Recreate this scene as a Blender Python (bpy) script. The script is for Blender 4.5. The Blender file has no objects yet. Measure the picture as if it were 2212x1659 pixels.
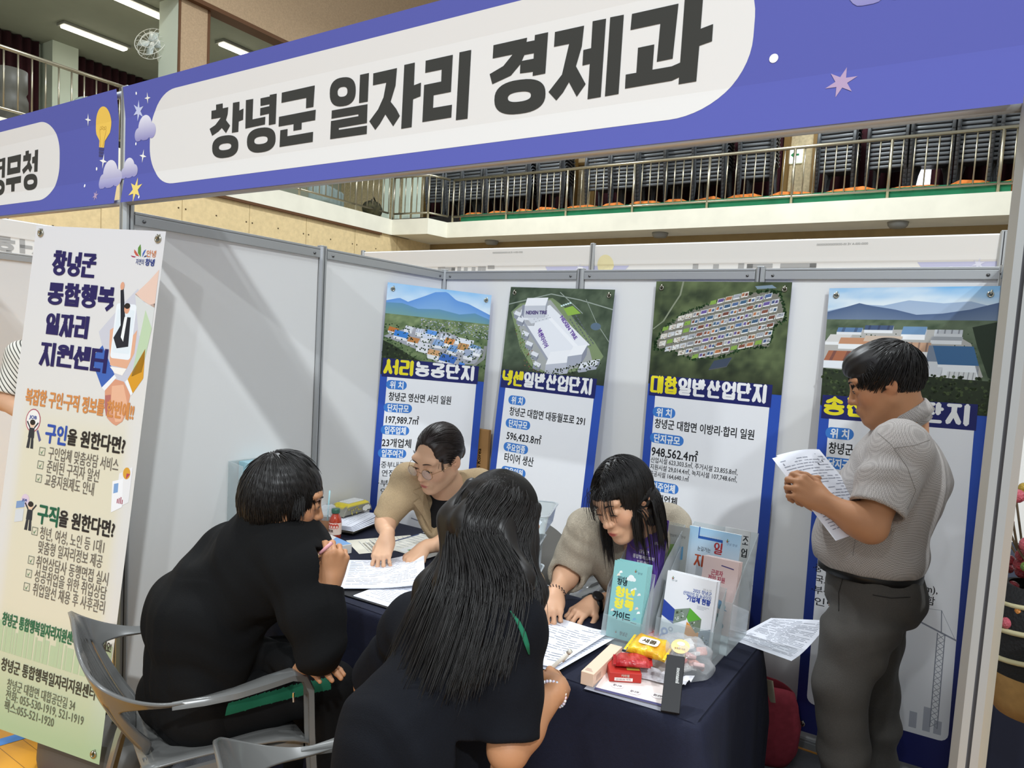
import bpy, bmesh, math, random
import numpy as np
from mathutils import Vector, Matrix
PI = math.pi
SC = bpy.context.scene
COL = SC.collection

# ---------------------------------------------------------------- camera
IMW, IMH, FPX = 2212, 1659, 1521.77
CAM = Vector((2.5617, -1.3425, 1.6204))
YAW, PITCH, ROLL = 0.564203, -0.076992, 0.060180
_f = Vector((-math.sin(YAW)*math.cos(PITCH), math.cos(YAW)*math.cos(PITCH), math.sin(PITCH)))
_r0 = Vector((math.cos(YAW), math.sin(YAW), 0)); _u0 = _r0.cross(_f)
CR = math.cos(ROLL)*_r0 + math.sin(ROLL)*_u0
CU = -math.sin(ROLL)*_r0 + math.cos(ROLL)*_u0
cd = bpy.data.cameras.new('camera'); cam = bpy.data.objects.new('camera', cd); COL.objects.link(cam)
m3 = Matrix((CR, CU, -_f)).transposed()
cam.matrix_world = Matrix.Translation(CAM) @ m3.to_4x4()
cd.sensor_fit = 'HORIZONTAL'; cd.sensor_width = 36.0; cd.lens = FPX/IMW*36.0
cd.shift_x = -37.6/IMW; cd.shift_y = 36.9/IMW
cd.clip_start = 0.05; cd.clip_end = 200
SC.camera = cam
SC.view_settings.view_transform = 'Standard'; SC.view_settings.look = 'None'
SC.view_settings.gamma = 1.0; SC.view_settings.use_curve_mapping = False
SC.view_settings.exposure = -0.17

def ray(px, py):
    d = _f + CR*((px - IMW/2 - 37.6)/FPX) + CU*((IMH/2 + 36.9 - py)/FPX)
    return d
def hz(px, py, z): d = ray(px, py); return CAM + d*((z-CAM.z)/d.z)
def hy(px, py, y): d = ray(px, py); return CAM + d*((y-CAM.y)/d.y)
def hx(px, py, x): d = ray(px, py); return CAM + d*((x-CAM.x)/d.x)
def dp(px, py, dist): return CAM + ray(px, py)*dist

# ---------------------------------------------------------------- world and lamps
W = bpy.data.worlds.new('hall_air'); SC.world = W; W.use_nodes = True
_nt = W.node_tree; _nt.nodes.clear()
_bg = _nt.nodes.new('ShaderNodeBackground'); _bg.inputs[0].default_value = (0.90, 0.96, 1.0, 1); _bg.inputs[1].default_value = 0.58
_wo = _nt.nodes.new('ShaderNodeOutputWorld'); _nt.links.new(_bg.outputs[0], _wo.inputs[0])
def hall_lamp(x, y, z, power, size=0.55, col=(0.90, 0.96, 1.0)):
    l = bpy.data.lights.new('hall_lamp', 'AREA'); l.shape = 'DISK'; l.size = size; l.energy = power; l.color = col
    o = bpy.data.objects.new('hall_lamp', l); COL.objects.link(o); o.location = (x, y, z)
    return o
for lx, pw in ((-3.0, 160), (2.5, 330), (8.5, 1400)): hall_lamp(lx, -6.4, 10.0, pw)
for lx, pw in ((-4.0, 180), (2.5, 340), (11.0, 1400)): hall_lamp(lx, -14.0, 10.0, pw)
for lx in (-2.0, 3.5): hall_lamp(lx, 2.8, 9.6, 220)

# ---------------------------------------------------------------- helpers
def lin(c):
    if isinstance(c, str):
        c = c.lstrip('#'); c = [int(c[i:i+2], 16)/255 for i in (0, 2, 4)]
        return tuple(v/12.92 if v <= .04045 else ((v+.055)/1.055)**2.4 for v in c)
    return tuple(c[:3])
MATS = {}
def mat(name, color='#808080', rough=.6, metal=0.0, spec=.5, noise=None, bump=None, trans=0.0, ior=1.45, attr=False, coat=0.0, emit=None, stretch=None, sheen=0.0, alpha=None):
    """noise=(scale, amount) mottles the colour, bump=(scale, strength) roughens the surface"""
    if name in MATS: return MATS[name]
    m = bpy.data.materials.new(name); m.use_nodes = True; nt = m.node_tree; N = nt.nodes; L = nt.links
    b = N['Principled BSDF']; c = (*lin(color), 1)
    b.inputs['Base Color'].default_value = c; b.inputs['Roughness'].default_value = rough
    b.inputs['Metallic'].default_value = metal; b.inputs['Specular IOR Level'].default_value = spec
    b.inputs['IOR'].default_value = ior; b.inputs['Transmission Weight'].default_value = trans
    b.inputs['Coat Weight'].default_value = coat; b.inputs['Sheen Weight'].default_value = sheen
    if emit: b.inputs['Emission Color'].default_value = (*lin(emit[0]), 1); b.inputs['Emission Strength'].default_value = emit[1]
    tc = None
    def coords():
        nonlocal tc
        if tc is None:
            t = N.new('ShaderNodeTexCoord'); tc = t.outputs['Object']
            if stretch:
                mp = N.new('ShaderNodeMapping'); mp.inputs['Scale'].default_value = stretch; L.new(tc, mp.inputs[0]); tc = mp.outputs[0]
        return tc
    src = None
    if attr:
        a = N.new('ShaderNodeAttribute'); a.attribute_name = 'Col'; src = a.outputs['Color']; L.new(src, b.inputs['Base Color'])
    if noise:
        n = N.new('ShaderNodeTexNoise'); n.inputs['Scale'].default_value = noise[0]; n.inputs['Detail'].default_value = 5; L.new(coords(), n.inputs['Vector'])
        r = N.new('ShaderNodeMapRange'); r.inputs[1].default_value = .3; r.inputs[2].default_value = .7
        r.inputs[3].default_value = 1-noise[1]; r.inputs[4].default_value = 1+noise[1]; L.new(n.outputs['Fac'], r.inputs[0])
        mx = N.new('ShaderNodeMix'); mx.data_type = 'RGBA'; mx.blend_type = 'MULTIPLY'; mx.inputs[0].default_value = 1
        if src is None: mx.inputs[6].default_value = c
        else: L.new(src, mx.inputs[6])
        L.new(r.outputs[0], mx.inputs[7]); L.new(mx.outputs[2], b.inputs['Base Color'])
    if bump:
        n = N.new('ShaderNodeTexNoise'); n.inputs['Scale'].default_value = bump[0]; n.inputs['Detail'].default_value = 4; L.new(coords(), n.inputs['Vector'])
        bp = N.new('ShaderNodeBump'); bp.inputs['Strength'].default_value = bump[1]; bp.inputs['Distance'].default_value = .01
        L.new(n.outputs['Fac'], bp.inputs['Height']); L.new(bp.outputs[0], b.inputs['Normal'])
    if alpha is not None: b.inputs['Alpha'].default_value = alpha
    MATS[name] = m; return m

def clear(name, tint='#ffffff', rough=.03, op=.1):
    """thin clear plastic sheet: mostly straight-through with a glossy film"""
    if name in MATS: return MATS[name]
    m = bpy.data.materials.new(name); m.use_nodes = True; nt = m.node_tree; N = nt.nodes; L = nt.links; N.clear()
    o = N.new('ShaderNodeOutputMaterial'); t = N.new('ShaderNodeBsdfTransparent'); t.inputs[0].default_value = (*lin(tint), 1)
    p = N.new('ShaderNodeBsdfPrincipled'); p.inputs['Base Color'].default_value = (.8, .82, .84, 1); p.inputs['Roughness'].default_value = rough
    lw = N.new('ShaderNodeLayerWeight'); lw.inputs[0].default_value = .25
    r = N.new('ShaderNodeMapRange'); r.inputs[3].default_value = op; r.inputs[4].default_value = .75; L.new(lw.outputs['Facing'], r.inputs[0])
    mx = N.new('ShaderNodeMixShader'); L.new(r.outputs[0], mx.inputs[0]); L.new(t.outputs[0], mx.inputs[1]); L.new(p.outputs[0], mx.inputs[2]); L.new(mx.outputs[0], o.inputs[0])
    MATS[name] = m; return m

def tag(o, label=None, cat=None, group=None, kind=None):
    if label: o['label'] = label
    if cat: o['category'] = cat
    if group: o['group'] = group
    if kind: o['kind'] = kind
    return o
def empty(name, loc=(0, 0, 0), rz=0.0, label=None, cat=None, group=None, mtx=None):
    o = bpy.data.objects.new(name, None); COL.objects.link(o); o.empty_display_size = .05
    if mtx is not None: o.matrix_world = mtx
    else: o.location = loc; o.rotation_euler = (0, 0, rz)
    return tag(o, label, cat, group)
def copy_tree(o, parent=None):
    c = o.copy(); COL.objects.link(c)
    if parent is not None: c.parent = parent
    for ch in list(o.children): copy_tree(ch, c)
    return c

class MB:
    """collects shapes, then links them as one mesh object"""
    def __init__(s): s.v = []; s.f = []; s.m = []; s.c = []; s.mi = 0; s.col = (1, 1, 1); s.T = None
    def add(s, vs, fs):
        n = len(s.v)
        for p in vs:
            p = Vector(p)
            if s.T is not None: p = s.T @ p
            s.v.append(tuple(p)); s.c.append(s.col)
        for f in fs: s.f.append(tuple(i+n for i in f)); s.m.append(s.mi)
        return s
    def box(s, a, b):
        x0, y0, z0 = a; x1, y1, z1 = b
        return s.add([(x0,y0,z0),(x1,y0,z0),(x1,y1,z0),(x0,y1,z0),(x0,y0,z1),(x1,y0,z1),(x1,y1,z1),(x0,y1,z1)],
                     [(0,3,2,1),(4,5,6,7),(0,1,5,4),(1,2,6,5),(2,3,7,6),(3,0,4,7)])
    def rbox(s, a, b, r=.005, seg=3):
        bm = bmesh.new(); bmesh.ops.create_cube(bm, size=1)
        for v in bm.verts: v.co = Vector([(a[i]+b[i])/2 + v.co[i]*(b[i]-a[i]) for i in range(3)])
        bmesh.ops.bevel(bm, geom=bm.edges[:], offset=r, segments=seg, affect='EDGES', profile=.5)
        bm.verts.index_update(); s.add([v.co for v in bm.verts], [[v.index for v in f.verts] for f in bm.faces]); bm.free(); return s
    def poly(s, pts): return s.add(pts, [tuple(range(len(pts)))])
    def tube(s, path, r, n=8, cap=True, closed=False, flat=1.0, up=None):
        path = [Vector(p) for p in path]; k = len(path); rs = r if hasattr(r, '__len__') else [r]*k
        vs = []; fs = []; ref = None
        for i, p in enumerate(path):
            if closed: t = path[(i+1) % k]-path[i-1]
            else: t = path[min(i+1, k-1)]-path[max(i-1, 0)]
            t.normalize()
            if ref is None:
                ref = Vector(up) if up else (Vector((0, 0, 1)) if abs(t.z) < .9 else Vector((1, 0, 0)))
            a = t.cross(ref)
            if a.length < 1e-6: a = t.orthogonal()
            a.normalize(); b = a.cross(t).normalized(); ref = b
            for j in range(n):
                w = 2*PI*j/n; vs.append(p + a*(math.cos(w)*rs[i]) + b*(math.sin(w)*rs[i]*flat))
        for i in range(k if closed else k-1):
            i2 = (i+1) % k
            for j in range(n): fs.append((i*n+j, i*n+(j+1) % n, i2*n+(j+1) % n, i2*n+j))
        if cap and not closed: fs.append(tuple(range(n-1, -1, -1))); fs.append(tuple((k-1)*n+j for j in range(n)))
        return s.add(vs, fs)
    def lathe(s, prof, n=24, cap=True, o=(0, 0, 0)):
        vs = []; fs = []
        for r, z in prof:
            for j in range(n): w = 2*PI*j/n; vs.append((o[0]+r*math.cos(w), o[1]+r*math.sin(w), o[2]+z))
        for i in range(len(prof)-1):
            for j in range(n): fs.append((i*n+j, i*n+(j+1) % n, (i+1)*n+(j+1) % n, (i+1)*n+j))
        if cap: fs.append(tuple(range(n-1, -1, -1))); fs.append(tuple((len(prof)-1)*n+j for j in range(n)))
        return s.add(vs, fs)
    def sweep(s, rows, closed=False):
        """rows of equal length joined into a sheet"""
        n = len(rows[0]); vs = [p for r in rows for p in r]; fs = []
        for i in range(len(rows)-1):
            for j in range(n if closed else n-1): fs.append((i*n+j, i*n+(j+1) % n, (i+1)*n+(j+1) % n, (i+1)*n+j))
        return s.add(vs, fs)
    def ball(s, c, r, n=16, m=10):
        r = r if hasattr(r, '__len__') else (r, r, r); rows = []
        for i in range(m+1):
            a = -PI/2 + PI*i/m; rows.append([(c[0]+r[0]*math.cos(a)*math.cos(2*PI*j/n), c[1]+r[1]*math.cos(a)*math.sin(2*PI*j/n), c[2]+r[2]*math.sin(a)) for j in range(n)])
        return s.sweep(rows, closed=True)
    def build(s, name, m, parent=None, smooth=False, solid=0.0, bevel=0.0, colors=False, auto=None):
        me = bpy.data.meshes.new(name); me.from_pydata(s.v, [], s.f)
        for x in (m if isinstance(m, (list, tuple)) else [m]): me.materials.append(x)
        if any(s.m): me.polygons.foreach_set('material_index', s.m)
        if colors:
            a = me.color_attributes.new('Col', 'FLOAT_COLOR', 'POINT'); a.data.foreach_set('color', np.array([(*c, 1) for c in s.c], 'f').ravel())
        if smooth: me.shade_smooth()
        me.update()
        o = bpy.data.objects.new(name, me); COL.objects.link(o)
        if parent is not None: o.parent = parent
        if bevel: md = o.modifiers.new('b', 'BEVEL'); md.width = bevel; md.segments = 2; md.limit_method = 'ANGLE'
        if solid: md = o.modifiers.new('s', 'SOLIDIFY'); md.thickness = solid; md.offset = 0
        if auto:
            me.shade_smooth(); me.set_sharp_from_angle(angle=auto)
        return o
def struct(o, kind='structure'): o['kind'] = kind; return o

# ---------------------------------------------------------------- lettering
HJ = {'ㄱ': [[(0,1),(1,1),(1,.45),(.75,0)]], 'ㄴ': [[(0,1),(0,0),(1,0)]], 'ㄷ': [[(1,1),(0,1),(0,0),(1,0)]],
 'ㄹ': [[(0,1),(1,1),(1,.5),(0,.5),(0,0),(1,0)]], 'ㅁ': [[(0,0),(0,1),(1,1),(1,0),(0,0)]], 'ㅂ': [[(0,1),(0,0),(1,0),(1,1)],[(0,.52),(1,.52)]],
 'ㅅ': [[(.5,1),(.5,.65),(0,0)],[(.5,.65),(1,0)]], 'ㅇ': ['o'], 'ㅈ': [[(0,1),(1,1)],[(.52,1),(.5,.6),(0,0)],[(.5,.6),(1,0)]],
 'ㅊ': [[(.28,1.12),(.72,1.12)],[(0,.8),(1,.8)],[(.5,.8),(.5,.5),(0,0)],[(.5,.5),(1,0)]], 'ㅋ': [[(0,1),(1,1),(.85,0)],[(0,.5),(.9,.5)]],
 'ㅌ': [[(1,1),(0,1),(0,0),(1,0)],[(0,.5),(1,.5)]], 'ㅍ': [[(0,1),(1,1)],[(0,0),(1,0)],[(.3,1),(.3,0)],[(.7,1),(.7,0)]], 'ㅎ': [[(.3,1.08),(.7,1.08)],[(0,.8),(1,.8)],'h']}
CHO = 'ㄱㄲㄴㄷㄸㄹㅁㅂㅃㅅㅆㅇㅈㅉㅊㅋㅌㅍㅎ'; JUNG = 'ㅏㅐㅑㅒㅓㅔㅕㅖㅗㅘㅙㅚㅛㅜㅝㅞㅟㅠㅡㅢㅣ'
JONG = ['','ㄱ','ㄲ','ㄳ','ㄴ','ㄵ','ㄶ','ㄷ','ㄹ','ㄺ','ㄻ','ㄼ','ㄽ','ㄾ','ㄿ','ㅀ','ㅁ','ㅂ','ㅄ','ㅅ','ㅆ','ㅇ','ㅈ','ㅊ','ㅋ','ㅌ','ㅍ','ㅎ']
VV = {'ㅏ': ([.35],[(.35,1,.5)]), 'ㅑ': ([.35],[(.35,1,.65),(.35,1,.35)]), 'ㅓ': ([.9],[(0,.9,.5)]), 'ㅕ': ([.9],[(0,.9,.66),(0,.9,.36)]), 'ㅣ': ([.7],[]),
 'ㅐ': ([.2,.9],[(.2,.9,.5)]), 'ㅔ': ([.35,.95],[(-.2,.35,.5)]), 'ㅖ': ([.35,.95],[(-.2,.35,.66),(-.2,.35,.36)])}
VH = {'ㅗ': [.5], 'ㅛ': [.3,.7], 'ㅜ': [.5], 'ㅠ': [.3,.7], 'ㅡ': []}
CX = {'ㅘ': ('ㅗ','ㅏ'), 'ㅚ': ('ㅗ','ㅣ'), 'ㅝ': ('ㅜ','ㅓ'), 'ㅟ': ('ㅜ','ㅣ'), 'ㅢ': ('ㅡ','ㅣ')}
def syllable(ch):
    """strokes of one syllable block in the unit square: polylines and rings ('o', cx, cy, rx, ry)"""
    k = ord(ch)-0xAC00; c, v, j = CHO[k//588], JUNG[(k//28) % 21], JONG[k % 28]; out = []
    def jam(q, x0, y0, x1, y1):
        for s in HJ[q]:
            if s == 'o': out.append(('o', (x0+x1)/2, (y0+y1)/2, (x1-x0)/2, (y1-y0)/2))
            elif s == 'h': out.append(('o', (x0+x1)/2, y0+.24*(y1-y0), (x1-x0)*.42, .27*(y1-y0)))
            else: out.append([(x0+a*(x1-x0), y0+b*(y1-y0)) for a, b in s])
    yb = .47 if j else 0.0
    if j: jam(j, .12 if v in VV else .05, 0, .95, .36)
    hv, vv = (CX[v] if v in CX else ((v, None) if v in VH else (None, v)))
    cx1 = .60 if vv in ('ㅏ','ㅑ','ㅣ') else (.5 if vv in ('ㅐ','ㅔ','ㅖ') else (.56 if vv else 1.0))
    if hv is None: jam(c, 0, yb, cx1-.04, 1)
    if hv:
        xe = (.68 if vv else 1.0); hy0 = yb + (.0 if hv in 'ㅗㅛㅡ' else (.24 if not j else .16)); ct = yb+(1-yb)*(.50 if hv != 'ㅡ' else .4)
        jam(c, .1 if not vv else .03, max(ct, hy0+.16), (.9 if not vv else .62), 1)
        out.append([(0, hy0), (xe, hy0)])
        for t in VH[hv]:
            x = t*xe; out.append([(x, hy0), (x, hy0+.2 if hv in 'ㅗㅛ' else yb)])
    if vv:
        X0 = .72 if cx1 > .55 else .62
        for x in VV[vv][0]: out.append([(X0+(1-X0)*x, yb-(.0 if j else .04)), (X0+(1-X0)*x, 1.03)])
        for a, b, y in VV[vv][1]:
            yy = yb+(1-yb)*y if not hv else 1-.45*(1-y)*1.2
            out.append([(X0+(1-X0)*a, yy), (X0+(1-X0)*b, yy)])
    return out
def heavy(mb, s, x, y, gw, gh, w, color=None, gap=.12, z=0.0, rnd=False, hk=.70):
    """heavy drawn Hangul: glyph boxes gw x gh, stroke width w, baseline-left x, y; returns the end x"""
    if color is not None: mb.col = lin(color)
    k = 0
    def seg(a, b, ea, eb):
        nonlocal k
        d = Vector((b[0]-a[0], b[1]-a[1])); 
        if d.length < 1e-9: return
        d.normalize(); wd = w*(hk+(1-hk)*abs(d.y)); n = Vector((-d.y, d.x))*(wd/2); a2 = Vector(a)-d*ea; b2 = Vector(b)+d*eb; k += 1; zz = z + (k % 16)*2e-6
        mb.poly([(*(a2+n), zz), (*(a2-n), zz), (*(b2-n), zz), (*(b2+n), zz)])
    for ch in s:
        if ch == ' ': x += gw*.42; continue
        x0, y0, iw, ih = x+w/2, y+w/2, gw-w, gh-w
        for st in syllable(ch):
            if st[0] == 'o':
                _, cx, cy, rx, ry = st; n = 26; cx = x0+cx*iw; cy = y0+cy*ih; rx *= iw; ry *= ih; k += 1; zz = z+(k % 16)*2e-6
                vs = [(cx+(rx+q*w/2)*math.cos(2*PI*i/n), cy+(ry+q*w*hk/2)*math.sin(2*PI*i/n), zz) for q in (1, -1) for i in range(n)]
                if min(rx, ry/hk) < w*.6:
                    vs = [(cx+(rx+w/2)*math.cos(2*PI*i/n), cy+(ry+w/2)*math.sin(2*PI*i/n), zz) for i in range(n)] + [(cx+max(rx-w/2, w*.16)*math.cos(2*PI*i/n), cy+max(ry-w*hk/2, w*.1)*math.sin(2*PI*i/n), zz) for i in range(n)]
                mb.add(vs, [(i, n+i, n+(i+1) % n, (i+1) % n) for i in range(n)])
            else:
                P = [(x0+a*iw, y0+b*ih) for a, b in st]
                for i in range(len(P)-1):
                    dx_, dy_ = P[i+1][0]-P[i][0], P[i+1][1]-P[i][1]; e = 0 if rnd else (w/2)*(abs(dx_)+hk*abs(dy_))/(math.hypot(dx_, dy_)+1e-9)
                    seg(P[i], P[i+1], e, e)
                if rnd:
                    for q in P:
                        k += 1; mb.poly([(q[0]+w*hk/2*math.cos(2*PI*i/14), q[1]+w*hk/2*math.sin(2*PI*i/14), z+(k % 16)*2e-6) for i in range(14)])
        x += gw*(1+gap)
    return x-gw*gap
_TC = {}
def glyphs(s):
    if s in _TC: return _TC[s]
    c = bpy.data.curves.new('t', 'FONT'); c.body = s; c.size = 1; c.fill_mode = 'FRONT'; c.resolution_u = 2
    o = bpy.data.objects.new('t', c); COL.objects.link(o)
    me = bpy.data.meshes.new_from_object(o.evaluated_get(bpy.context.evaluated_depsgraph_get()))
    bpy.data.objects.remove(o); bpy.data.curves.remove(c)
    n = len(me.vertices); co = np.empty(n*3, 'f'); me.vertices.foreach_get('co', co); co = co.reshape(-1, 3)
    fs = [tuple(p.vertices) for p in me.polygons]; bpy.data.meshes.remove(me)
    _TC[s] = (co, fs, float(co[:, 0].max()) if n else 0); return _TC[s]
def text(mb, s, x, y, h, width=None, color=None, bold=0.0, z=0.0, align='l', mirror=False):
    """printed line of the plain face: h letter size, squeezed to width; bold thickens strokes by that share of h"""
    if color is not None: mb.col = lin(color)
    co, fs, wd = glyphs(s)
    if wd == 0: return
    sx = (width/wd) if width else h
    if align == 'c': x -= sx*wd/2
    if align == 'r': x -= sx*wd
    offs = [(0, 0)] if bold <= 0 else [(bold*h*math.cos(2*PI*i/8), bold*h*math.sin(2*PI*i/8)) for i in range(8)]+[(0, 0)]
    for q, (ox, oy) in enumerate(offs):
        mb.add([(x+(wd-p[0] if mirror else p[0])*sx+ox, y+p[1]*h+oy, z+q*3e-6) for p in co.tolist()], fs)
# ================================================================ the sports hall
HK = 1.35
def sx(x): return CAM.x+(x-CAM.x)*HK
def sy(y): return CAM.y+(y-CAM.y)*HK
def sz(z): return CAM.z+(z-CAM.z)*HK
XL, YR, ZS, ZB = sx(-5.55), sy(7.45), sz(3.5), sz(3.26)
YW, XW, ZC = sy(8.0), sx(-8.75), sz(5.4)
YU = sy(8.85)
M_concrete = mat('cream_paint', '#e6e2d0', .7, noise=(3, .05))
M_ply = mat('beige_board', '#dcc494', .8, noise=(14, .08), bump=(60, .2))
M_plyup = mat('tan_board', '#ab9274', .85, noise=(50, .12))
M_brown = mat('brown_trim', '#5b3a1e', .6)
M_ceil = mat('gallery_ceiling', '#8b8c7b', .9, noise=(2, .05))
M_curtain = mat('maroon_curtain', '#3c141c', .9, noise=(6, .2))
M_steel = mat('rail_steel', '#aea68f', .3, metal=.85)
M_pale = mat('pale_column', '#c8d0be', .8)
M_stone = mat('textured_wall', '#d6c49c', .8, noise=(25, .16), bump=(40, .3))

# floor: varnished maple with painted court lines
fm = bpy.data.materials.new('court_wood'); fm.use_nodes = True; nt = fm.node_tree; N = nt.nodes; L = nt.links; b = N['Principled BSDF']
tc = N.new('ShaderNodeTexCoord'); mp = N.new('ShaderNodeMapping'); mp.inputs['Rotation'].default_value = (0, 0, .0); L.new(tc.outputs['Object'], mp.inputs[0])
br = N.new('ShaderNodeTexBrick'); br.inputs['Color1'].default_value = (*lin('#d59a2c'), 1); br.inputs['Color2'].default_value = (*lin('#c98b22'), 1); br.inputs['Mortar'].default_value = (*lin('#8d5f1a'), 1)
br.inputs['Scale'].default_value = 1; br.inputs['Mortar Size'].default_value = .0015; br.inputs['Brick Width'].default_value = 1.1; br.inputs['Row Height'].default_value = .075
L.new(mp.outputs[0], br.inputs['Vector']); L.new(br.outputs[0], b.inputs['Base Color']); b.inputs['Roughness'].default_value = .3
fl = MB(); fl.box((sx(-8.9)-.5, -22, -.2), (16, YW+.2, 0)); flo = struct(fl.build('floor', fm))
def line(name, col, pts):
    l = MB(); l.poly([(x, y, .0012) for x, y in pts]); return tag(l.build(name, mat('paint_'+col, col, .35), flo), kind=None)
def strip(name, col, a, b_, w, z=.0012):
    a = Vector((*a, 0)); b_ = Vector((*b_, 0)); d = (b_-a).normalized(); n = Vector((-d.y, d.x, 0))*w/2
    l = MB(); l.poly([(*(a+n).xy, z), (*(a-n).xy, z), (*(b_-n).xy, z), (*(b_+n).xy, z)]); return l.build(name, mat('paint_'+col.strip('#'), col, .35), flo)
def gp(px, py): v = hz(px, py, 0); return (v.x, v.y)
p0, p1 = Vector(gp(0, 1604)), Vector(gp(24, 1597)); d = (p1-p0).normalized(); strip('court_line', '#3f7fc4', tuple(p0-d*3), tuple(p1+d*.12), .055)
p0, p1 = Vector(gp(255, 1640)), Vector(gp(290, 1659)); d = (p1-p0).normalized(); strip('court_line', '#4a88c4', tuple(p0-d*.0), tuple(p1+d*.5), .055)
p0, p1 = Vector(gp(215, 1637)), Vector(gp(300, 1612)); d = (p1-p0).normalized(); strip('court_line', '#a3222c', tuple(p0-d*.4), tuple(p1+d*1.2), .05, .0016)
fa = MB(); fa.box((sx(-8.9)-.5, -22, .0005), (16, -1.75, .004)); fa.box((sx(-8.9)-.5, 2.3, .0005), (16, YW, .004)); struct(fa.build('floor_bounce_cover', mat('grey_bounce_cover', '#8a8a8c', .9, noise=(3, .06))))  # unseen grey cover, added to cut the orange bounce from the wood
# carpet laid inside the booth
cp = MB(); cp.box((.02, .02, .0), (2.58, 1.715, .006)); tag(cp.build('carpet', mat('grey_carpet', '#77797e', .95, noise=(7, .25), bump=(300, .6))), 'grey mottled carpet laid on the floor inside the booth', 'carpet')

def wallbox(name, a, b_, m): mb = MB(); mb.box(a, b_); return struct(mb.build(name, m))
# left side of the hall: boarded wall, gallery floor, ceiling, curtains
wl = wallbox('wall_left', (XL-.25, -22, 0), (XL, YW, ZB), M_ply)
dots = MB(); rnd = random.Random(4); seams = MB()
for k in range(-6, 9):
    y = YR-.35-k*1.23
    seams.box((XL, y-.004, .2), (XL+.002, y+.004, ZB-.05))
    for z in (ZB-.35, ZB-.95, ZB-1.0, ZB-1.6):
        for dy in (-.06, .06, .6): dots.T = None; dots.box((XL, y+dy-.012, z-.012), (XL+.003, y+dy+.012, z+.012))
seams.box((XL, -8, ZB-.985), (XL+.002, YR, ZB-.975))
seams.build('board_seam', mat('seam', '#a08a60', .9), wl); dots.build('bolt_hole', mat('hole', '#4a3a22', .9), wl)
g = MB(); g.box((XW-.3, -22, ZB), (XL+.05, YR, ZS)); struct(g.build('balcony_slab', M_concrete))
g = MB(); g.box((XL+.002, -22, ZB-.045), (XL+.058, sy(6.8), ZB+.0)); struct(g.build('trim_1', M_brown))
struct(wallbox('ceiling', (XW-.3, -22, ZC), (XL+.02, YU+.3, ZC+.2), M_ceil))
wallbox('wall_left_upper', (XW-.3, -22, ZS), (XW-.12, YU+.3, ZC), M_pale)
wallbox('wall_left_bulkhead', (XL-.16, -22, ZC), (XL+.1, YU+.3, ZC+3.5), M_plyup)
t = MB(); t.box((XL-.16, -22, ZC-.035), (XL+.11, YR, ZC+.03)); struct(t.build('trim_2', M_brown))
def curtain(name, p, q, z0, z1, label, amp=.05, per=.16, parent=None):
    p = Vector(p); q = Vector(q); n = max(8, int((q-p).length/per*6)); d = (q-p)/n; nn = Vector((-d.y, d.x, 0)).normalized(); rows = []
    for z in (z0, (z0+z1)/2, z1): rows.append([(*(p+d*i+nn*amp*math.sin(i*2*PI/6+.3*math.sin(i*.37))).xy, z) for i in range(n+1)])
    mb = MB(); mb.sweep(rows); o = mb.build(name, M_curtain, None, smooth=True, solid=.006)
    return tag(o, label, 'curtain', 'maroon curtains along the galleries')
curtain('curtain', (XW, -2, 0), (XW, sy(3.35), 0), ZS+.02, ZC-.02, 'long maroon curtain on the upper left gallery, on the near side of the white pillar')
curtain('curtain', (XW, sy(3.72), 0), (XW, sy(6.2), 0), ZS+.02, ZC-.02, 'maroon curtain on the upper left gallery, on the far side of the white pillar')
wc = MB(); wc.box((XW-.1, sy(3.42), ZS), (XW+.35, sy(3.66)+.12, ZC)); struct(wc.build('column_white', M_pale))
# broad pillar at the gallery edge
pc = MB(); pc.box((XL-.55, sy(3.46), ZS), (XL-.012, sy(3.84), ZC)); pco = struct(pc.build('column_boarded', M_pale))
q = MB(); q.box((XL-.012, sy(3.46), ZS), (XL+.0, sy(3.84), ZC)); q.build('board_facing', M_plyup, pco)
q = MB(); q.box((XL-.01, sy(3.455), ZS), (XL+.012, sy(3.48), ZC)); q.box((XL-.01, sy(3.815), ZS), (XL+.012, sy(3.845), ZC)); q.build('edge_strip', M_brown, pco)
# strip lamps on the gallery ceiling
M_tube = mat('lit_tube', '#ffffff', emit=('#fff6e4', 9.0))
def strip_lamp(x, y0, y1, label):
    e = empty('strip_lamp', (x, (y0+y1)/2, ZC), 0, label, 'ceiling light', 'strip lamps under the gallery ceiling'); h = (y1-y0)/2
    a = MB(); a.rbox((-.13, -h-.03, -.05), (.13, h+.03, -.002), .01); a.build('housing', mat('lamp_housing', '#8a8a80', .5), e)
    a = MB(); a.rbox((-.075, -h, -.085), (.075, h, -.045), .02); a.build('diffuser', M_tube, e)
strip_lamp(sx(-7.73), sy(3.2), sy(4.0), 'lit strip lamp wholly in view on the upper left gallery ceiling')
strip_lamp(sx(-6.24), sy(2.9), sy(3.66), 'lit strip lamp cut by the top edge, beside the boarded pillar')
strip_lamp(sx(-6.25), sy(4.45), sy(4.9), 'small lit strip lamp seen beyond the boarded pillar above the big sign')
for y in (-3.0, .8): l = hall_lamp(sx(-7.2), y, ZC-.12, 22, .5)
l = hall_lamp(sx(-7.0), sy(4.2), ZC-.12, 40, .5)
hall_lamp(sx(-3.2), YR-1.2, ZC+.6, 170, .5); hall_lamp(sx(1), YR-1.2, ZC+.6, 170, .5)
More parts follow.
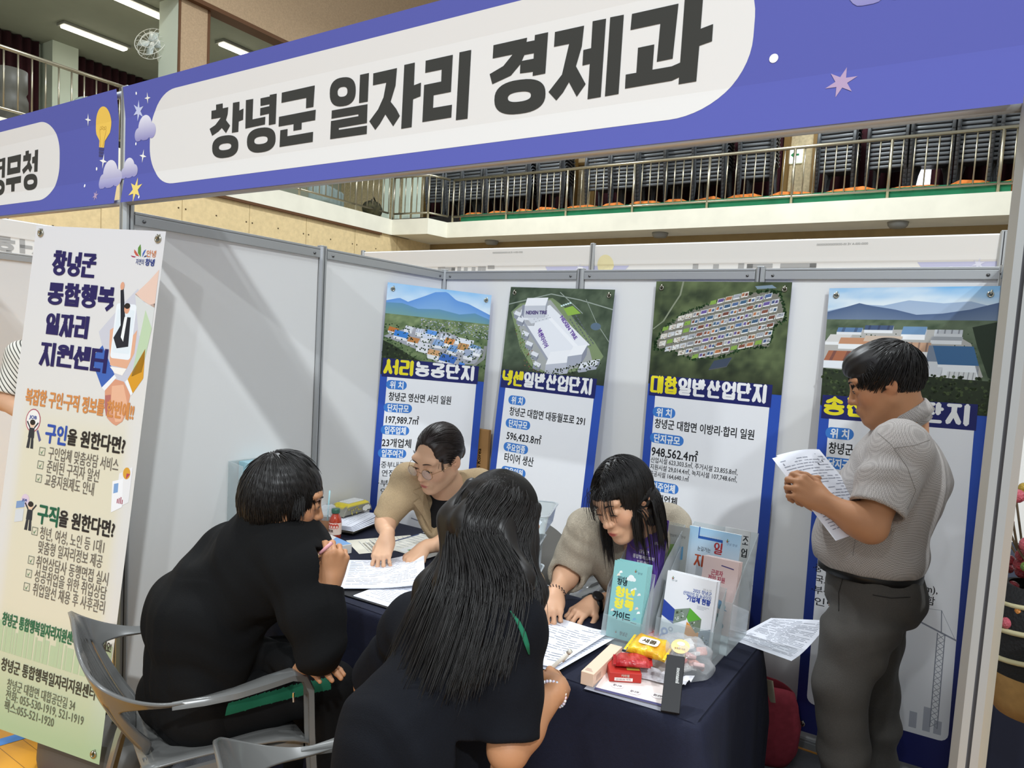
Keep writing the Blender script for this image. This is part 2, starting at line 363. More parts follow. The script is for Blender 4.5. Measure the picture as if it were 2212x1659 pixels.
# wall fan on the pillar
fan = empty('wall_fan', (XL-.62, sy(3.40), sz(4.92)), 0, 'white caged wall fan on the boarded pillar under the gallery ceiling', 'fan')
fan.rotation_euler = (0, math.radians(-20), math.radians(-60))
a = MB()
for k in range(14):
    w = 2*PI*k/14
    a.tube([(.03, .04*math.cos(w), .04*math.sin(w)), (.06, .14*math.cos(w), .14*math.sin(w)), (.03, .25*math.cos(w), .25*math.sin(w)), (-.06, .26*math.cos(w), .26*math.sin(w)), (-.1, .12*math.cos(w), .12*math.sin(w))], .003, 5)
for r, x in ((.25, .03), (.26, -.06), (.14, .06)): a.tube([(x, r*math.cos(2*PI*k/32), r*math.sin(2*PI*k/32)) for k in range(32)], .005, 6, closed=True)
a.build('cage', mat('fan_white', '#d9d9cf', .4), fan)
a = MB()
for k in range(4):
    w = PI/2*k; c, s = math.cos(w), math.sin(w)
    a.sweep([[(-.03+.03*v, r*c-(v-.5)*.13*s, r*s+(v-.5)*.13*c) for v in (0, .5, 1)] for r in (.04, .14, .22)])
a.build('blades', mat('fan_blade', '#b9c2be', .3), fan, smooth=True, solid=.003)
a = MB(); a.tube([(-.1, 0, 0), (-.22, 0, 0), (-.26, 0, -.08), (-.34, 0, -.1)], .03, 10); a.ball((-.05, 0, 0), .05); a.build('motor', MATS['fan_white'], fan, smooth=True)

# rear gallery: slab with the chamfered corner, wall below, boarded wall and curtains above
pl = [(XL-.3, sy(7.0)), (sx(-4.80), sy(7.06)), (sx(-4.74), YR), (13, YR), (13, YW+1.6), (XL-.3, YW+1.6)]
g = MB(); n = len(pl); g.add([(x, y, ZB) for x, y in pl]+[(x, y, ZS) for x, y in pl], [tuple(range(n-1, -1, -1)), tuple(range(n, 2*n))]+[(i, (i+1) % n, n+(i+1) % n, n+i) for i in range(n)])
struct(g.build('balcony_slab_rear', M_concrete))
wallbox('wall_rear', (XL-.3, YW, 0), (13, YW+.3, ZB), mat('brown_board', '#8f7a52', .85, noise=(6, .08)))
wr = wallbox('wall_rear_upper', (XL-4.3, YU, ZS), (13, YU+.3, ZC+3), M_stone)
def bay(x0, x1): return (hy(x0, 400, YU).x, hy(x1, 400, YU).x)
# curtained window bays between textured piers framed in brown
for k, (a0, a1, lb) in enumerate(((932, 1240, 'maroon curtain behind the chair stacks nearest the corner of the rear gallery'),
                                 (1291, 1690, 'maroon curtain behind the chair stacks in the middle of the rear gallery'), (1765, 2300, 'maroon curtain behind the chair stacks to the right of the exit sign'))):
    x0, x1 = bay(a0, a1); curtain('curtain', (x0, YU-.07, 0), (x1, YU-.07, 0), ZS+.01, ZC-.1, lb, .045, .2)
    f = MB(); f.box((x0-.1, YU-.14, ZS), (x0, YU-.001, ZC)); f.box((x1, YU-.14, ZS), (x1+.1, YU-.001, ZC)); struct(f.build('trim_%d' % (3+k), mat('bay_frame', '#8a6a34', .6)))
wx = hy(1997, 385, YU).x; wz = hy(1997, 385, YU).z
gw = MB(); gw.box((wx-.12, YU-.16, wz-.22), (wx+.10, YU-.125, wz+.16)); struct(gw.build('window_1', mat('lit_window', '#ffffff', emit=('#f3f6ff', 3.0))))
# exit sign on the pier
v = hy(1719, 336, YU)
e = empty('exit_sign', (v.x, YU, v.z), 0, 'small white exit sign with a green arrow on the rear gallery pier', 'sign')
a = MB(); a.rbox((-.13, -.05, -.15), (.13, 0, .15), .01); a.build('housing', mat('sign_white', '#e8efe8', .4, emit=('#f0fff2', .8)), e)
a = MB(); a.poly([(-.08, -.0515, .0), (-.02, -.0515, -.05), (-.02, -.0515, -.018), (.07, -.0515, -.018), (.07, -.0515, .018), (-.02, -.0515, .018), (-.02, -.0515, .05)]); a.build('arrow', mat('sign_green', '#2f9a5a', .5), e)
v = hy(1262, 345, YU)
e = empty('wall_plaque', (v.x, YU, v.z+.03), 0, 'small brown framed plaque high on the pier left of the middle chair stacks', 'plaque')
a = MB(); a.rbox((-.28, -.04, -.16), (.28, 0, .16), .015); a.build('frame', mat('plaque_brown', '#7a5c2c', .4), e)
a = MB(); a.box((-.2, -.046, -.1), (.2, -.04, .1)); a.build('panel', mat('plaque_face', '#9c8866', .5), e)
# round lamps under the rear slab
for px, py, lb in ((1062, 520, 'round lamp under the rear balcony, the left one'), (1426, 503, 'round lamp under the rear balcony, the middle one'), (1940, 480, 'round dark lamp under the rear balcony, nearest the right post')):
    v = hz(px, py, ZB); a = MB(); a.lathe([(.0, -.09), (.11, -.085), (.14, -.05), (.15, 0)], 20, o=(v.x, v.y, ZB)); tag(a.build('downlight', mat('lamp_grey', '#8b8b86', .4), smooth=True), lb, 'ceiling light', 'round lamps under the rear balcony')

hall_lamp(-3.5, 2.6, 9.3, 520)  # added lamp without a fixture, brightens the boarded left wall
# railings
def railing(pts, label, sp=.16, posts=7, h=.90):
    pts = [Vector((*p, ZS)) for p in pts]; e = empty('railing', pts[0], 0, label, 'railing'); o = pts[0]; pts = [p-o for p in pts]
    a = MB(); a.tube([p+Vector((0, 0, h)) for p in pts], .028, 8); a.build('handrail', M_steel, e, smooth=True)
    a = MB(); a.tube([p+Vector((0, 0, .13)) for p in pts], .02, 8); a.build('bottom_rail', M_steel, e, smooth=True)
    k = 0
    for p, q in zip(pts[:-1], pts[1:]):
        n = max(1, round((q-p).length/sp))
        for i in range(n+1):
            if i == n and q is not pts[-1]: continue
            c = p+(q-p)*i/n; post = k % posts == 0; r = .024 if post else .0115; k += 1; z0 = 0 if post else .13
            a = MB(); a.tube([c+Vector((0, 0, z0)), c+Vector((0, 0, h))], r, 7); a.build('rail_post' if post else 'baluster', M_steel, e, smooth=True)
railing([(sx(-4.70), YR+.1), (hy(2215, 400, YR).x, YR+.1)], 'long steel railing of the rear gallery in front of the stacked grey chairs', .155, 9)
railing([(XL+.02, sy(7.06)), (sx(-4.86), sy(7.12)), (sx(-4.74), YR+.02)], 'short steel railing around the chamfered corner of the gallery', .15, 6)
railing([(XL-.02, sy(4.2)), (XL-.02, sy(6.98))], 'steel railing of the left gallery running to the corner behind the big sign', .155, 9)
railing([(XL-.02, sy(.9)), (XL-.02, sy(3.3))], 'steel railing of the left gallery at the upper left, in front of the white pillar', .165, 40)
# cloth strips lying along the slab edge
a = MB(); rr = random.Random(3); x = sx(-4.6)
while x < hy(2190, 400, YR).x:
    w = rr.uniform(.5, 1.1); a.tube([(x, YR+.25, ZS+.09), (x+w*.3, YR+.25, ZS+.12+rr.uniform(0, .05)), (x+w*.7, YR+.25, ZS+.12+rr.uniform(0, .05)), (x+w, YR+.25, ZS+.1)], [.07, .09, .09, .07], 8); x += w*.9
tag(a.build('orange_cloth', mat('orange_cloth', '#c9702a', .8, noise=(5, .15)), smooth=True), 'crumpled orange cloth lying along the rear gallery edge behind the railing', 'cloth')
a = MB(); a.box((sx(-4.55), YR+.13, ZS), (hy(2185, 400, YR).x, YR+.15, ZS+.17)); tag(a.build('green_cloth', mat('green_cloth', '#1c7650', .8, noise=(4, .15))), 'green cloth strip tied along the foot of the rear railing', 'cloth')
# things standing on the left gallery
v = hx(20, 170, XL-.9)
a = MB(); a.lathe([(.2, 0), (.2, .5), (.17, .58), (.19, .62), (.19, .9), (0, .95)], 20, o=(XL-.9, hx(25, 170, XL-.9).y, ZS)); tag(a.build('fire_cabinet', mat('dull_grey', '#56544c', .5), smooth=True), 'dark grey cylinder standing on the upper left gallery behind the railing', 'bin')
v = hx(205, 192, XL-.8)
e = empty('floor_fan', (XL-.8, v.y, ZS), 0, 'pale oval fan standing behind the left gallery railing', 'fan')
a = MB(); a.tube([(0, .3*math.cos(2*PI*k/24), .62+.2*math.sin(2*PI*k/24)) for k in range(24)], .03, 8, closed=True); a.tube([(0, 0, .42), (0, 0, 0)], .03); a.build('ring', mat('pale_grey_green', '#8f9a92', .5), e, smooth=True)
a = MB(); a.ball((0, .12, .66), (.06, .16, .12)); a.build('motor', mat('dark_lump', '#20201e', .6), e, smooth=True)
v = hx(235, 190, XL-.6)
a = MB(); rr = random.Random(8)
for k in range(14): a.ball((XL-.6+rr.uniform(-.15, .15), v.y+.1+rr.uniform(-.3, .3), ZS+.62+rr.uniform(-.1, .16)), rr.uniform(.06, .14), 8, 6)
a.box((XL-.75, v.y-.15, ZS), (XL-.45, v.y+.35, ZS+.6))
tag(a.build('black_bundle', MATS['dark_lump'], smooth=True), 'black crumpled bundle behind the left gallery railing above the light bulb print', 'bundle')
v = hx(705, 445, XL-.5); e = empty('floodlight', (XL-.5, v.y, ZS), .4, 'grey box floodlight on the left gallery below the big sign', 'lamp')
a = MB(); a.rbox((-.2, -.45, .05), (.2, .45, .42), .08); a.build('housing', mat('flood_grey', '#8b9a98', .5), e, smooth=True); a = MB(); a.box((-.12, -.3, 0), (.12, .3, .07)); a.build('foot', MATS['dark_lump'], e)
v = hx(815, 458, XL-.15); e = empty('camouflage_bag', (XL-.2, v.y-.1, ZS), .4, 'dark patterned bag at the corner of the left gallery', 'bag')
a = MB(); a.ball((0, 0, .16), (.2, .3, .18)); a.ball((0, .2, .22), (.12, .14, .14)); a.build('body', mat('camo', '#3a3722', .9, noise=(9, .7)), e, smooth=True); a = MB(); a.tube([(0, -.1, .3), (0, .05, .42), (0, .2, .33)], .015); a.build('strap', MATS['dark_lump'], e, smooth=True)
# pale folding panels standing at the end of the left gallery
for k in range(4):
    x0 = hy(832+20*k, 420, YR+.6).x; e = MB(); e.rbox((x0, YR+.5+.03*k, ZS), (x0+.24, YR+.525+.03*k, ZS+1.7), .01)
    tag(e.build('folding_board', mat('pale_green_board', '#d8e6d6', .7)), ['leftmost', 'second from left', 'third from left', 'rightmost'][k]+' of four pale green boards standing at the gallery corner', 'board', 'pale boards at the gallery corner')
# ================================================================ the exhibition booths
PW, HT, FB, FT = .87, 2.01, 2.030, 2.417
M_alu = mat('aluminium', '#b4b6b6', .42, metal=.55)
M_alud = mat('groove_shade', '#4c4c50', .7)
M_panel = mat('white_laminate', '#e4e4e2', .55, spec=.35)
M_bolt = mat('bolt_steel', '#6d6d6d', .35, metal=.9)
def post(x, y, h, label, s=.04, group='aluminium posts of the stand'):
    e = empty('partition_post', (x, y, 0), 0, label, 'post', group)
    prof = []; R = s/2; c = R*.55; g = .0028; dd = .006
    side = [(-c, -R), (-g, -R), (-g, -R+dd), (g, -R+dd), (g, -R), (c, -R)]
    for k in range(4):
        w = PI/2*k; prof += [(math.cos(w)*a-math.sin(w)*b_, math.sin(w)*a+math.cos(w)*b_) for a, b_ in side]
    n = len(prof); a = MB(); a.add([(p[0], p[1], 0) for p in prof]+[(p[0], p[1], h) for p in prof], [tuple(range(n-1, -1, -1)), tuple(range(n, 2*n))]+[(i, (i+1) % n, n+(i+1) % n, n+i) for i in range(n)])
    a.build('extrusion', M_alu, e)
    a = MB()
    for k in range(4):
        a.T = Matrix.Rotation(PI/2*k, 4, 'Z'); a.box((-.0027, -R+.0045, .002), (.0027, -R+dd+.0005, h-.001))
    a.build('groove_shade_strip', M_alud, e)  # dark strips in the grooves: shade put in as colour
    a = MB(); a.rbox((-R*.8, -R*.8, h), (R*.8, R*.8, h+.006), .003); a.build('cap', M_alu, e)
    return e
def panel(p, q, label, nrm, group='white wall panels of the stand', h=HT):
    """white sheet between two posts with an aluminium rail at head and foot; nrm points to the seen face"""
    p = Vector((*p, 0)); q = Vector((*q, 0)); d = (q-p); Lh = d.length/2; d.normalize(); n = Vector((*nrm, 0))
    mt = Matrix((( d.x, n.x, 0, (p.x+q.x)/2), (d.y, n.y, 0, (p.y+q.y)/2), (0, 0, 1, 0), (0, 0, 0, 1)))
    e = empty('wall_panel', mtx=mt, label=label, cat='wall panel', group=group); i = .0215
    a = MB(); a.box((-Lh+i, -.002, .03), (Lh-i, .002, h-.03)); a.build('sheet', M_panel, e)
    for nm, z0, z1 in (('top_rail', h-.046, h), ('bottom_rail', .008, .05)):
        a = MB(); a.rbox((-Lh+i, -.014, z0), (Lh-i, .014, z1-.012), .0015, 2); a.rbox((-Lh+i, -.014, z1-.009), (Lh-i, .014, z1), .0015, 2); a.box((-Lh+i, -.010, z1-.0125), (Lh-i, .010, z1-.0085)); r = a.build(nm, M_alu, e); tr = r if nm == 'top_rail' else tr
    for s in (-1, 1):
        a = MB(); a.lathe([(.0, .0045), (.0025, .0045), (.003, .003), (.0058, .003), (.0065, 0)], 14); b_ = a.build('bolt', M_bolt, tr, smooth=True)
        b_.rotation_euler = (-PI/2, 0, 0); b_.location = (s*(Lh-.053), .0141, h-.030)
    return e
# the stand in front: three panels wide, two deep
panel((0, 0), (0, PW), 'white wall panel on the left side of the stand, nearer the standing banner', (1, 0))
panel((0, PW), (0, 2*PW), 'white wall panel on the left side of the stand, next to the inner corner', (1, 0))
for k, lb in enumerate(('white back wall panel behind the woman with glasses', 'white back wall panel behind the second woman', 'white back wall panel behind the standing man')): panel((k*PW, 2*PW), ((k+1)*PW, 2*PW), lb, (0, -1))
panel((3*PW, 0), (3*PW, PW), 'white right side panel of the stand, beside the near right post', (-1, 0)); panel((3*PW, PW), (3*PW, 2*PW), 'white right side panel of the stand, next to the back wall', (-1, 0))
post(0, 0, FT+.008, 'tall post at the left front, between the two blue signs'); post(3*PW-.006, 0, FT+.008, 'tall near post at the right front, beside the standing man', .05)
post(0, PW, HT+.004, 'post in the middle of the left wall'); post(0, 2*PW, HT+.004, 'post in the inner left corner beside the leftmost poster')
post(PW, 2*PW, HT+.004, 'back wall post above the gap left of the second poster'); post(2*PW, 2*PW, HT+.004, 'back wall post above the third poster'); post(3*PW, 2*PW, HT+.004, 'post in the inner right corner beside the rightmost poster')
# neighbours on either side
panel((-3*PW, 0), (-3*PW, PW), 'white panel of the next stand seen left of the standing banner', (1, 0), 'panels of the neighbouring stands'); panel((-3*PW, PW), (-3*PW, 2*PW), 'white panel of the next stand, deeper in behind the standing banner', (1, 0), 'panels of the neighbouring stands')
for k in range(3): panel((-3*PW+k*PW, 2*PW), (-2*PW+k*PW, 2*PW), 'back wall panel of the stand to the left, hidden behind the side wall', (0, -1), 'panels of the neighbouring stands')
panel((3*PW, 2*PW), (4*PW, 2*PW), 'white panel of the stand to the right seen beyond the near post', (0, -1), 'panels of the neighbouring stands')
post(-3*PW, 0, FT, 'front post at the far end of the left neighbour sign', group='posts of the neighbouring stands'); post(-3*PW, 2*PW, HT, 'rear corner post of the left neighbouring stand', group='posts of the neighbouring stands')

# ---------------------------------------------------------------- sign cloths
M_print = mat('printed_cloth', '#ffffff', .8, attr=True, spec=.2)
M_vinyl = mat('printed_vinyl', '#ffffff', .42, attr=True, spec=.4)
def drape(o, knots):
    """bend a flat print (x, y up, z out) over the rails: knots are (height, offset towards the viewer)"""
    bm = bmesh.new(); bm.from_mesh(o.data); bmesh.ops.triangulate(bm, faces=[f for f in bm.faces if len(f.verts) > 4])
    for y, _ in knots[1:-1]: bmesh.ops.bisect_plane(bm, geom=bm.verts[:]+bm.edges[:]+bm.faces[:], plane_co=(0, y, 0), plane_no=(0, 1, 0))
    ys = [k[0] for k in knots]; zs = [k[1] for k in knots]
    for v in bm.verts: v.co.z += float(np.interp(v.co.y, ys, zs))
    bm.to_mesh(o.data); bm.free()
def rrect(x0, y0, x1, y1, rx, ry, n=14):
    out = []
    for cx, cy, a0 in ((x1-rx, y1-ry, 0), (x0+rx, y1-ry, 90), (x0+rx, y0+ry, 180), (x1-rx, y0+ry, 270)):
        for i in range(n+1): w = math.radians(a0+90*i/n); out.append((cx+rx*math.cos(w), cy+ry*math.sin(w)))
    return out
def P2(mb, pts, col, z): mb.col = lin(col); mb.poly([(x, y, z) for x, y in pts])
def star(mb, x, y, r, col, z, n=6, inner=.36, rot=.2, sq=1.0):
    mb.col = lin(col); pts = [(x+sq*(r if i % 2 == 0 else r*inner)*math.sin(rot+PI*i/n), y+(r if i % 2 == 0 else r*inner)*math.cos(rot+PI*i/n)) for i in range(2*n)]
    mb.add([(x, y, z)]+[(*p, z) for p in pts], [(0, 1+(i+1) % (2*n), 1+i) for i in range(2*n)])
def dot(mb, x, y, rx, ry, col, z, n=18):
    mb.col = lin(col); mb.poly([(x+rx*math.cos(2*PI*i/n), y+ry*math.sin(2*PI*i/n), z) for i in range(n)])
def cloud(mb, x, y, s, z, c0='#8f8bc0', c1='#e6e4ef'):
    """cloud puff with the printed fade from white to lilac"""
    for dx, dy, r in ((0, 0, 1), (-.95, -.45, .55), (.95, -.3, .6)):
        n = 24; cx, cy, rr = x+dx*s, y+dy*s, r*s; y0 = y-.95*s; vs = []; cs = []
        for i in range(n):
            px, py = cx+rr*math.cos(2*PI*i/n), max(y0, cy+rr*math.sin(2*PI*i/n)); vs.append((px, py, z)); cs.append(py)
        k = len(mb.v); mb.poly(vs); z += 2e-5
        for i, py in enumerate(cs):
            t = min(1, max(0, (py-y0)/(1.9*s))); mb.c[k+i] = tuple(a+(b_-a)*t for a, b_ in zip(lin(c0), lin(c1)))
def bulb(mb, x, y, s, z, pale=False, tilt=-.15):
    T0 = mb.T; mb.T = Matrix.Translation((x, y, z)) @ Matrix.Rotation(tilt, 4, 'Z') @ Matrix.Scale(s, 4)
    cols = ('#e6dcae', '#d8d0a8', '#a9a8b8') if pale else ('#efc65c', '#b98f3c', '#4b4a78')
    pts = [(-.2, -.62), (-.22, -.35)]+[(.62*math.cos(math.radians(a)), .3+.72*math.sin(math.radians(a))) for a in range(215, -36, -12)]+[(.22, -.35), (.2, -.62)]
    P2(mb, pts, cols[0], 0)
    mb.col = lin(cols[1])
    for dx in (-.1, .1): mb.poly([(dx-.012, -.6, 2e-4/s), (dx+.012, -.6, 2e-4/s), (dx*2.6+.012, .1, 2e-4/s), (dx*2.6-.012, .1, 2e-4/s)])
    for k in range(4): dot(mb, -.2+.13*k, .15+.03*(k % 2), .07, .07, cols[1], 2e-4/s); dot(mb, -.2+.13*k, .15+.03*(k % 2), .05, .05, cols[0], 3e-4/s)
    for k in range(3): P2(mb, [(-.2+.02*k, -.64-.13*k), (.2-.02*k, -.64-.13*k), (.2-.02*k, -.74-.13*k), (-.2+.02*k, -.74-.13*k)], cols[2], 1e-4/s)
    mb.T = T0
SH = FT-FB
KN = [(0, .012), (SH*.215, .0), (SH*.235, -.001), (SH*.74, -.001), (SH, .009)]
def signboard(x0, x1, y, label, facing=-1, cat='sign'):
    """cloth sign stretched between posts; local x runs right as seen, y up, z towards its front"""
    if facing < 0: mt = Matrix(((1, 0, 0, x0), (0, 0, -1, y), (0, 1, 0, FB), (0, 0, 0, 1)))
    else: mt = Matrix(((-1, 0, 0, x1), (0, 0, 1, y), (0, 1, 0, FB), (0, 0, 0, 1)))
    e = empty('booth_sign', mtx=mt, label=label, cat=cat, group='cloth signs above the stands'); return e
def sign_front(e, wd, left_bulb, right_bulb, texts):
    a = MB(); nx = 40; a.col = lin('#5b60ad')
    a.sweep([[(wd*i/nx, SH*j/8, 0) for i in range(nx+1)] for j in range(9)]); o = a.build('cloth', M_print, e, colors=True, smooth=False); drape(o, KN)
    a = MB(); P2(a, rrect(.155, SH*.115, wd-.42, SH*.885, .15, SH*.34), '#e2dfdc', .0004); o = a.build('white_field', M_print, e, colors=True); drape(o, KN)
    a = MB(); z = .0008
    if left_bulb is None:
        star(a, .085, SH*.775, .034, '#c9cfee', z); star(a, .145, SH*.86, .018, '#f0eee6', z, 4, .25, .05); star(a, .115, SH*.385, .022, '#f4f3ee', z, 4, .25)
        cloud(a, .125, SH*.62, .042, z); cloud(a, .03, SH*.30, .035, z); star(a, .085, SH*.10, .042, '#f0d77a', z, 6, .38, .1)
        dot(a, .08, SH*.92, .004, .005, '#ffffff', z); dot(a, .07, SH*.5, .004, .005, '#ffffff', z); dot(a, .115, SH*.03, .004, .005, '#ffffff', z)
        dot(a, wd-.292, SH*.735, .009, .009, '#f2f0f4', z); dot(a, wd-.38, SH*.34, .008, .008, '#f2f0f4', z); cloud(a, wd-.175, SH*.65, .06, z, '#8d89c0', '#cfcfe2'); star(a, wd-.262, SH*.185, .026, '#b39ab8', z, 6, .38, .25)
    else:
        bulb(a, wd-.105, SH*.66, .085, z); star(a, wd-.205, SH*.80, .022, '#f2f0ee', z, 4, .25); star(a, wd-.10, SH*.40, .026, '#f6f4ef', z, 4, .25); cloud(a, wd-.05, SH*.27, .05, z)
        star(a, wd-.135, SH*.09, .02, '#b39ab8', z); dot(a, wd-.145, SH*.34, .005, .006, '#ffffff', z); dot(a, wd-.225, SH*.20, .005, .006, '#ffffff', z)
    o = a.build('printed_pattern', M_print, e, colors=True); drape(o, KN)
    a = MB()
    drawn(a, *texts)
    o = a.build('lettering', M_print, e, colors=True); drape(o, KN)
    a = MB()
    for yy in (.008, SH-.008): a.tube([(0, yy, -.02), (wd, yy, -.02)], .012, 10)
    a.build('rod', M_alu, e, smooth=True)
e = signboard(.021, 3*PW-.03, -.022, 'big blue and white cloth sign with black Korean lettering across the stand front')
XS0 = .021
def su(px, py): v = hy(px, py, -.026); return v.x-XS0, v.z-FB
CROPS = {1: (440, 170, 260/1270), 2: (700, 100, 330/1270), 3: (1040, 0, 520/1270), 4: (0, 300, 100/732)}
SHAPES = [(1, 'p', [(118,270),(188,256),(188,308),(246,296),(240,370),(222,432),(266,490),(222,570),(178,515),(140,555),(76,598),(50,525),(110,485),(170,405),(68,423),(70,335),(118,325)]),
 (1, 'p', [(296,250),(365,238),(363,332),(407,310),(403,428),(357,446),(352,556),(285,567)]), (1, 'o', (215,713,138,118,213,714,65,35)),
 (1, 'p', [(433,222),(510,208),(502,425),(638,397),(634,478),(427,522)]), (1, 'p', [(587,203),(685,182),(685,166),(758,152),(746,472),(674,486),(676,364),(583,385),(585,306),(680,285),(682,264),(587,283)]), (1, 'o', (595,643,151,130,592,645,71,40)),
 (1, 'p', [(812,143),(1160,65),(1145,292),(1067,307),(1070,197),(808,250)]), (1, 'p', [(782,398),(1170,322),(1164,432),(1022,458),(1020,530),(934,546),(936,474),(778,501)]), (1, 'p', [(796,540),(873,526),(870,603),(1142,556),(1138,662),(788,717)]),
 (2, 'o', (146,374,108,120,144,374,41,41)), (2, 'p', [(290,233),(364,217),(354,455),(281,468)]), (2, 'p', [(55,530),(352,477),(347,634),(113,675),(113,691),(348,655),(345,725),(41,769),(48,618),(276,577),(276,560),(52,598)]),
 (2, 'p', [(400,221),(597,176),(585,320),(544,456),(590,515),(621,574),(565,661),(500,562),(455,640),(416,691),(367,620),(440,520),(485,420),(508,297),(397,320)]), (2, 'p', [(658,150),(746,130),(738,320),(797,297),(793,410),(731,435),(719,668),(632,682)]),
 (2, 'p', [(836,115),(1062,65),(1046,374),(902,402),(897,508),(1055,481),(1049,587),(808,626),(823,317),(965,288),(969,188),(832,216)]), (2, 'p', [(1117,45),(1215,24),(1184,597),(1087,610)]),
 (3, 'p', [(58,235),(236,195),(222,285),(200,335),(150,395),(52,441),(38,388),(110,345),(160,283),(54,305)]), (3, 'p', [(230,218),(280,208),(280,275),(222,286)]), (3, 'p', [(208,318),(280,304),(272,374),(198,384),(200,335)]), (3, 'p', [(277,181),(347,166),(332,384),(265,397)]), (3, 'o', (198,507,135,90,195,507,61,26)),
 (3, 'p', [(383,165),(537,131),(525,240),(494,346),(545,440),(498,507),(457,430),(425,485),(390,527),(349,482),(420,390),(458,227),(378,243)]), (3, 'p', [(582,108),(653,94),(625,508),(555,520),(567,333),(528,342),(533,260),(574,250)]), (3, 'p', [(675,87),(747,73),(719,492),(647,505)]),
 (3, 'p', [(790,69),(1036,14),(1005,305),(921,322),(940,120),(782,154)]), (3, 'p', [(822,248),(908,230),(898,364),(1000,346),(1047,325),(1040,403),(1000,422),(753,464),(757,390),(813,380)]), (3, 'p', [(1069,-10),(1167,-32),(1153,147),(1219,122),(1213,213),(1146,237),(1130,425),(1036,441)])]
SHAPES2 = [(4, 'p', [(20,302),(65,292),(55,606),(8,612)]), (4, 'p', [(-90,330),(30,305),(30,350),(-90,380)]), (4, 'p', [(-90,450),(30,420),(30,470),(-90,500)]), (4, 'o', (-45,770,100,125,-45,770,50,38)), (4, 'p', [(-170,360),(-130,350),(-135,640),(-175,650)]), (4, 'p', [(-80,340),(-40,332),(-45,622),(-85,630)]), (4, 'p', [(-160,590),(-60,572),(-60,622),(-160,640)]), (4, 'p', [(-160,470),(-60,452),(-60,495),(-160,512)]),
 (4, 'p', [(104,287),(313,238),(309,342),(102,386)]), (4, 'p', [(98,472),(303,430),(300,528),(95,570)]), (4, 'p', [(104,300),(148,292),(145,540),(96,550)]), (4, 'p', [(260,260),(313,250),(301,510),(255,520)]), (4, 'p', [(80,628),(315,580),(310,687),(213,706),(210,825),(160,832),(160,715),(76,728)]),
 (4, 'p', [(386,190),(438,178),(436,232),(474,226),(468,320),(452,360),(490,445),(458,528),(425,468),(352,552),(332,485),(410,400),(425,340),(348,352),(352,262),(386,252)]), (4, 'p', [(535,175),(585,163),(573,512),(522,518),(526,378),(490,385),(492,285),(531,272)]), (4, 'o', (464,678,107,128,464,678,52,38))]
def drawn(a, shapes, x0):
    """the hand-drawn heavy letters of the two front signs, laid flat on the cloth"""
    k = 0
    for c, kind, d in shapes:
        ox, oy, sc = CROPS[c]; f = lambda x, y: (lambda v: (v.x-x0, v.z-FB, .0012+(k % 8)*4e-6))(hy(ox+x*sc, oy+y*sc, -.026)); k += 1; a.col = lin('#3d3d3a')
        if kind == 'p': a.poly([f(*q) for q in d])
        else:
            cx, cy, rx, ry, ix, iy, jx, jy = d; n = 36
            def se(cx, cy, rx, ry, t): c_, s_ = math.cos(t), math.sin(t); q = .80; x = rx*abs(c_)**q*(1 if c_ > 0 else -1); return f(cx+x, cy+ry*abs(s_)**q*(1 if s_ > 0 else -1)-.13*x)
            a.add([se(cx, cy, rx, ry, 2*PI*i/n) for i in range(n)]+[se(ix, iy, jx, jy, 2*PI*i/n) for i in range(n)], [(i, n+i, n+(i+1) % n, (i+1) % n) for i in range(n)])
sign_front(e, 3*PW-.051, None, None, (SHAPES, XS0))
e = signboard(-3*PW+.021, -.021, -.022, 'cloth sign of the next stand with a yellow light bulb, cut by the left edge')
sign_front(e, 3*PW-.042, True, None, (SHAPES2, -3*PW+.021))

# backs of the signs of the rows behind: pale show-through, lettering mirrored
def sign_back(e, wd, s, tx, gw, bulb_left, small=True):
    KB = [(0, .006), (SH*.6, -.004), (SH*.63, -.001), (SH*.70, .0), (SH*.98, .006), (SH, .002)]
    a = MB(); nx = 12; a.col = lin('#e3e1dd'); a.sweep([[(wd*i/nx, SH*j/6, 0) for i in range(nx+1)] for j in range(7)]); o = a.build('cloth', M_print, e, colors=True); drape(o, KB)
    a = MB(); z = .0006
    P2(a, [(wd-.30, 0), (wd, 0), (wd, SH*.60), (wd-.40, SH*.60), (wd-.345, SH*.4)], '#bdbdd6', z); P2(a, [(0, 0), (.19, 0), (.22, SH*.4), (.29, SH*.60), (0, SH*.60)], '#bdbdd6', z)
    cloud(a, wd-.225, SH*.40, .05, z*2, '#b9b7d4', '#dcdbe6'); star(a, wd-.09, SH*.565, .035, '#d6d6e4', z*2); bulb(a, .105, SH*.53, .11, z*2, True, .3); star(a, .08, SH*.2, .03, '#dcdce6', z*2, 4, .25)
    o = a.build('printed_pattern', M_print, e, colors=True); drape(o, KB)
    a = MB(); q = MB(); heavy(q, s, 0, 0, gw, SH*.52, .040, '#a9a8a6', .10, 0)
    xm = max(p[0] for p in q.v); a.add([(tx+xm-p[0], SH*.10+p[1], .0012) for p in q.v], q.f); a.c = [lin('#a9a8a6')]*len(a.v)
    if small:
        q = MB(); text(q, '0000-000-A VE 00-0000000000000000', 0, 0, .02, .30, '#9a9a98'); k = len(a.v); a.add([(wd*.62+.30-p[0], SH*.885+p[1], .002) for p in q.v], q.f); a.c[k:] = [lin('#9a9a98')]*len(q.v)
    o = a.build('lettering', M_print, e, colors=True); drape(o, KB)
    a = MB()
    for yy in (SH-.008,): a.tube([(0, yy, -.014), (wd, yy, -.014)], .012, 10)
    a.build('rod', M_alu, e, smooth=True)
YB = 4*PW
def vb(px): return hy(px, 575, YB).x
e = signboard(.02, 3*PW-.02, YB, 'back of a pale cloth sign behind the right part of the back wall, lettering mirrored'); sign_back(e, 3*PW-.04, '특강시', vb(1588)-.02-.30, .27, True)
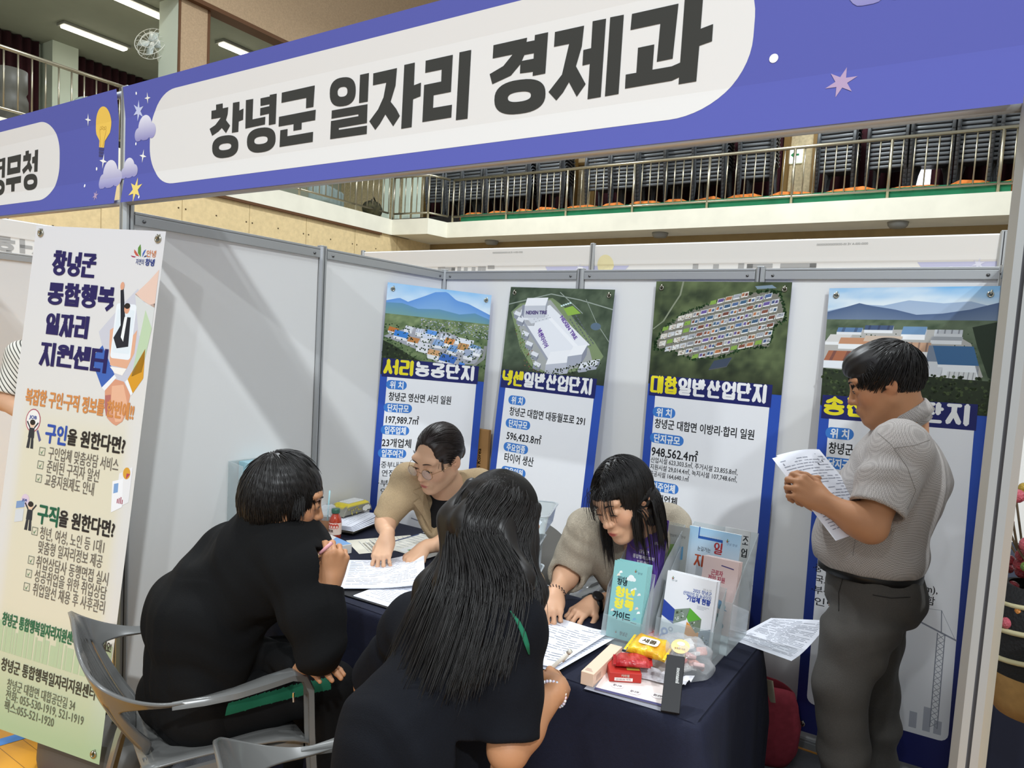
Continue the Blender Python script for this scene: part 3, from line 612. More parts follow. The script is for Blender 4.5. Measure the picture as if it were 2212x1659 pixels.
e = signboard(-2.45+.02, -.02, YB, 'back of a pale cloth sign behind the inner left corner, lettering mirrored'); sign_back(e, 2.41, '해병대', vb(957)+2.43-.06, .20, True)
for x in (0, -2.45, 3*PW): post(x, YB, FT+.01, 'post between the two pale sign backs behind the wall' if x == 0 else ('post at the left end of the pale sign backs' if x < 0 else 'post of the row behind, hidden beyond the near right post'), group='posts of the row behind')
mt = Matrix(((0, 0, 1, -5*PW), (1, 0, 0, -1.2), (0, 1, 0, FB), (0, 0, 0, 1)))
e = empty('booth_sign', mtx=mt, label='back of a pale cloth sign behind the standing banner at the far left', cat='sign', group='cloth signs above the stands'); sign_back(e, 4.2, '선현작', 2.02, .26, False, False)
post(-5*PW, 3.02, FT, 'post at the right end of the far left sign back', group='posts of the row behind')
# ================================================================ posters and the standing banner
def vnoise(x, y, s=0):
    def h(i, j): return (math.sin(i*127.1+j*311.7+s*74.7)*43758.5453) % 1.0
    i, j = math.floor(x), math.floor(y); a, b_ = x-i, y-j; a = a*a*(3-2*a); b_ = b_*b_*(3-2*b_)
    return (h(i, j)*(1-a)+h(i+1, j)*a)*(1-b_)+(h(i, j+1)*(1-a)+h(i+1, j+1)*a)*b_
def fbm(x, y, s=0): return .5*vnoise(x, y, s)+.3*vnoise(2.1*x, 2.1*y, s+1)+.2*vnoise(4.3*x, 4.3*y, s+2)
def mixc(a, b_, t):
    t = min(1, max(0, t)); return tuple(p+(q-p)*t for p, q in zip(a, b_))
def field(mb, x0, y0, x1, y1, fn, nx=60, ny=45, z=0.0):
    k = len(mb.v); mb.sweep([[(x0+(x1-x0)*i/nx, y0+(y1-y0)*j/ny, z) for i in range(nx+1)] for j in range(ny+1)])
    for q in range(k, len(mb.v)): mb.c[q] = fn((mb.v[q][0]-x0)/(x1-x0), (mb.v[q][1]-y0)/(y1-y0), mb.v[q][0], mb.v[q][1])
def bld(mb, x, y, w, d, h, roof, wall, ang, z, skew=.5, stripes=0):
    """small printed building: roof parallelogram and two wall faces"""
    c, s = math.cos(ang), math.sin(ang); e1 = (c*w, s*w); e2 = (skew*d, d)
    A = (x, y); B = (x+e1[0], y+e1[1]); C_ = (B[0]+e2[0], B[1]+e2[1]); D = (x+e2[0], y+e2[1])
    P2(mb, [(A[0], A[1]-h), (B[0], B[1]-h), B, A], wall, z)
    w2 = mixc(lin(wall), (.1, .11, .16), .45); mb.col = w2; mb.poly([(B[0], B[1]-h, z), (C_[0], C_[1]-h, z), (*C_, z), (*B, z)])
    P2(mb, [A, B, C_, D], roof, z+1e-5)
    for k in range(stripes):
        t = (k+.5)/stripes; mb.col = mixc(lin(roof), (.02, .02, .05), .5); u = .12/stripes
        mb.poly([(A[0]+e1[0]*(t-u), A[1]+e1[1]*(t-u), z+2e-5), (A[0]+e1[0]*(t+u), A[1]+e1[1]*(t+u), z+2e-5), (D[0]+e1[0]*(t+u), D[1]+e1[1]*(t+u), z+2e-5), (D[0]+e1[0]*(t-u), D[1]+e1[1]*(t-u), z+2e-5)])
def inpoly(x, y, P):
    r = False; j = len(P)-1
    for i in range(len(P)):
        if (P[i][1] > y) != (P[j][1] > y) and x < (P[j][0]-P[i][0])*(y-P[i][1])/(P[j][1]-P[i][1])+P[i][0]: r = not r
        j = i
    return r
def trees(mb, rnd, n, P, z, cols=('#27401f', '#35532a', '#1d331b'), r=.0035):
    xs = [p[0] for p in P]; ys = [p[1] for p in P]
    for _ in range(n):
        x, y = rnd.uniform(min(xs), max(xs)), rnd.uniform(min(ys), max(ys))
        if inpoly(x, y, P): q = r*rnd.uniform(.6, 1.2); dot(mb, x, y, q, q, rnd.choice(cols), z, 7)
def ridge(mb, x0, x1, base, pts, col_top, col_base, z):
    """mountain silhouette, hazier towards its foot"""
    n = 40
    for i in range(n):
        xa, xb = x0+(x1-x0)*i/n, x0+(x1-x0)*(i+1)/n; ya = np.interp((xa-x0)/(x1-x0), *zip(*pts)); yb = np.interp((xb-x0)/(x1-x0), *zip(*pts)); k = len(mb.v)
        mb.poly([(xa, base, z), (xb, base, z), (xb, yb, z), (xa, ya, z)]); mb.c[k] = mb.c[k+1] = lin(col_base); mb.c[k+2] = mb.c[k+3] = lin(col_top)
    return
def frame_mtx(TL, TR, lean, roll=0.0):
    TL, TR = Vector(TL), Vector(TR); u = (TR-TL).normalized(); n = Vector((u.y, -u.x, 0)).normalized()
    w = Vector((0, 0, -math.cos(lean)))+n*math.sin(lean); w -= u*w.dot(u); w.normalize(); u, w = u*math.cos(roll)-w*math.sin(roll)*-1, w*math.cos(roll)-u*math.sin(roll); nn = u.cross(-w)
    return Matrix(((u.x, -w.x, nn.x, TL.x), (u.y, -w.y, nn.y, TL.y), (u.z, -w.z, nn.z, TL.z), (0, 0, 0, 1)))
M_ring = mat('eyelet_steel', '#b9b5a6', .2, metal=1.0)
def eyelet(e, x, y, r=.011, nm='eyelet'):
    a = MB(); a.tube([(x+r*.75*math.cos(2*PI*i/20), y+r*.75*math.sin(2*PI*i/20), .002) for i in range(20)], r*.32, 8, closed=True)
    a.tube([(x, y-.002, -.001), (x+.001, y+.004, .012), (x+.003, y+.012, .010), (x+.004, y+.016, -.004)], .0032, 7); a.build(nm, M_ring, e, smooth=True)
# local coordinates of every poster: x right, y up with 0 at the top edge (so y = -v)
NAVY, BLUE, WHT = '#1e2466', '#2f53b4', '#f3f4f7'
def poster(TL, TR, lean, wd, label, photo, yellow, white, body, ht=1.8, roll=0.0, ty=.512):
    e = empty('hanging_poster', mtx=frame_mtx(TL, TR, lean, roll), label=label, cat='poster', group='industrial estate posters on the back wall')
    a = MB(); nx, ny = 6, 30
    def base(u, v, x, y): return mixc(lin('#1d2363'), lin('#2f55b8'), (v-.12)*1.9 if v < .65 else 1.0-(v-.65)*.4)
    field(a, 0, -ht, wd, 0, base, nx, ny); o = a.build('sheet', M_vinyl, e, colors=True, smooth=True)
    a = MB(); photo(a, wd); a.build('photo', M_vinyl, e, colors=True)
    a = MB()
    k = len(a.v); P2(a, [(wd*.065, -.47), (wd*.925, -.47)]+[(wd*.925-.03+.03*math.cos(t), -1.65-.03*math.sin(t)) for t in (0, .4, .8, 1.2, 1.57)]+[(wd*.065+.03-.03*math.sin(t), -1.65-.03*math.cos(t)) for t in (0, .4, .8, 1.2, 1.57)], WHT, .0006)
    # faint crane and buildings printed at the foot of the white field
    g = '#b9bcc6'
    for x, h in ((.05, .16), (.085, .10), (.11, .19), (.40, .06), (.45, .09), (.49, .05)): P2(a, [(wd*.065+x*.9+.005, -1.66), (wd*.065+x*.9+.03, -1.66), (wd*.065+x*.9+.03, -1.66+h), (wd*.065+x*.9+.005, -1.66+h)], g, .0007)
    cx = wd*.84; q = MB(); q.col = lin('#8f939f')
    def bar(p, r, t=.0016):
        d = Vector((r[0]-p[0], r[1]-p[1])).normalized(); n = Vector((-d.y, d.x))*t; q.poly([(p[0]+n.x, p[1]+n.y, .0008), (p[0]-n.x, p[1]-n.y, .0008), (r[0]-n.x, r[1]-n.y, .0008), (r[0]+n.x, r[1]+n.y, .0008)])
    for i in range(16):
        y0, y1 = -1.64+.022*i, -1.64+.022*(i+1); bar((cx-.012, y0), (cx+.012, y1), .0009); bar((cx+.012, y0), (cx-.012, y1), .0009)
    bar((cx-.012, -1.64), (cx-.012, -1.285)); bar((cx+.012, -1.64), (cx+.012, -1.285)); bar((cx-.24, -1.20), (cx+.05, -1.30), .003); bar((cx, -1.285), (cx-.005, -1.20)); bar((cx-.005, -1.20), (cx-.2, -1.215), .0006); bar((cx-.005, -1.2), (cx+.045, -1.298), .0006)
    a.add(q.v, q.f); a.c[-len(q.v):] = q.c
    a.build('white_field', M_vinyl, e, colors=True)
    # title: yellow and white heavy letters on a navy outline that bulges round each letter
    a = MB(); n = len(yellow)+len(white); gap = .04; gw = (wd*.90-.01)/(n+gap*(n-1)); gh = .082; sw = .0155 if n > 6 else .018; y0 = -ty; x = .012
    for dx, dy in ((.0, .0), (.007, -.006)):
        heavy(a, yellow+white, x+dx, y0+dy, gw, gh, sw+.040, NAVY, gap, .0009, True)
    P2(a, [(x-.005, y0-.012), (x+wd*.9+.008, y0-.014), (x+wd*.9+.008, y0+gh+.0), (x-.005, y0+gh)], NAVY, .00095)
    xe = heavy(a, yellow, x, y0, gw, gh, sw, '#efe12a', gap, .0012, True); heavy(a, white, xe+gw*gap, y0, gw, gh, sw, '#f4f4f4', gap, .0012, True)
    a.build('title', M_vinyl, e, colors=True)
    a = MB()
    for it in body:
        if it[0] == 'pill':
            _, x, v, w, s = it; P2(a, rrect(x, -v-.023, x+w, -v+.023, .022, .022, 8), '#3f80d2', .0008); text(a, s, x+.018, -v-.0165, .042, w-.036, '#f2f6fb', .028, .0011)
        else:
            _, x, v, h, w, s = it[:6]; text(a, s, x, -v-h*.38, h, w, '#1d1d22', .016 if len(it) < 7 else it[6], .0010)
    a.build('lettering', M_vinyl, e, colors=True)
    for x, y in ((.028, -.03), (wd-.028, -.03), (.028, -ht+.03), (wd-.028, -ht+.03)): eyelet(e, x, y)
    return e
# --- the four printed photographs
def photo1(a, wd):
    rnd = random.Random(1)
    field(a, 0, -.25, wd, 0, lambda u, v, x, y: mixc(lin('#e4eff5'), lin('#7fb9e8'), (v-.45)*1.6+.7*(fbm(u*4, v*5)-.5)), 30, 20, .0004)
    ridge(a, 0, wd, -.17, [(0, -.09), (.12, -.07), (.2, -.085), (.34, -.05), (.45, -.02), (.56, -.012), (.66, -.05), (.78, -.06), (1, -.105)], '#5f93d6', '#8fb8dc', .00045)
    ridge(a, 0, wd, -.2, [(0, -.10), (.15, -.095), (.3, -.115), (.5, -.105), (.7, -.12), (.85, -.105), (1, -.13)], '#5d8fb0', '#7ea58a', .0005)
    def land(u, v, x, y):
        n = fbm(x*30, y*40, 3); c = mixc(lin('#2f4b2c'), lin('#86986a'), n*1.3-.1)
        return mixc(c, lin('#141d10'), (.35-v)*2.6-u*.3)
    field(a, 0, -.46, wd, -.155, land, 60, 40, .00055)
    for _ in range(260):
        x, y = rnd.uniform(.18, wd), rnd.uniform(-.235, -.165); s = rnd.uniform(.003, .008); P2(a, [(x, y), (x+s, y), (x+s, y+s*.6), (x, y+s*.6)], rnd.choice(('#c9cdd6', '#aab4c4', '#d9cfc2', '#8f9bb0', '#7d8792')), .0006)
    P2(a, [(.0, -.27), (.13, -.21), (wd*.62, -.22), (wd*.97, -.29), (wd*.9, -.37), (wd*.55, -.39), (.2, -.33)], '#a9abb4', .0006)
    Z = .00065
    for x, y, w, d, h, r in ((.02,-.24,.05,.022,.012,'#c9793a'),(.05,-.262,.07,.03,.014,'#3f86d8'),(.10,-.225,.04,.02,.014,'#d9dde6'),(.12,-.285,.055,.025,.012,'#c98a50'),(.16,-.235,.035,.02,.02,'#cfd6e6'),(.19,-.26,.05,.03,.018,'#d5dcec'),(.21,-.235,.06,.02,.016,'#5a93dc'),(.17,-.31,.06,.03,.02,'#e2e4ec'),(.25,-.29,.06,.03,.014,'#8fb0dc'),(.29,-.25,.055,.022,.016,'#c7cedd'),(.23,-.34,.06,.028,.022,'#d8a878'),(.31,-.275,.05,.03,.016,'#d48d4c'),(.33,-.31,.05,.03,.016,'#6f9bd0'),(.29,-.365,.085,.036,.012,'#3d6ec0'),(.37,-.26,.05,.022,.014,'#dfe2ea'),(.38,-.30,.055,.035,.014,'#c09058'),(.42,-.33,.05,.035,.018,'#9aa7c0'),(.41,-.265,.05,.02,.01,'#d8dde8'),(.45,-.285,.06,.02,.012,'#7ca3cf'),(.47,-.31,.04,.025,.014,'#cfd6e4'),(.4,-.38,.03,.014,.008,'#4f8ae0')):
        bld(a, x, y, w, d, h, r, '#eceef2', -.12+rnd.uniform(-.1, .1), Z, rnd.uniform(.1, .7), rnd.choice((0, 0, 2, 3))); Z += 3e-6
    trees(a, rnd, 420, [(0, -.2), (wd, -.2), (wd, -.4), (0, -.42)], .00075, r=.004)
    P2(a, [(0, -.29), (.05, -.31), (.17, -.37), (.32, -.42), (.4, -.46), (0, -.46)], '#232f1c', .0008); trees(a, rnd, 260, [(0, -.29), (.05, -.31), (.17, -.37), (.32, -.42), (.4, -.46), (0, -.46)], .00081, ('#2e3d22', '#3a4a29', '#1a2415'), .006)
    P2(a, [(wd*.97, -.27), (wd, -.27), (wd*.985, -.34), (wd*.86, -.40), (wd*.6, -.43), (wd*.85, -.39), (wd*.96, -.33)], '#8f9291', .00083)
def photo2(a, wd):
    rnd = random.Random(2)
    def land(u, v, x, y): return mixc(mixc(lin('#2c3b2c'), lin('#5d6b55'), fbm(x*22, y*22, 5)*1.3-.1), lin('#15190f'), (.22-v)*3)
    field(a, 0, -.46, wd, 0, land, 60, 45, .0004)
    for p in ([(.0, -.09), (.25, -.03), (.42, -.055), (.6, -.095)], [(.45, -.05), (.52, -.16), (.6, -.25)], [(.3, -.02), (.44, -.12)]):
        for (xa, ya), (xb, yb) in zip(p[:-1], p[1:]): P2(a, [(xa, ya-.0025), (xb, yb-.0025), (xb, yb+.0025), (xa, ya+.0025)], '#9aa49a', .00045)
    P2(a, [(.02, -.13), (.07, -.085), (.26, -.05), (.33, -.09), (.42, -.17), (.52, -.25), (.58, -.32), (.55, -.37), (.30, -.445), (.18, -.40), (.10, -.31)], '#7f9069', .0005)
    P2(a, [(.03, -.13), (.09, -.09), (.25, -.06), (.50, -.29), (.53, -.36), (.30, -.43), (.20, -.40)], '#a5a8a6', .00053)
    P2(a, [(.33, -.10), (.38, -.085), (.43, -.12), (.36, -.135)], '#8fb54a', .00055)
    for k in range(5): P2(a, [(.31+.012*k, -.085+.004*k), (.32+.012*k, -.083+.004*k), (.325+.012*k, -.09+.004*k), (.315+.012*k, -.092+.004*k)], '#d4ebea', .00056)
    for r in range(3):
        for k in range(10): P2(a, [(.37+.015*r+.012*k, -.15+.01*r-.014*k), (.376+.015*r+.012*k, -.148+.01*r-.014*k), (.384+.015*r+.012*k, -.158+.01*r-.014*k), (.378+.015*r+.012*k, -.16+.01*r-.014*k)], '#5e6568', .00056)
    bld(a, .07, -.17, .10, .055, .03, '#e7e9ee', '#c9ccd4', .05, .0006, .2)
    P2(a, [(.08, -.145), (.25, -.085), (.50, -.27), (.46, -.29), (.32, -.36), (.28, -.36)], '#e9ebf0', .0006)
    P2(a, [(.08, -.145), (.28, -.36), (.28, -.378), (.08, -.163)], '#9da1ad', .00062)
    P2(a, [(.10, -.125), (.19, -.10), (.26, -.155), (.15, -.185)], '#d9dce2', .00063)
    for k in range(5):
        for r in range(5): dot(a, .13+.02*k+.012*r, -.125+.006*k-.012*r, .003, .002, '#888d98', .00064, 6)
    P2(a, [(.25, -.155), (.27, -.15), (.45, -.29), (.43, -.30)], '#f4f5f8', .00064)
    bld(a, .10, -.095, .125, .04, .062, '#eff0f3', '#c6c9d1', .05, .0007, .25); P2(a, [(.10, -.095), (.10, -.157), (.085, -.14), (.085, -.088)], '#8c90a0', .00072)
    bld(a, .265, -.385, .13, .065, .055, '#f0f1f4', '#b9bdc8', .16, .0007, .3); bld(a, .385, -.335, .08, .05, .05, '#f3f4f6', '#a4a9b6', .2, .00075, .5); bld(a, .45, -.39, .05, .03, .02, '#dfe2e8', '#a8acb8', .2, .00078); bld(a, .50, -.375, .05, .03, .02, '#dfe2e8', '#a8acb8', .2, .00079)
    for x, y in ((.04, -.14), (.06, -.17), (.10, -.24), (.13, -.29), (.17, -.34), (.19, -.39)): bld(a, x, y, .04, .018, .02, '#e3e5ea', '#8f94a0', -.3, .0007)
    q = MB(); text(q, 'NEXEN TIRE', 0, 0, .024, .125, '#46356f', .05); T = Matrix.Translation((.112, -.138, .0008)) @ Matrix.Rotation(.05, 4, 'Z')
    k = len(a.v); a.add([T @ Vector(p) for p in q.v], q.f); a.c[k:] = q.c
    q = MB(); text(q, 'NEXEN TIRE', 0, 0, .026, .145, '#6a4a9c', .05); T = Matrix.Translation((.315, -.145, .0008)) @ Matrix.Rotation(-.82, 4, 'Z'); q.v = [(p[0], p[1]+.35*p[0]*0, p[2]) for p in q.v]
    k = len(a.v); a.add([T @ Vector(p) for p in q.v], q.f); a.c[k:] = q.c
    q = MB(); text(q, '넥센타이어', 0, 0, .03, .105, '#6a4a9c', .04); T = Matrix.Translation((.19, -.215, .0008)) @ Matrix.Rotation(-.98, 4, 'Z')
    k = len(a.v); a.add([T @ Vector(p) for p in q.v], q.f); a.c[k:] = q.c
    trees(a, rnd, 300, [(.05, -.2), (.10, -.2), (.25, -.43), (.15, -.43)], .00082, ('#5c7a35', '#8c5a4a', '#3d5a2a', '#72883f'), .003)
    trees(a, rnd, 500, [(.2, -.44), (.56, -.33), (.58, -.36), (.3, -.47)], .00082, ('#26331c', '#33452a'), .004); dot(a, .52, -.18, .028, .018, '#5d7183', .0005)
def photo3(a, wd):
    rnd = random.Random(5)
    def land(u, v, x, y):
        n = fbm(x*16, y*16, 9); c = mixc(lin('#2a3625'), lin('#6a7850'), n*1.5-.3); return mixc(c, lin('#17190f'), (.28-v)*2.6)
    field(a, 0, -.47, wd, 0, land, 60, 48, .0004)
    P = [(.02, -.27), (.06, -.21), (.14, -.145), (.25, -.10), (.40, -.055), (.50, -.035), (.555, -.045), (.575, -.10), (.585, -.155), (.54, -.19), (.53, -.27), (.42, -.285), (.34, -.325), (.20, -.345), (.10, -.31), (.02, -.31)]
    P2(a, P, '#7c7a6f', .0005)
    for _ in range(500):
        i = rnd.randrange(len(P)); t = rnd.random(); p, q = P[i], P[(i+1) % len(P)]; dot(a, p[0]+(q[0]-p[0])*t+rnd.uniform(-.006, .006), p[1]+(q[1]-p[1])*t+rnd.uniform(-.006, .006), .004, .004, rnd.choice(('#203a1c', '#2b4a24')), .00052, 7)
    Z = .00056; cols = ['#8d5640', '#7a4a38', '#4a5a86', '#56709c', '#6b5a9a', '#8c8f96', '#a9adb4', '#41617e', '#b9774e']
    for r in range(-6, 9):
        for c in range(17):
            x = .035+c*.034+r*.004; y = -.325+r*.033+c*.0095
            if not inpoly(x+.01, y+.008, P) or not inpoly(x+.03, y+.014, P): continue
            if rnd.random() < .06: P2(a, [(x, y), (x+.028, y+.007), (x+.03, y+.025), (x+.004, y+.018)], '#86a94c', Z); continue
            P2(a, [(x-.002, y-.004), (x+.029, y+.004), (x+.032, y+.025), (x+.001, y+.018)], rnd.choice(('#e3e4e2', '#d9d4c9', '#c9ccd0')), Z)
            if c < 4 and r < 6:
                for _ in range(7): bx, by = x+rnd.uniform(0, .022), y+rnd.uniform(0, .014); bld(a, bx, by, .006, .004, .003, rnd.choice(('#d9d9d4', '#c9bfa9', '#a98a6a')), '#efefec', .2, Z+1e-6)
            elif rnd.random() < .55: bld(a, x+.001, y+.002, .026, .014, .004, rnd.choice(cols), '#f0f0ee', .24, Z+1e-6, .2, rnd.choice((0, 3, 4)))
            else:
                bld(a, x+.001, y+.002, .011, .013, .004, rnd.choice(cols), '#f0f0ee', .24, Z+1e-6, .2, rnd.choice((0, 2))); bld(a, x+.015, y+.004, .011, .012, .004, rnd.choice(cols), '#f0f0ee', .24, Z+2e-6, .2, 2)
            Z += 4e-7
    trees(a, rnd, 420, P, .0007, ('#2a4420', '#38552a', '#4a6a34'), .0022)
    p = [(.13, 0), (.12, -.06), (.09, -.11), (.05, -.18), (0, -.22)]
    for (xa, ya), (xb, yb) in zip(p[:-1], p[1:]): P2(a, [(xa-.004, ya), (xa+.004, ya), (xb+.004, yb), (xb-.004, yb)], '#8c937c', .0005)
    P2(a, [(.45, -.018), (.52, -.012), (.54, -.025), (.46, -.03)], '#7f94a3', .0005)
    bld(a, .28, -.385, .08, .04, .004, '#3f4a5c', '#55585a', .25, .0006)
def photo4(a, wd):
    rnd = random.Random(7)
    field(a, 0, -.25, wd, 0, lambda u, v, x, y: mixc(lin('#dfe9ee'), lin('#6fb0e0'), (v-.62)*2.0+1.1*(fbm(u*4+2, v*6, 2)-.5)), 30, 20, .0004)
    ridge(a, 0, wd, -.16, [(0, -.09), (.2, -.065), (.35, -.07), (.5, -.05), (.7, -.062), (.85, -.055), (1, -.08)], '#9fb4cf', '#b7c4d2', .00045)
    ridge(a, 0, wd, -.17, [(0, -.095), (.12, -.075), (.2, -.06), (.27, -.07), (.42, -.085), (.55, -.105), (.7, -.1), (.85, -.085), (1, -.06)], '#4f6488', '#7f90a4', .0005)
    def land(u, v, x, y): return mixc(mixc(lin('#33452f'), lin('#6f7d64'), fbm(x*24, y*40, 4)*1.2-.1), lin('#131a10'), (.30-v)*2.8)
    field(a, 0, -.47, wd, -.125, land, 60, 40, .00055)
    P2(a, [(0, -.22), (.12, -.165), (.42, -.16), (.50, -.21), (.545, -.33), (.5, -.35), (0, -.32)], '#b4b2ad', .0006)
    Z = .00065
    for x, y, w, d, h, r, wl, sk, st in ((.04,-.175,.09,.018,.01,'#5f7fa6','#e4e6e8',.3,2),(.14,-.165,.1,.018,.012,'#46597a','#e6e8ea',.2,3),(.27,-.18,.08,.03,.02,'#6f93b8','#f0f1f2',.2,0),(.38,-.175,.09,.015,.012,'#c9cdd2','#d6d9dc',.1,4),(.37,-.2,.1,.014,.014,'#a9adb2','#e8eaec',.2,0),(.0,-.215,.08,.03,.012,'#d6d4d0','#ebecec',.6,0),(.05,-.222,.11,.025,.02,'#c48f6c','#eceeee',.3,0),(.14,-.21,.13,.022,.018,'#cdb9a6','#eef0f0',.3,0),(.24,-.245,.13,.035,.02,'#c8a083','#f0f0ee',.1,5),(.0,-.29,.15,.04,.03,'#a8684a','#e6eaee',.4,3),(.36,-.28,.05,.06,.02,'#7f8b9c','#d9dcde',.1,0),(.40,-.29,.13,.07,.04,'#3f6a96','#eceff2',-.3,0),(.43,-.345,.09,.03,.02,'#dadcdc','#f0f0f0',.1,6),(.35,-.33,.06,.03,.02,'#d9dce0','#e9ecee',.2,0)):
        bld(a, x, y, w, d, h, r, wl, 0, Z, sk, st); Z += 3e-6
    trees(a, rnd, 110, [(.1, -.17), (.5, -.17), (.54, -.33), (.1, -.30)], .00064, r=.0028)
    P2(a, [(.5, -.15), (wd, -.13), (wd, -.34), (.56, -.33), (.52, -.22)], '#22301f', .00079)
    P2(a, [(0, -.325), (.2, -.33), (wd, -.345), (wd, -.47), (0, -.47)], '#27321d', .0008); trees(a, rnd, 420, [(0, -.32), (wd, -.335), (wd, -.47), (0, -.47)], .00082, ('#2f3d22', '#1c2615', '#42502e'), .006)
B_LOC = lambda s, w: ('t', .05, .645, .05, w, s)
poster((.018, 1.28, 1.90), (.36, 1.712, 1.909), .012, .545, 'leftmost hanging poster, bent across the corner behind the woman with glasses', photo1, '서리', '농공단지',
 [('pill', .033, .512, .105, '위 치'), ('t', .05, .572, .048, .325, '창녕군 영산면 서리 일원'), ('pill', .03, .63, .145, '단지규모'), ('t', .04, .69, .05, .175, '197,989.7㎡'), ('pill', .025, .745, .145, '입주업체'), ('t', .035, .81, .05, .15, '23개업체'), ('pill', .02, .865, .145, '입주여건'),
  ('t', .03, .925, .038, .36, '·중부내륙고속도로 영산IC', .005), ('t', .045, .968, .038, .3, '연접하여 교통 편리', .005), ('t', .03, 1.02, .038, .36, '·부산·대구·창원 등', .005), ('t', .045, 1.063, .038, .3, '인력 확보 용이', .005)], roll=.055, ty=.462)
poster((.471, 1.715, 1.924), (1.069, 1.715, 1.914), .078, .60, 'hanging poster of a big white factory, second from the left behind the grey chair', photo2, '넥센', '일반산업단지',
 [('pill', .066, .582, .105, '위 치'), ('t', .08, .640, .048, .442, '창녕군 대합면 대동월포로 291'), ('pill', .066, .702, .15, '단지규모'), ('t', .08, .766, .052, .21, '596,423.8㎡'), ('pill', .07, .825, .15, '주요업종'), ('t', .08, .88, .052, .18, '타이어 생산'), ('pill', .072, .948, .15, '고용인원'), ('t', .08, 1.01, .052, .15, '1,200명')])
poster((1.277, 1.715, 1.954), (1.875, 1.715, 1.951), .005, .60, 'hanging poster of a large grid of factory roofs, behind the second seated woman', photo3, '대합', '일반산업단지',
 [('pill', .033, .597, .11, '위 치'), ('t', .047, .650, .048, .455, '창녕군 대합면 이방리·합리 일원'), ('pill', .03, .718, .163, '단지규모'), ('t', .042, .780, .056, .222, '948,562.4㎡'), ('t', .042, .821, .029, .405, '산업시설 623,303.5㎡, 주거시설 23,855.8㎡,', .01), ('t', .042, .853, .029, .405, '지원시설 29,014.4㎡, 녹지시설 107,748.6㎡,', .01), ('t', .042, .885, .029, .19, '공공시설 164,640.1㎡', .01), ('pill', .04, .941, .148, '입주업체'), ('t', .05, 1.0, .05, .135, '86개업체'), ('pill', .04, 1.06, .148, '입주여건')])
poster((2.023, 1.715, 1.927), (2.600, 1.715, 1.939), .05, .575, 'rightmost hanging poster, partly hidden by the standing man', photo4, '송진', '농공단지',
 [('pill', .028, .58, .105, '위 치'), ('t', .044, .640, .05, .36, '창녕군 도천면 송진리 일원'), ('pill', .028, .70, .14, '단지규모'), ('t', .04, .762, .052, .19, '374,474.4㎡'), ('pill', .024, .82, .14, '입주업체'), ('t', .034, .878, .05, .14, '36개업체'), ('pill', .02, .935, .14, '주요업종'), ('t', .03, .995, .05, .26, '선박 및 기계부품'), ('pill', .016, 1.06, .14, '입주여건'),
  ('t', .02, 1.128, .036, .44, '·중부내륙고속도로 영산IC (4km),', .008), ('t', .034, 1.172, .036, .42, '국도 79호선 인접 교통 편리함', .008), ('t', .02, 1.216, .036, .40, '·부산·대구·창원과 인접한', .008), ('t', .034, 1.262, .036, .30, '인력 확보 용이', .008)])

# ---------------------------------------------------------------- standing banner on its stand
TLb, TRb, BRb = Vector((-.365, -.129, 1.951)), Vector((.217, .016, 1.933)), Vector((.206, -.172, .143))
u = (TRb-TLb).normalized(); w = (BRb-TRb); w -= u*w.dot(u); w.normalize(); n = u.cross(-w)
mt = Matrix(((u.x, -w.x, n.x, TLb.x), (u.y, -w.y, n.y, TLb.y), (u.z, -w.z, n.z, TLb.z), (0, 0, 0, 1)))
ban = empty('standing_banner', mtx=mt, label='tall white and green banner with navy Korean lettering standing at the left of the stand', cat='banner')
a = MB()
def bcol(u_, v_, x, y):
    v = -y; c = mixc(lin('#d9d7d9'), lin('#dcdad6'), v/.6); cream = lin('#dcd6bf'); side = min(1, max(0, (u_-.06)*14))*min(1, max(0, (.94-u_)*14))
    c = mixc(c, cream, min(1, max(0, (v-.58)*6))*side) if v < 1.2 else mixc(lin('#dcdad6'), cream, side*.9+.1)
    return mixc(c, lin('#a9bf98'), (v-1.36)*2.4) if v > 1.36 else c
field(a, 0, -1.8, .6, 0, bcol, 24, 70)
for i, p in enumerate(a.v): a.v[i] = (p[0], p[1], 0)
a.build('sheet', M_vinyl, ban, colors=True, smooth=True)
a = MB(); Z = .0006
# hands, phone and sleeves printed at the upper right
P2(a, [(.36, -.36), (.44, -.27), (.51, -.20), (.575, -.28), (.575, -.40), (.55, -.52), (.46, -.56)], '#c9c9d3', Z)
P2(a, [(.555, -.17), (.592, -.13), (.592, -.26), (.54, -.24), (.50, -.22)], '#e3c4b4', Z+.0001); P2(a, [(.50, -.215), (.56, -.255), (.592, -.245), (.592, -.33), (.54, -.36)], '#d3d5d3', Z+.0001); P2(a, [(.555, -.27), (.592, -.33), (.572, -.48), (.53, -.5)], '#bcd0ae', Z+.0002)
P2(a, rrect(.425, -.445, .515, -.255, .012, .012, 5), '#e8edf2', Z+.0003); P2(a, rrect(.432, -.425, .508, -.275, .006, .006, 4), '#dfe8ee', Z+.0004)
P2(a, [(.43, -.47), (.415, -.40), (.41, -.35), (.425, -.34), (.43, -.43), (.51, -.43), (.515, -.36), (.53, -.34), (.53, -.42), (.505, -.475)], '#e0ab8c', Z+.00025); P2(a, [(.43, -.475), (.505, -.475), (.49, -.50), (.455, -.495)], '#f0ece6', Z+.0005)
P2(a, [(.43, -.375), (.455, -.33), (.435, -.21), (.448, -.205), (.47, -.30), (.495, -.30), (.50, -.40), (.45, -.41)], '#22252f', Z+.0006); P2(a, [(.468, -.30), (.48, -.30), (.475, -.385), (.462, -.37)], '#eef0f0', Z+.0007); dot(a, .474, -.272, .012, .017, '#dba184', Z+.0007); dot(a, .474, -.262, .013, .010, '#2a2220', Z+.0008); dot(a, .441, -.195, .009, .014, '#dba184', Z+.0007)
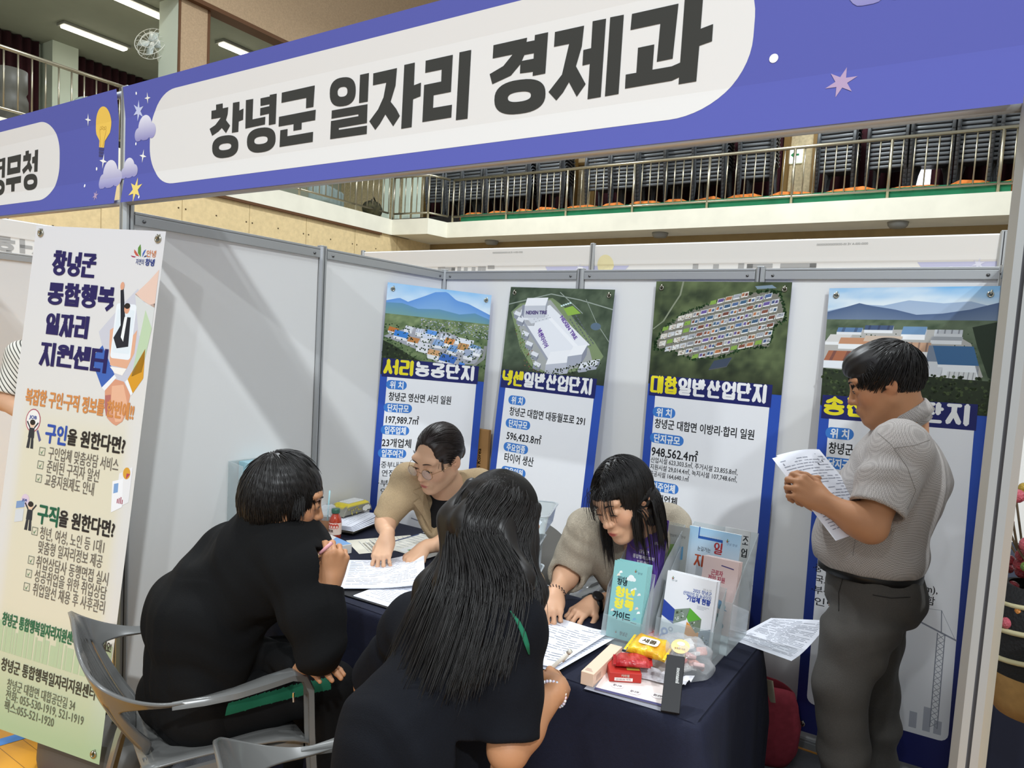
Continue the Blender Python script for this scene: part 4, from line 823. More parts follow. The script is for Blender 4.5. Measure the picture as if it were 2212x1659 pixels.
P2(a, [(.34, -.455), (.385, -.405), (.455, -.50), (.405, -.55)], '#3f63b2', Z+.0002); P2(a, [(.405, -.55), (.455, -.50), (.465, -.51), (.42, -.56)], '#eceef0', Z+.0003)
P2(a, [(.575, -.40), (.582, -.50), (.545, -.555), (.515, -.51)], '#d79a2c', Z+.0002); P2(a, [(.515, -.51), (.545, -.555), (.538, -.565), (.505, -.52)], '#eceef0', Z+.0003)
hand_ = [(.42, -.555), (.46, -.515), (.50, -.52), (.535, -.56), (.53, -.62), (.515, -.655), (.50, -.665), (.49, -.672), (.475, -.668), (.46, -.66), (.445, -.65), (.43, -.61)]
P2(a, hand_, '#d79a7c', Z+.0001); P2(a, [(.45, -.54), (.50, -.53), (.53, -.60), (.51, -.655), (.485, -.66), (.455, -.60)], '#e6b394', Z+.0002); P2(a, [(.425, -.575), (.45, -.57), (.455, -.62), (.44, -.645), (.428, -.61)], '#b46e66', Z+.0003)
# little figures, charts, skyline
def figure(x, y, s):
    dot(a, x, y, .03*s, .034*s, '#e6c4a8', Z+.0004); dot(a, x, y+.012*s, .031*s, .024*s, '#2c2724', Z+.0005); P2(a, [(x-.03*s, y-.035*s), (x+.03*s, y-.035*s), (x+.035*s, y-.12*s), (x-.035*s, y-.12*s)], '#2f3138', Z+.0004); P2(a, [(x-.03*s, y-.12*s), (x-.004*s, y-.12*s), (x-.006*s, y-.21*s), (x-.04*s, y-.21*s)], '#33353b', Z+.0004); P2(a, [(x+.004*s, y-.12*s), (x+.03*s, y-.12*s), (x+.04*s, y-.21*s), (x+.008*s, y-.21*s)], '#33353b', Z+.0004)
    P2(a, [(x-.028*s, y-.04*s), (x-.07*s, y+.01*s), (x-.06*s, y+.02*s), (x-.02*s, y-.03*s)], '#2f3138', Z+.0004); P2(a, [(x+.028*s, y-.04*s), (x+.07*s, y+.01*s), (x+.06*s, y+.02*s), (x+.02*s, y-.03*s)], '#2f3138', Z+.0004)
dot(a, .105, -.70, .036, .042, '#b05a6a', Z+.0001); dot(a, .105, -.70, .032, .038, '#eceae6', Z+.0002); P2(a, [(.128, -.735), (.135, -.73), (.155, -.765), (.146, -.772)], '#5a5a8a', Z+.0002); figure(.105, -.712, .42)
figure(.145, -1.0, .42); dot(a, .115, -.985, .02, .022, '#d9c6d6', Z+.0001); P2(a, [(.075, -.995), (.115, -.985), (.115, -1.01), (.075, -1.02)], '#7f9bc6', Z+.0002); P2(a, [(.075, -1.025), (.115, -1.015), (.115, -1.06), (.075, -1.07)], '#d2d6da', Z+.0002)
P2(a, [(.53, -.83), (.585, -.80), (.585, -.92), (.53, -.95)], '#e6e6e8', Z+.0001); dot(a, .562, -.825, .016, .02, '#d7a03a', Z+.0003); P2(a, [(.562, -.825), (.562, -.845), (.578, -.825)], '#b4485a', Z+.0004); P2(a, [(.505, -.86), (.55, -.845), (.56, -.94), (.515, -.965)], '#eeeff2', Z+.0002); P2(a, [(.513, -.868), (.532, -.862), (.534, -.893), (.515, -.90)], '#7fa3d0', Z+.0003)
for k in range(4): P2(a, [(.535+.007*k, -.93), (.539+.007*k, -.93), (.539+.007*k, -.915+.004*(k % 3)), (.535+.007*k, -.915+.004*(k % 3))], '#a0455a', Z+.0004)
rnd = random.Random(6); x = .0
while x < .6:
    w_ = rnd.uniform(.008, .03); h_ = rnd.uniform(.0, .09)*(1 if rnd.random() < .6 else .4); k = len(a.v); P2(a, [(x, -1.53), (min(.6, x+w_), -1.53), (min(.6, x+w_), -1.46+h_), (x, -1.46+h_)], '#b4c6a2', Z); x += w_+rnd.uniform(0, .008)
# emblem: leaf shapes in red, orange, green and blue
def leaf(x, y, l, wd_, ang, col, z): 
    T0 = a.T; a.T = Matrix.Translation((x, y, 0)) @ Matrix.Rotation(ang, 4, 'Z'); P2(a, [(0, 0), (l*.35, wd_), (l*.75, wd_*.9), (l, 0), (l*.7, -wd_*.15), (l*.3, -wd_*.1)], col, z); a.T = T0
leaf(.505, -.092, .045, .012, 1.75, '#5d8a3c', Z); leaf(.498, -.09, .035, .008, 2.4, '#c05a48', Z); leaf(.485, -.092, .025, .004, 3.0, '#a03a5a', Z); leaf(.512, -.092, .03, .006, 1.15, '#4a66b0', Z); leaf(.518, -.092, .016, .004, .3, '#30406f', Z)
a.build('printed_pattern', M_vinyl, ban, colors=True)
a = MB(); Z = .0018
for s, x, y, wd_, h_ in (('창녕군', .105, -.178, .205, .090), ('통합행복', .100, -.284, .312, .084), ('일자리', .108, -.390, .208, .080), ('지원센터', .100, -.500, .318, .084)):
    m_ = len(s); g = wd_/(m_+.05*(m_-1)); heavy(a, s, x, y, g, h_, .0165, '#231c58', .05, Z)
def T(s, x, v, h, wd_, c, b_=.0): text(a, s, x, -v-h*.38, h, wd_, c, b_, Z)
T('복잡한 구인·구직 정보를 한번에!!', .055, .617, .062, .505, '#d08a4e', .03)
T('구인', .172, .735, .075, .10, '#2f4fa8', .03); T('을 원한다면?', .277, .735, .062, .263, '#2c2725', .03)
for v, s, wd_ in ((.803, '구인업체 맞춤상담 서비스', .325), (.851, '준비된 구직자 알선', .245), (.899, '교용지원제도 안내', .23)): T(s, .198, v, .05, wd_, '#6b645c', .004)
T('구직', .183, 1.02, .075, .098, '#1f5f44', .03); T('을 원한다면?', .285, 1.02, .062, .255, '#2c2725', .03)
for v, s, wd_ in ((1.085, '청년, 여성, 노인 등 1대1', .30), (1.135, '맞춤형 일자리정보 제공', .30), (1.188, '취업상담사 동행면접 실시', .335), (1.236, '성공취업을 위한 취업상담', .335), (1.284, '취업알선 채용 후 사후관리', .335)): T(s, .205, v, .05, wd_, '#6b645c', .004)
for v, x in ((.803, .155), (.851, .155), (.899, .155), (1.085, .168), (1.188, .168), (1.236, .165), (1.284, .163)):
    a.col = lin('#6b746a'); 
    for p, q in (((0, 0), (.026, 0)), ((.026, 0), (.026, .026)), ((.026, .026), (0, .026)), ((0, .026), (0, 0))):
        x0, y0 = x+p[0], -v-.013+p[1]; x1, y1 = x+q[0], -v-.013+q[1]; a.poly([(min(x0, x1)-.001, min(y0, y1)-.001, Z), (max(x0, x1)+.001, min(y0, y1)-.001, Z), (max(x0, x1)+.001, max(y0, y1)+.001, Z), (min(x0, x1)-.001, max(y0, y1)+.001, Z)])
    P2(a, [(x+.005, -v+.002), (x+.011, -v-.005), (x+.023, -v+.012), (x+.011, -v-.010)], '#3f7f58', Z+.0003)
T('창녕군 통합행복일자리지원센터', .078, 1.415, .05, .36, '#2f6a4a', .028); T('에서', .44, 1.413, .036, .035, '#3d3a34', .02); T('상담', .482, 1.41, .055, .052, '#b02a44', .03); T('하세요!', .537, 1.41, .04, .052, '#3d3a34', .02)
T('창녕군 통합행복일자리지원센터', .10, 1.573, .05, .445, '#3f3f36', .02)
T('창녕군 대합면 대합공단길 34', .14, 1.635, .042, .325, '#5f6454', .006); T('전화: 055-530-1919, 521-1919', .14, 1.674, .042, .37, '#5f6454', .006); T('팩스:055-521-1920', .14, 1.713, .042, .24, '#5f6454', .006)
T('JOB', .088, .688, .016, .034, '#4a5a9c', .04); T('JOB', .103, .984, .011, .022, '#4a5a9c', .04); T('안녕', .528, .078, .026, .042, '#d08050', .01); T('자연의', .487, .108, .022, .035, '#3f4f86', .008); T('창녕', .528, .108, .026, .04, '#2f3f86', .03)
a.build('lettering', M_vinyl, ban, colors=True)
for x, y in ((.028, -.028), (.572, -.028), (.572, -1.772), (.028, -1.772)): eyelet(ban, x, y, .013)
# water-filled base and pole of the stand, behind the sheet (in banner coordinates)
st = MB(); inv = mt.inverted()
def wl_(p): return inv @ Vector(p)
fx = (u.x, u.y); nx_ = Vector((u.y, -u.x, 0)).normalized(); bc = TLb+u*.30
def bp(a_, b_, z): q = Vector((bc.x, bc.y, 0))+Vector((u.x, u.y, 0)).normalized()*a_+nx_*b_; return wl_((q.x, q.y, z))
bm_ = MB(); rows = []
for z, k in ((.0, 1.0), (.03, 1.02), (.09, 1.0), (.13, .93), (.15, .8)):
    rows.append([bp(.07+.24*k*(abs(math.cos(t))**.6)*(1 if math.cos(t) >= 0 else -1), -.0+.14*k*(abs(math.sin(t))**.6)*(1 if math.sin(t) >= 0 else -1), z) for t in [2*PI*i/32 for i in range(32)]])
bm_.sweep(rows, closed=True); bm_.add(rows[-1], [tuple(range(32))]); bm_.build('base', mat('stand_grey', '#55534f', .5), ban, smooth=True)
a = MB(); a.tube([bp(0, -.05, .14), wl_(TLb+u*.3-n*.03+w*.9), wl_(TLb+u*.3-n*.02+w*.03)], .011, 10); a.build('pole', mat('pole_grey', '#4a4a4a', .4, metal=.5), ban, smooth=True)
a = MB(); a.tube([wl_(TLb+u*.03-n*.01+w*.03), wl_(TLb+u*.3-n*.02+w*.03), wl_(TLb+u*.57-n*.01+w*.03)], .006, 8); a.tube([wl_(TLb+u*.03-n*.01+w*1.77), wl_(TLb+u*.3-n*.03+w*1.74), wl_(TLb+u*.57-n*.01+w*1.77)], .006, 8); a.build('arm', MATS['pole_grey'], ban, smooth=True)
# ================================================================ tables, cloth and everything on them
TT = .72
M_cloth = mat('navy_cloth', '#10142a', .85, noise=(120, .12), bump=(350, .15))
M_card = mat('printed_card', '#ffffff', .5, attr=True)
M_paper = mat('paper', '#e9eaf2', .8, attr=False)
M_pprint = mat('printed_paper', '#ffffff', .8, attr=True)
M_acr = clear('clear_acrylic', '#f4f8f8', .03, .10)
M_black = mat('black_matte', '#17171a', .5); M_chrome = mat('chrome', '#c9c9c9', .15, metal=1)
def table(x0, x1, y0, y1, label):
    e = empty('folding_table', ((x0+x1)/2, (y0+y1)/2, 0), 0, label, 'table', 'tables under the navy cloth'); a, b_ = (x1-x0)/2, (y1-y0)/2
    m = MB(); m.rbox((-a, -b_, TT-.035), (a, b_, TT-.004), .006); m.build('tabletop', mat('table_grey', '#8b8b88', .5), e)
    for sx_ in (-1, 1):
        for sy_ in (-1, 1): m = MB(); m.tube([(sx_*(a-.08), sy_*(b_-.06), 0), (sx_*(a-.08), sy_*(b_-.06), TT-.035)], .014, 10); m.build('leg', M_chrome, e, smooth=True)
table(.84, 2.045, .325, .885, 'folding table under the right part of the navy cloth'); table(.145, .825, .325, 1.195, 'folding table under the left part of the navy cloth')
per = [(.125, .31), (2.06, .31), (2.06, .90), (.84, .90), (.84, 1.21), (.125, 1.21)]
def cloth():
    pts = []; rn = random.Random(2)
    for (xa, ya), (xb, yb) in zip(per, per[1:]+per[:1]):
        n = max(6, int(math.hypot(xb-xa, yb-ya)/.022))
        for i in range(n): pts.append((xa+(xb-xa)*i/n, ya+(yb-ya)*i/n))
    c = len(pts); nr = []
    for i in range(c):
        p, q = pts[i-2], pts[(i+2) % c]; d = Vector((q[0]-p[0], q[1]-p[1])).normalized(); nr.append((d.y, -d.x))
    s = 0; ph = []
    for i in range(c): s += math.hypot(pts[i][0]-pts[i-1][0], pts[i][1]-pts[i-1][1]); ph.append(s)
    a = MB(); rows = []
    rows.append([(pts[i][0]-nr[i][0]*.006, pts[i][1]-nr[i][1]*.006, TT) for i in range(c)])
    for dz, off, am in ((.002, .0, 0), (.012, .008, .0005), (.05, .011, .002), (.12, .014, .006), (.22, .018, .012), (.35, .022, .017), (.5, .026, .022), (.62, .03, .026), (.705, .032, .028)):
        r = []
        for i in range(c):
            back = pts[i][1] > .899; k = .35 if back else 1.0
            cx = min(math.hypot(pts[i][0]-2.06, pts[i][1]-.31), .4); cor = max(0, 1-cx/.16)*dz*.16
            w = am*(math.sin(ph[i]*13+1.3*math.sin(ph[i]*4.1))+.5*math.sin(ph[i]*29+.7))
            r.append((pts[i][0]+nr[i][0]*(off+max(0, w+am*.6)+cor), pts[i][1]+nr[i][1]*(off+max(0, w+am*.6)+cor), TT-dz*k))
        rows.append(r)
    a.sweep(rows, closed=True); k = len(a.v); a.add(rows[0], [tuple(range(c))])
    o = a.build('tablecloth', M_cloth, smooth=True); bm = bmesh.new(); bm.from_mesh(o.data); bmesh.ops.remove_doubles(bm, verts=bm.verts, dist=1e-5)
    big = [f for f in bm.faces if len(f.verts) > 10]; bmesh.ops.triangulate(bm, faces=big)
    for f in bm.faces:
        if abs(f.normal.z) > .99: f.smooth = False
    bm.to_mesh(o.data); bm.free()
    return tag(o, 'dark navy cloth draped to the floor over the consulting tables', 'tablecloth')
cloth()
def onto(A, B, z=TT+.001, flip=1):
    """frame on the table: origin A, x towards B, z up"""
    A = Vector((A[0], A[1], z)); d = Vector((B[0]-A.x, B[1]-A.y, 0)).normalized(); n = Vector((-d.y, d.x, 0))*flip
    return Matrix(((d.x, n.x, 0, A.x), (d.y, n.y, 0, A.y), (0, 0, 1, z), (0, 0, 0, 1)))
def thing_m(name, mtx, label, cat, group=None): return empty(name, mtx=mtx, label=label, cat=cat, group=group)
def sheet_lines(a, w, h, rnd, n=22, z=.0006, col='#8f93a0', x0=.08):
    a.col = lin(col)
    for i in range(n):
        y = h*(.93-.86*i/n); x = w*x0
        while x < w*.9:
            l = rnd.uniform(.01, .05); 
            if rnd.random() < .8: a.poly([(x, y, z), (min(x+l, w*.93), y, z), (min(x+l, w*.93), y+h*.008, z), (x, y+h*.008, z)])
            x += l+.004
def paper(label, mtx, w, h, seed, curl=None, group='papers on the tables', lines=22, name='paper_sheet', tint='#eceef6', deco=None, n=1, cat='paper'):
    e = thing_m(name, mtx, label, cat, group); rnd = random.Random(seed)
    a = MB(); a.col = lin(tint)
    for q in range(n): a.sweep([[(w*i/10+.003*q, h*j/10-.002*q, .0007*(n-1-q)) for i in range(11)] for j in range(11)])
    b_ = MB(); sheet_lines(b_, w, h, rnd, lines, .0007*(n-1)+.0006)
    if deco: deco(b_, .0007*(n-1)+.0008)
    for m in (a, b_):
        if curl: m.v = [curl(*p) for p in m.v]
    a.build('sheet', M_pprint, e, colors=True, smooth=True)
    if b_.v: b_.build('print', M_pprint, e, colors=True)
    return e
# ---- left end of the table
P = lambda px, py, z=TT: tuple(hz(px, py, z)[:2])
c8 = lambda x, y: (620+x/5.185, 1000+y/5.185); c2 = lambda x, y: (1120+x/3.318, 960+y/3.318); c5 = lambda x, y: (1200+x/4.158, 1260+y/4.158)
mt = onto(P(*c8(735, 812)), P(*c8(1010, 690))); e = thing_m('notebook', mt, 'thick black notebook under the papers and the wet wipes', 'notebook')
a = MB(); a.rbox((0, 0, .0), (.25, .19, .006), .0025); a.rbox((0, 0, .024), (.25, .19, .030), .0025); a.rbox((0, .184, 0), (.25, .192, .030), .003); a.build('cover', mat('black_leather', '#15151a', .45, bump=(200, .2)), e)
a = MB(); a.box((.005, .004, .006), (.246, .186, .024)); a.build('pages', mat('page_edges', '#c9c3b3', .8, noise=(300, .1)), e)
mt = onto(P(*c8(735, 760), TT+.032), P(*c8(1080, 610), TT+.032), TT+.032)
for k in range(5): paper(('topmost' if k == 4 else ['lowest', 'second lowest', 'middle', 'second topmost'][k])+' sheet in the loose stack of papers under the wet wipes pack', mt @ Matrix.Translation((.004*k-.01, .006*k-.012, .0035*k)) @ Matrix.Rotation(.03*(k-2), 4, 'Z'), .27, .19, 40+k, (lambda x, y, z, k=k: (x, y, z+.006*(x/.27)**2*(k % 2+1)*.5)), 'loose stack under the wet wipes', 10)
# wet wipes pack
mt = onto(P(*c8(645, 610), TT+.055), P(*c8(1020, 510), TT+.055), TT+.052); e = thing_m('wet_wipes_pack', mt, 'yellow and grey pack of wet wipes lying on the papers by the wall', 'wet wipes')
def pillow(m, L_, Wd, H, n=20, k=12, pinch=.012):
    rows = []
    for i in range(n+1):
        t = i/n; x = L_*t; s = min(1, (min(t, 1-t)/.16))**.5; rows.append([(x, Wd/2+Wd/2*(.86+.14*s)*(abs(math.cos(w))**.45)*(1 if math.cos(w) > 0 else -1), max(.001, H/2*s+.001)+max(.001, H/2*s)*(abs(math.sin(w))**.5)*(1 if math.sin(w) > 0 else -1)) for w in [2*PI*j/k/2 for j in range(2*k)]])
    m.sweep(rows, closed=True)
a = MB(); pillow(a, .20, .10, .055)
for i, p in enumerate(a.v): a.c[i] = lin('#e8d23a') if p[2] > .043 else lin('#8a877a')
a.build('pouch', mat('printed_film', '#ffffff', .25, attr=True), e, colors=True, smooth=True)
a = MB(); a.rbox((.045, .02, .053), (.155, .08, .060), .004); a.rbox((.06, .03, .058), (.14, .072, .063), .003); a.build('lid', mat('white_plastic', '#e6e6e2', .35), e)
a = MB(); rnd = random.Random(3)
for k in range(16): x, z = rnd.uniform(.025, .11), rnd.uniform(.008, .04); a.col = lin('#d9c95a'); a.poly([(x-.003, -.0015, z-.002), (x, -.0015, z-.004), (x+.003, -.0015, z-.002), (x+.0025, -.0015, z+.002), (x, -.0015, z+.006), (x-.0025, -.0015, z+.002)])
a.col = lin('#f2f0e6')
for dx, dz, r in ((0, 0, .015), (.014, .003, .012), (-.013, .0, .011), (.024, -.002, .009)): a.poly([(.145+dx+r*math.cos(w), -.002-.0001*dx, .024+dz+r*math.sin(w)) for w in [2*PI*i/16 for i in range(16)]])
a.build('print', M_card, e, colors=True)
# iced coffee
x, y = P(706, 1161); x0c, y0c = x, y
e = empty('iced_coffee', (x, y, TT), 0, 'clear cup of iced coffee with a domed lid and pale blue straw', 'cup')
a = MB(); a.lathe([(.026, .0005), (.027, .002), (.0385, .108), (.040, .110)], 28, cap=False); a.build('cup', clear('clear_cup', '#f2f4f2', .05, .12), e, smooth=True)
a = MB(); a.lathe([(.0245, .003), (.0275, .03), (.029, .045)], 28); a.build('drink', mat('amber_drink', '#a8803c', .1, trans=.3), e, smooth=True)
a = MB(); a.lathe([(.0305, .036), (.0372, .085), (.0376, .085), (.0308, .036)], 28, cap=False); a.build('sleeve', mat('kraft_sleeve', '#7a5438', .8), e, smooth=True)
a = MB(); a.lathe([(.042, .109), (.0425, .114), (.040, .117), (.037, .132), (.028, .145), (.012, .151)], 28, cap=False); a.build('lid', clear('clear_lid', '#f2f4f4', .04, .22), e, smooth=True)
a = MB(); a.tube([(-.01, .005, .01), (.006, -.002, .15), (.014, -.006, .215)], .0035, 8); a.build('straw', mat('straw_blue', '#a9d6dc', .4), e, smooth=True)
# tomato juice bottle
x, y = P(723, 1166); e = empty('juice_bottle', (x, y, TT), 0, 'small glass bottle of red tomato juice with a green cap', 'bottle')
pr = [(.022, 0), (.0265, .006), (.0268, .085), (.025, .098), (.017, .112), (.015, .118), (.015, .128)]
a = MB(); a.lathe(pr, 26); a.build('bottle', mat('bottle_glass', '#a83a24', .06, spec=.8, coat=.6), e, smooth=True)
a = MB(); a.lathe([(.0272, .028), (.0276, .03), (.0276, .078), (.0272, .08)], 30, cap=False)
for i, p in enumerate(a.v): a.c[i] = lin('#ecd9cc') if p[2] < .055 else lin('#e7c6ba')
for k in range(5):
    w0 = -PI/2-.6+.42*k; r = .0279; cz = .066; n = 12; a.col = lin('#c8402e'); a.poly([(r*math.cos(w0+.30*math.cos(2*PI*i/n)), r*math.sin(w0+.30*math.cos(2*PI*i/n)), cz+.011*math.sin(2*PI*i/n)) for i in range(n)])
q = MB(); text(q, '토마토', 0, 0, .014, .036, '#4a2a22', .04); k = len(a.v); w0 = -PI/2-.75
a.add([(.0281*math.cos(w0+p[0]/.0281), .0281*math.sin(w0+p[0]/.0281), .040+p[1]) for p in q.v], q.f); a.c[k:] = q.c
a.build('label', M_card, e, colors=True)
a = MB(); a.lathe([(.018, .121), (.0185, .124), (.0185, .136), (.017, .1405), (.0, .141)], 26); a.build('cap', mat('green_cap', '#2f5a48', .3, coat=.3), e, smooth=True)
# white carton with a blue corner and a wrapped sweet
mt = onto(P(*c8(175, 960)), P(*c8(360, 1052))); e = thing_m('carton', mt, 'flat white carton with a blue corner beside the man in the black tracksuit', 'box')
a = MB(); a.col = lin('#e6e4df'); a.rbox((0, 0, 0), (.17, .13, .040), .002); k = len(a.v); a.col = lin('#7fa9d8'); a.poly([(.09, .075, .0404), (.168, .075, .0404), (.168, .128, .0404), (.05, .128, .0404)]); sheet_lines(a, .12, .07, random.Random(1), 6, .0405, '#b9b7b4'); a.col = lin('#b9b7b4'); a.poly([(.07, -.0004, .012), (.1, -.0004, .012), (.1, -.0004, .028), (.07, -.0004, .028)]); a.build('body', M_card, e, colors=True)
x, y = P(652, 1196); e = empty('candy', (x, y, TT), .5, 'small white and red wrapped sweets beside the flat carton', 'sweets')
a = MB(); rnd = random.Random(9)
for k in range(5): a.col = lin(rnd.choice(('#d9d4cc', '#e4e0dc', '#b5302c'))); a.ball((rnd.uniform(-.02, .03), rnd.uniform(-.02, .02), .014), (.018, .015, .012), 10, 7)
a.build('wrapper', mat('foil_print', '#ffffff', .25, attr=True), e, colors=True, smooth=False)
# ---- sheets in front of the woman with glasses
def mapdots(b_, z):
    for i in range(4):
        for j in range(9): dot(b_, .07+.016*j, .06+.02*i, .004, .006, '#5b544c', z, 8)
paper('cream leaflet with rows of small dark symbols, between the juice bottle and the folder', onto(P(*c8(660, 870)), P(*c8(830, 1045))), .21, .297, 21, deco=mapdots, lines=10, tint='#ece6d4')
def openb(b_, z): P2(b_, [(.0, .10), (.01, .10), (.01, .26), (0, .26)], '#3a4a70', z); P2(b_, [(.0, .29), (.2, .29), (.2, .297), (0, .297)], '#c9ccd0', z)
paper('leaflet with a blue edge strip under the forearm of the woman with glasses', onto(P(*c8(1010, 930)), P(*c8(1290, 1010)), TT+.002), .2, .28, 22, deco=openb, lines=8, tint='#e9e6da')
def navy(b_, z): text(b_, 'IIIII IIIIIII IIII', .02, .2, .012, .12, '#cfd3de', .0, z); text(b_, 'IIII IIIIIII', .02, .17, .01, .09, '#aeb4c4', .0, z)
paper('dark navy brochure lying beyond the hands of the woman with glasses', onto(P(*c8(1310, 900)), P(*c8(1640, 1000))), .21, .2, 23, deco=navy, lines=0, tint='#1c2030')
def ogr(b_, z): P2(b_, [(.03, .03), (.10, .03), (.12, .08), (.05, .09)], '#4f8f4a', z); P2(b_, [(.06, .10), (.13, .09), (.15, .14), (.09, .15)], '#c9793a', z)
paper('leaflet with a green and an orange block beside the pointing hand', onto(P(*c8(1230, 985)), P(*c8(1420, 1040)), TT+.0035), .17, .18, 24, deco=ogr, lines=4, tint='#e8e8e4')
# open folder with curled forms
mt = onto(P(*c8(640, 1495)), P(*c8(1010, 1610)), TT+.001); e = thing_m('clipboard_folder', mt, 'black folder under the white forms between the two visitors', 'folder')
a = MB(); a.rbox((-.03, .0, 0), (.40, .31, .005), .002); a.build('cover', mat('folder_black', '#101014', .35), e)
def curl1(x, y, z): 
    t = max(0, (x-.10)/.20); return (x, y, z+.006+.045*t*t*(.4+.6*y/.31))
paper('white form curling up at its right edge under the pointing fingers', onto(P(*c8(560, 1440)), P(*c8(900, 1440)), TT+.006), .30, .32, 31, curl1, 'forms in the folder', 20, n=3)
paper('white form lying flat on the folder, half hidden by the long black hair', mt @ Matrix.Translation((.03, .012, .0055)), .35, .24, 32, None, 'forms in the folder', 16, n=2)
def under(x, y, z): return (x, y, z+.001)
paper('white sheet lying partly under the right elbow of the man in black', onto(P(735, 1283), P(680, 1228)), .2, .28, 33, under, lines=12)
# ---- forms of the second woman
mt = onto(P(1150, 1438), P(1196, 1455), TT+.001); e = thing_m('clipboard_folder', mt, 'black folder under the forms of the second seated woman', 'folder')
a = MB(); a.rbox((-.2, -.01, 0), (.085, .34, .004), .002); a.build('cover', MATS['folder_black'], e)
def curl2(x, y, z): return (x, y, z+.012*max(0, (x-.12)/.1)**2)
for k, lb in enumerate(('lower white form beneath the form the second woman points at', 'white form the second woman points at with her finger')):
    paper(lb, mt @ Matrix.Translation((-.135+.012*(1-k), .0-.004*k, .005+.006*k)) @ Matrix.Rotation(.05*(k-1), 4, 'Z'), .21, .33, 35+k, curl2, 'forms of the second woman', 18, n=2)
paper('pale leaflet with red marks beside the elbow of the second woman', onto(P(1150, 1278), P(1178, 1268)), .1, .2, 38, deco=lambda b_, z: P2(b_, [(.01, .03), (.08, .05), (.09, .08), (.03, .07)], '#d9606a', z), lines=6)
def curl3(x, y, z): return (x, y, z+.055*max(0, (y-.04)/.25)**1.6*(x/.2))
paper('printed sheet with a lifted corner at the right end of the table', onto(P(*c5(1575, 505)), P(*c5(1700, 550))), .20, .29, 39, curl3, lines=26)

# ---- brochure stand: four clear pockets with leaflets
def card(name, label, x, y, z, w, h, t, tilt, face, spine, art, group=None, ang=0.0, n=1, cat='leaflet'):
    """booklet leaning back: x, y, z is its lower left front corner, faces -y"""
    mt = Matrix.Translation((x, y, z)) @ Matrix.Rotation(ang, 4, 'Z') @ Matrix.Rotation(-tilt, 4, 'X') @ Matrix(((1, 0, 0, 0), (0, 0, -1, 0), (0, 1, 0, 0), (0, 0, 0, 1)))
    e = thing_m(name, mt, label, cat, group); a = MB(); a.col = lin(spine); a.box((0, 0, -t), (w, h, -.0003)); a.col = lin(face); a.box((0, 0, -.0006), (w, h, 0)); a.build('pages', M_card, e, colors=True)
    if art: b_ = MB(); art(b_, w, h, .0003); b_.build('cover_print', M_card, e, colors=True)
    return e
def emblem(b_, x, y, s, z, c=None):
    for l, wd_, an, col in ((1, .25, 1.75, '#5d8a3c'), (.8, .18, 2.4, '#c05a48'), (.6, .1, 3.0, '#a03a5a'), (.7, .14, 1.1, '#4a66b0')):
        co, si = math.cos(an), math.sin(an); P2(b_, [(x+s*(l*u_*co-v_*wd_*si), y+s*(l*u_*si+v_*wd_*co)) for u_, v_ in ((0, 0), (.35, 1), (.75, .9), (1, 0), (.5, -.12))], c or col, z)
def a_teal(b_, w, h, z):
    text(b_, '2024년', .016, h*.765, .013, .030, '#20303a', .02, z); text(b_, '창녕', .016, h*.70, .020, .032, '#1d2a33', .035, z)
    heavy(b_, '청년', .014, h*.53, .031, .034, .0085, '#efe44e', .06, z, True); heavy(b_, '정책', .014, h*.38, .031, .034, .0085, '#efe44e', .06, z, True)
    text(b_, '가이드', .014, h*.26, .026, .058, '#1d2a33', .035, z); P2(b_, [(.075, h*.25), (.094, h*.246), (.094, h*.24), (.075, h*.243)], '#1d2a33', z)
    cloud(b_, .060, h*.81, .010, z, '#e6f0f0', '#f4f8f8')
    for x, y, c in ((.012, .80, '#f0e6d8'), (.018, .84, '#ffffff'), (.07, .66, '#dfeef0'), (.085, .60, '#f4efe6'), (.083, .42, '#f4d8c4'), (.09, .37, '#ffffff'), (.006, .33, '#f0e0d0'), (.08, .28, '#7fb0d0'), (.062, .64, '#e8f4f4')): P2(b_, [(x, y*h), (x+.012, y*h+.004), (x+.009, y*h+.010), (x+.003, y*h+.008)], c, z)
    emblem(b_, .074, h*.895, .010, z); text(b_, '창녕', .078, h*.88, .007, .015, '#4a6a7a', .0, z); emblem(b_, .034, h*.07, .008, z); text(b_, '창녕군', .044, h*.058, .013, .026, '#33535a', .02, z)
def a_purple(b_, w, h, z):
    for k, (s, wd_) in enumerate((('창녕군', .034), ('통합행복일자리', .074), ('지원센터', .042))): text(b_, s, w*.52, h*.74-.0175*k, .014, wd_, '#e8e2f2', .03, z, 'c')
    text(b_, '구인 구직 상담', w*.5, h*.56, .008, .03, '#d0c6e4', .0, z, 'c'); emblem(b_, w*.86, h*.9, .009, z, '#efe9f6'); text(b_, '창녕', w*.80, h*.885, .008, .016, '#efe9f6', .02, z)
    for k in range(4): P2(b_, [(w*.15, h*(.1+.08*k)), (w*.85, h*(.1+.08*k)), (w*.85, h*(.13+.08*k)), (w*.15, h*(.13+.08*k))], '#8f80b8', z)
def a_gray(b_, w, h, z):
    text(b_, '만남의 날 안내', w*.1, h*.86, .010, .055, '#4a4c4a', .0, z); P2(b_, [(w*.12, h*.6), (w*.42, h*.62), (w*.40, h*.77), (w*.14, h*.76)], '#7fa05a', z); P2(b_, [(w*.55, h*.58), (w*.82, h*.60), (w*.80, h*.76), (w*.56, h*.75)], '#5a8fb0', z)
    text(b_, '서비스', w*.1, h*.47, .010, .03, '#55585a', .0, z); text(b_, '취업상담 서비스', w*.08, h*.25, .010, .065, '#3d3f40', .01, z); sheet_lines(b_, w, h*.45, random.Random(2), 8, z, '#a2a4a2')
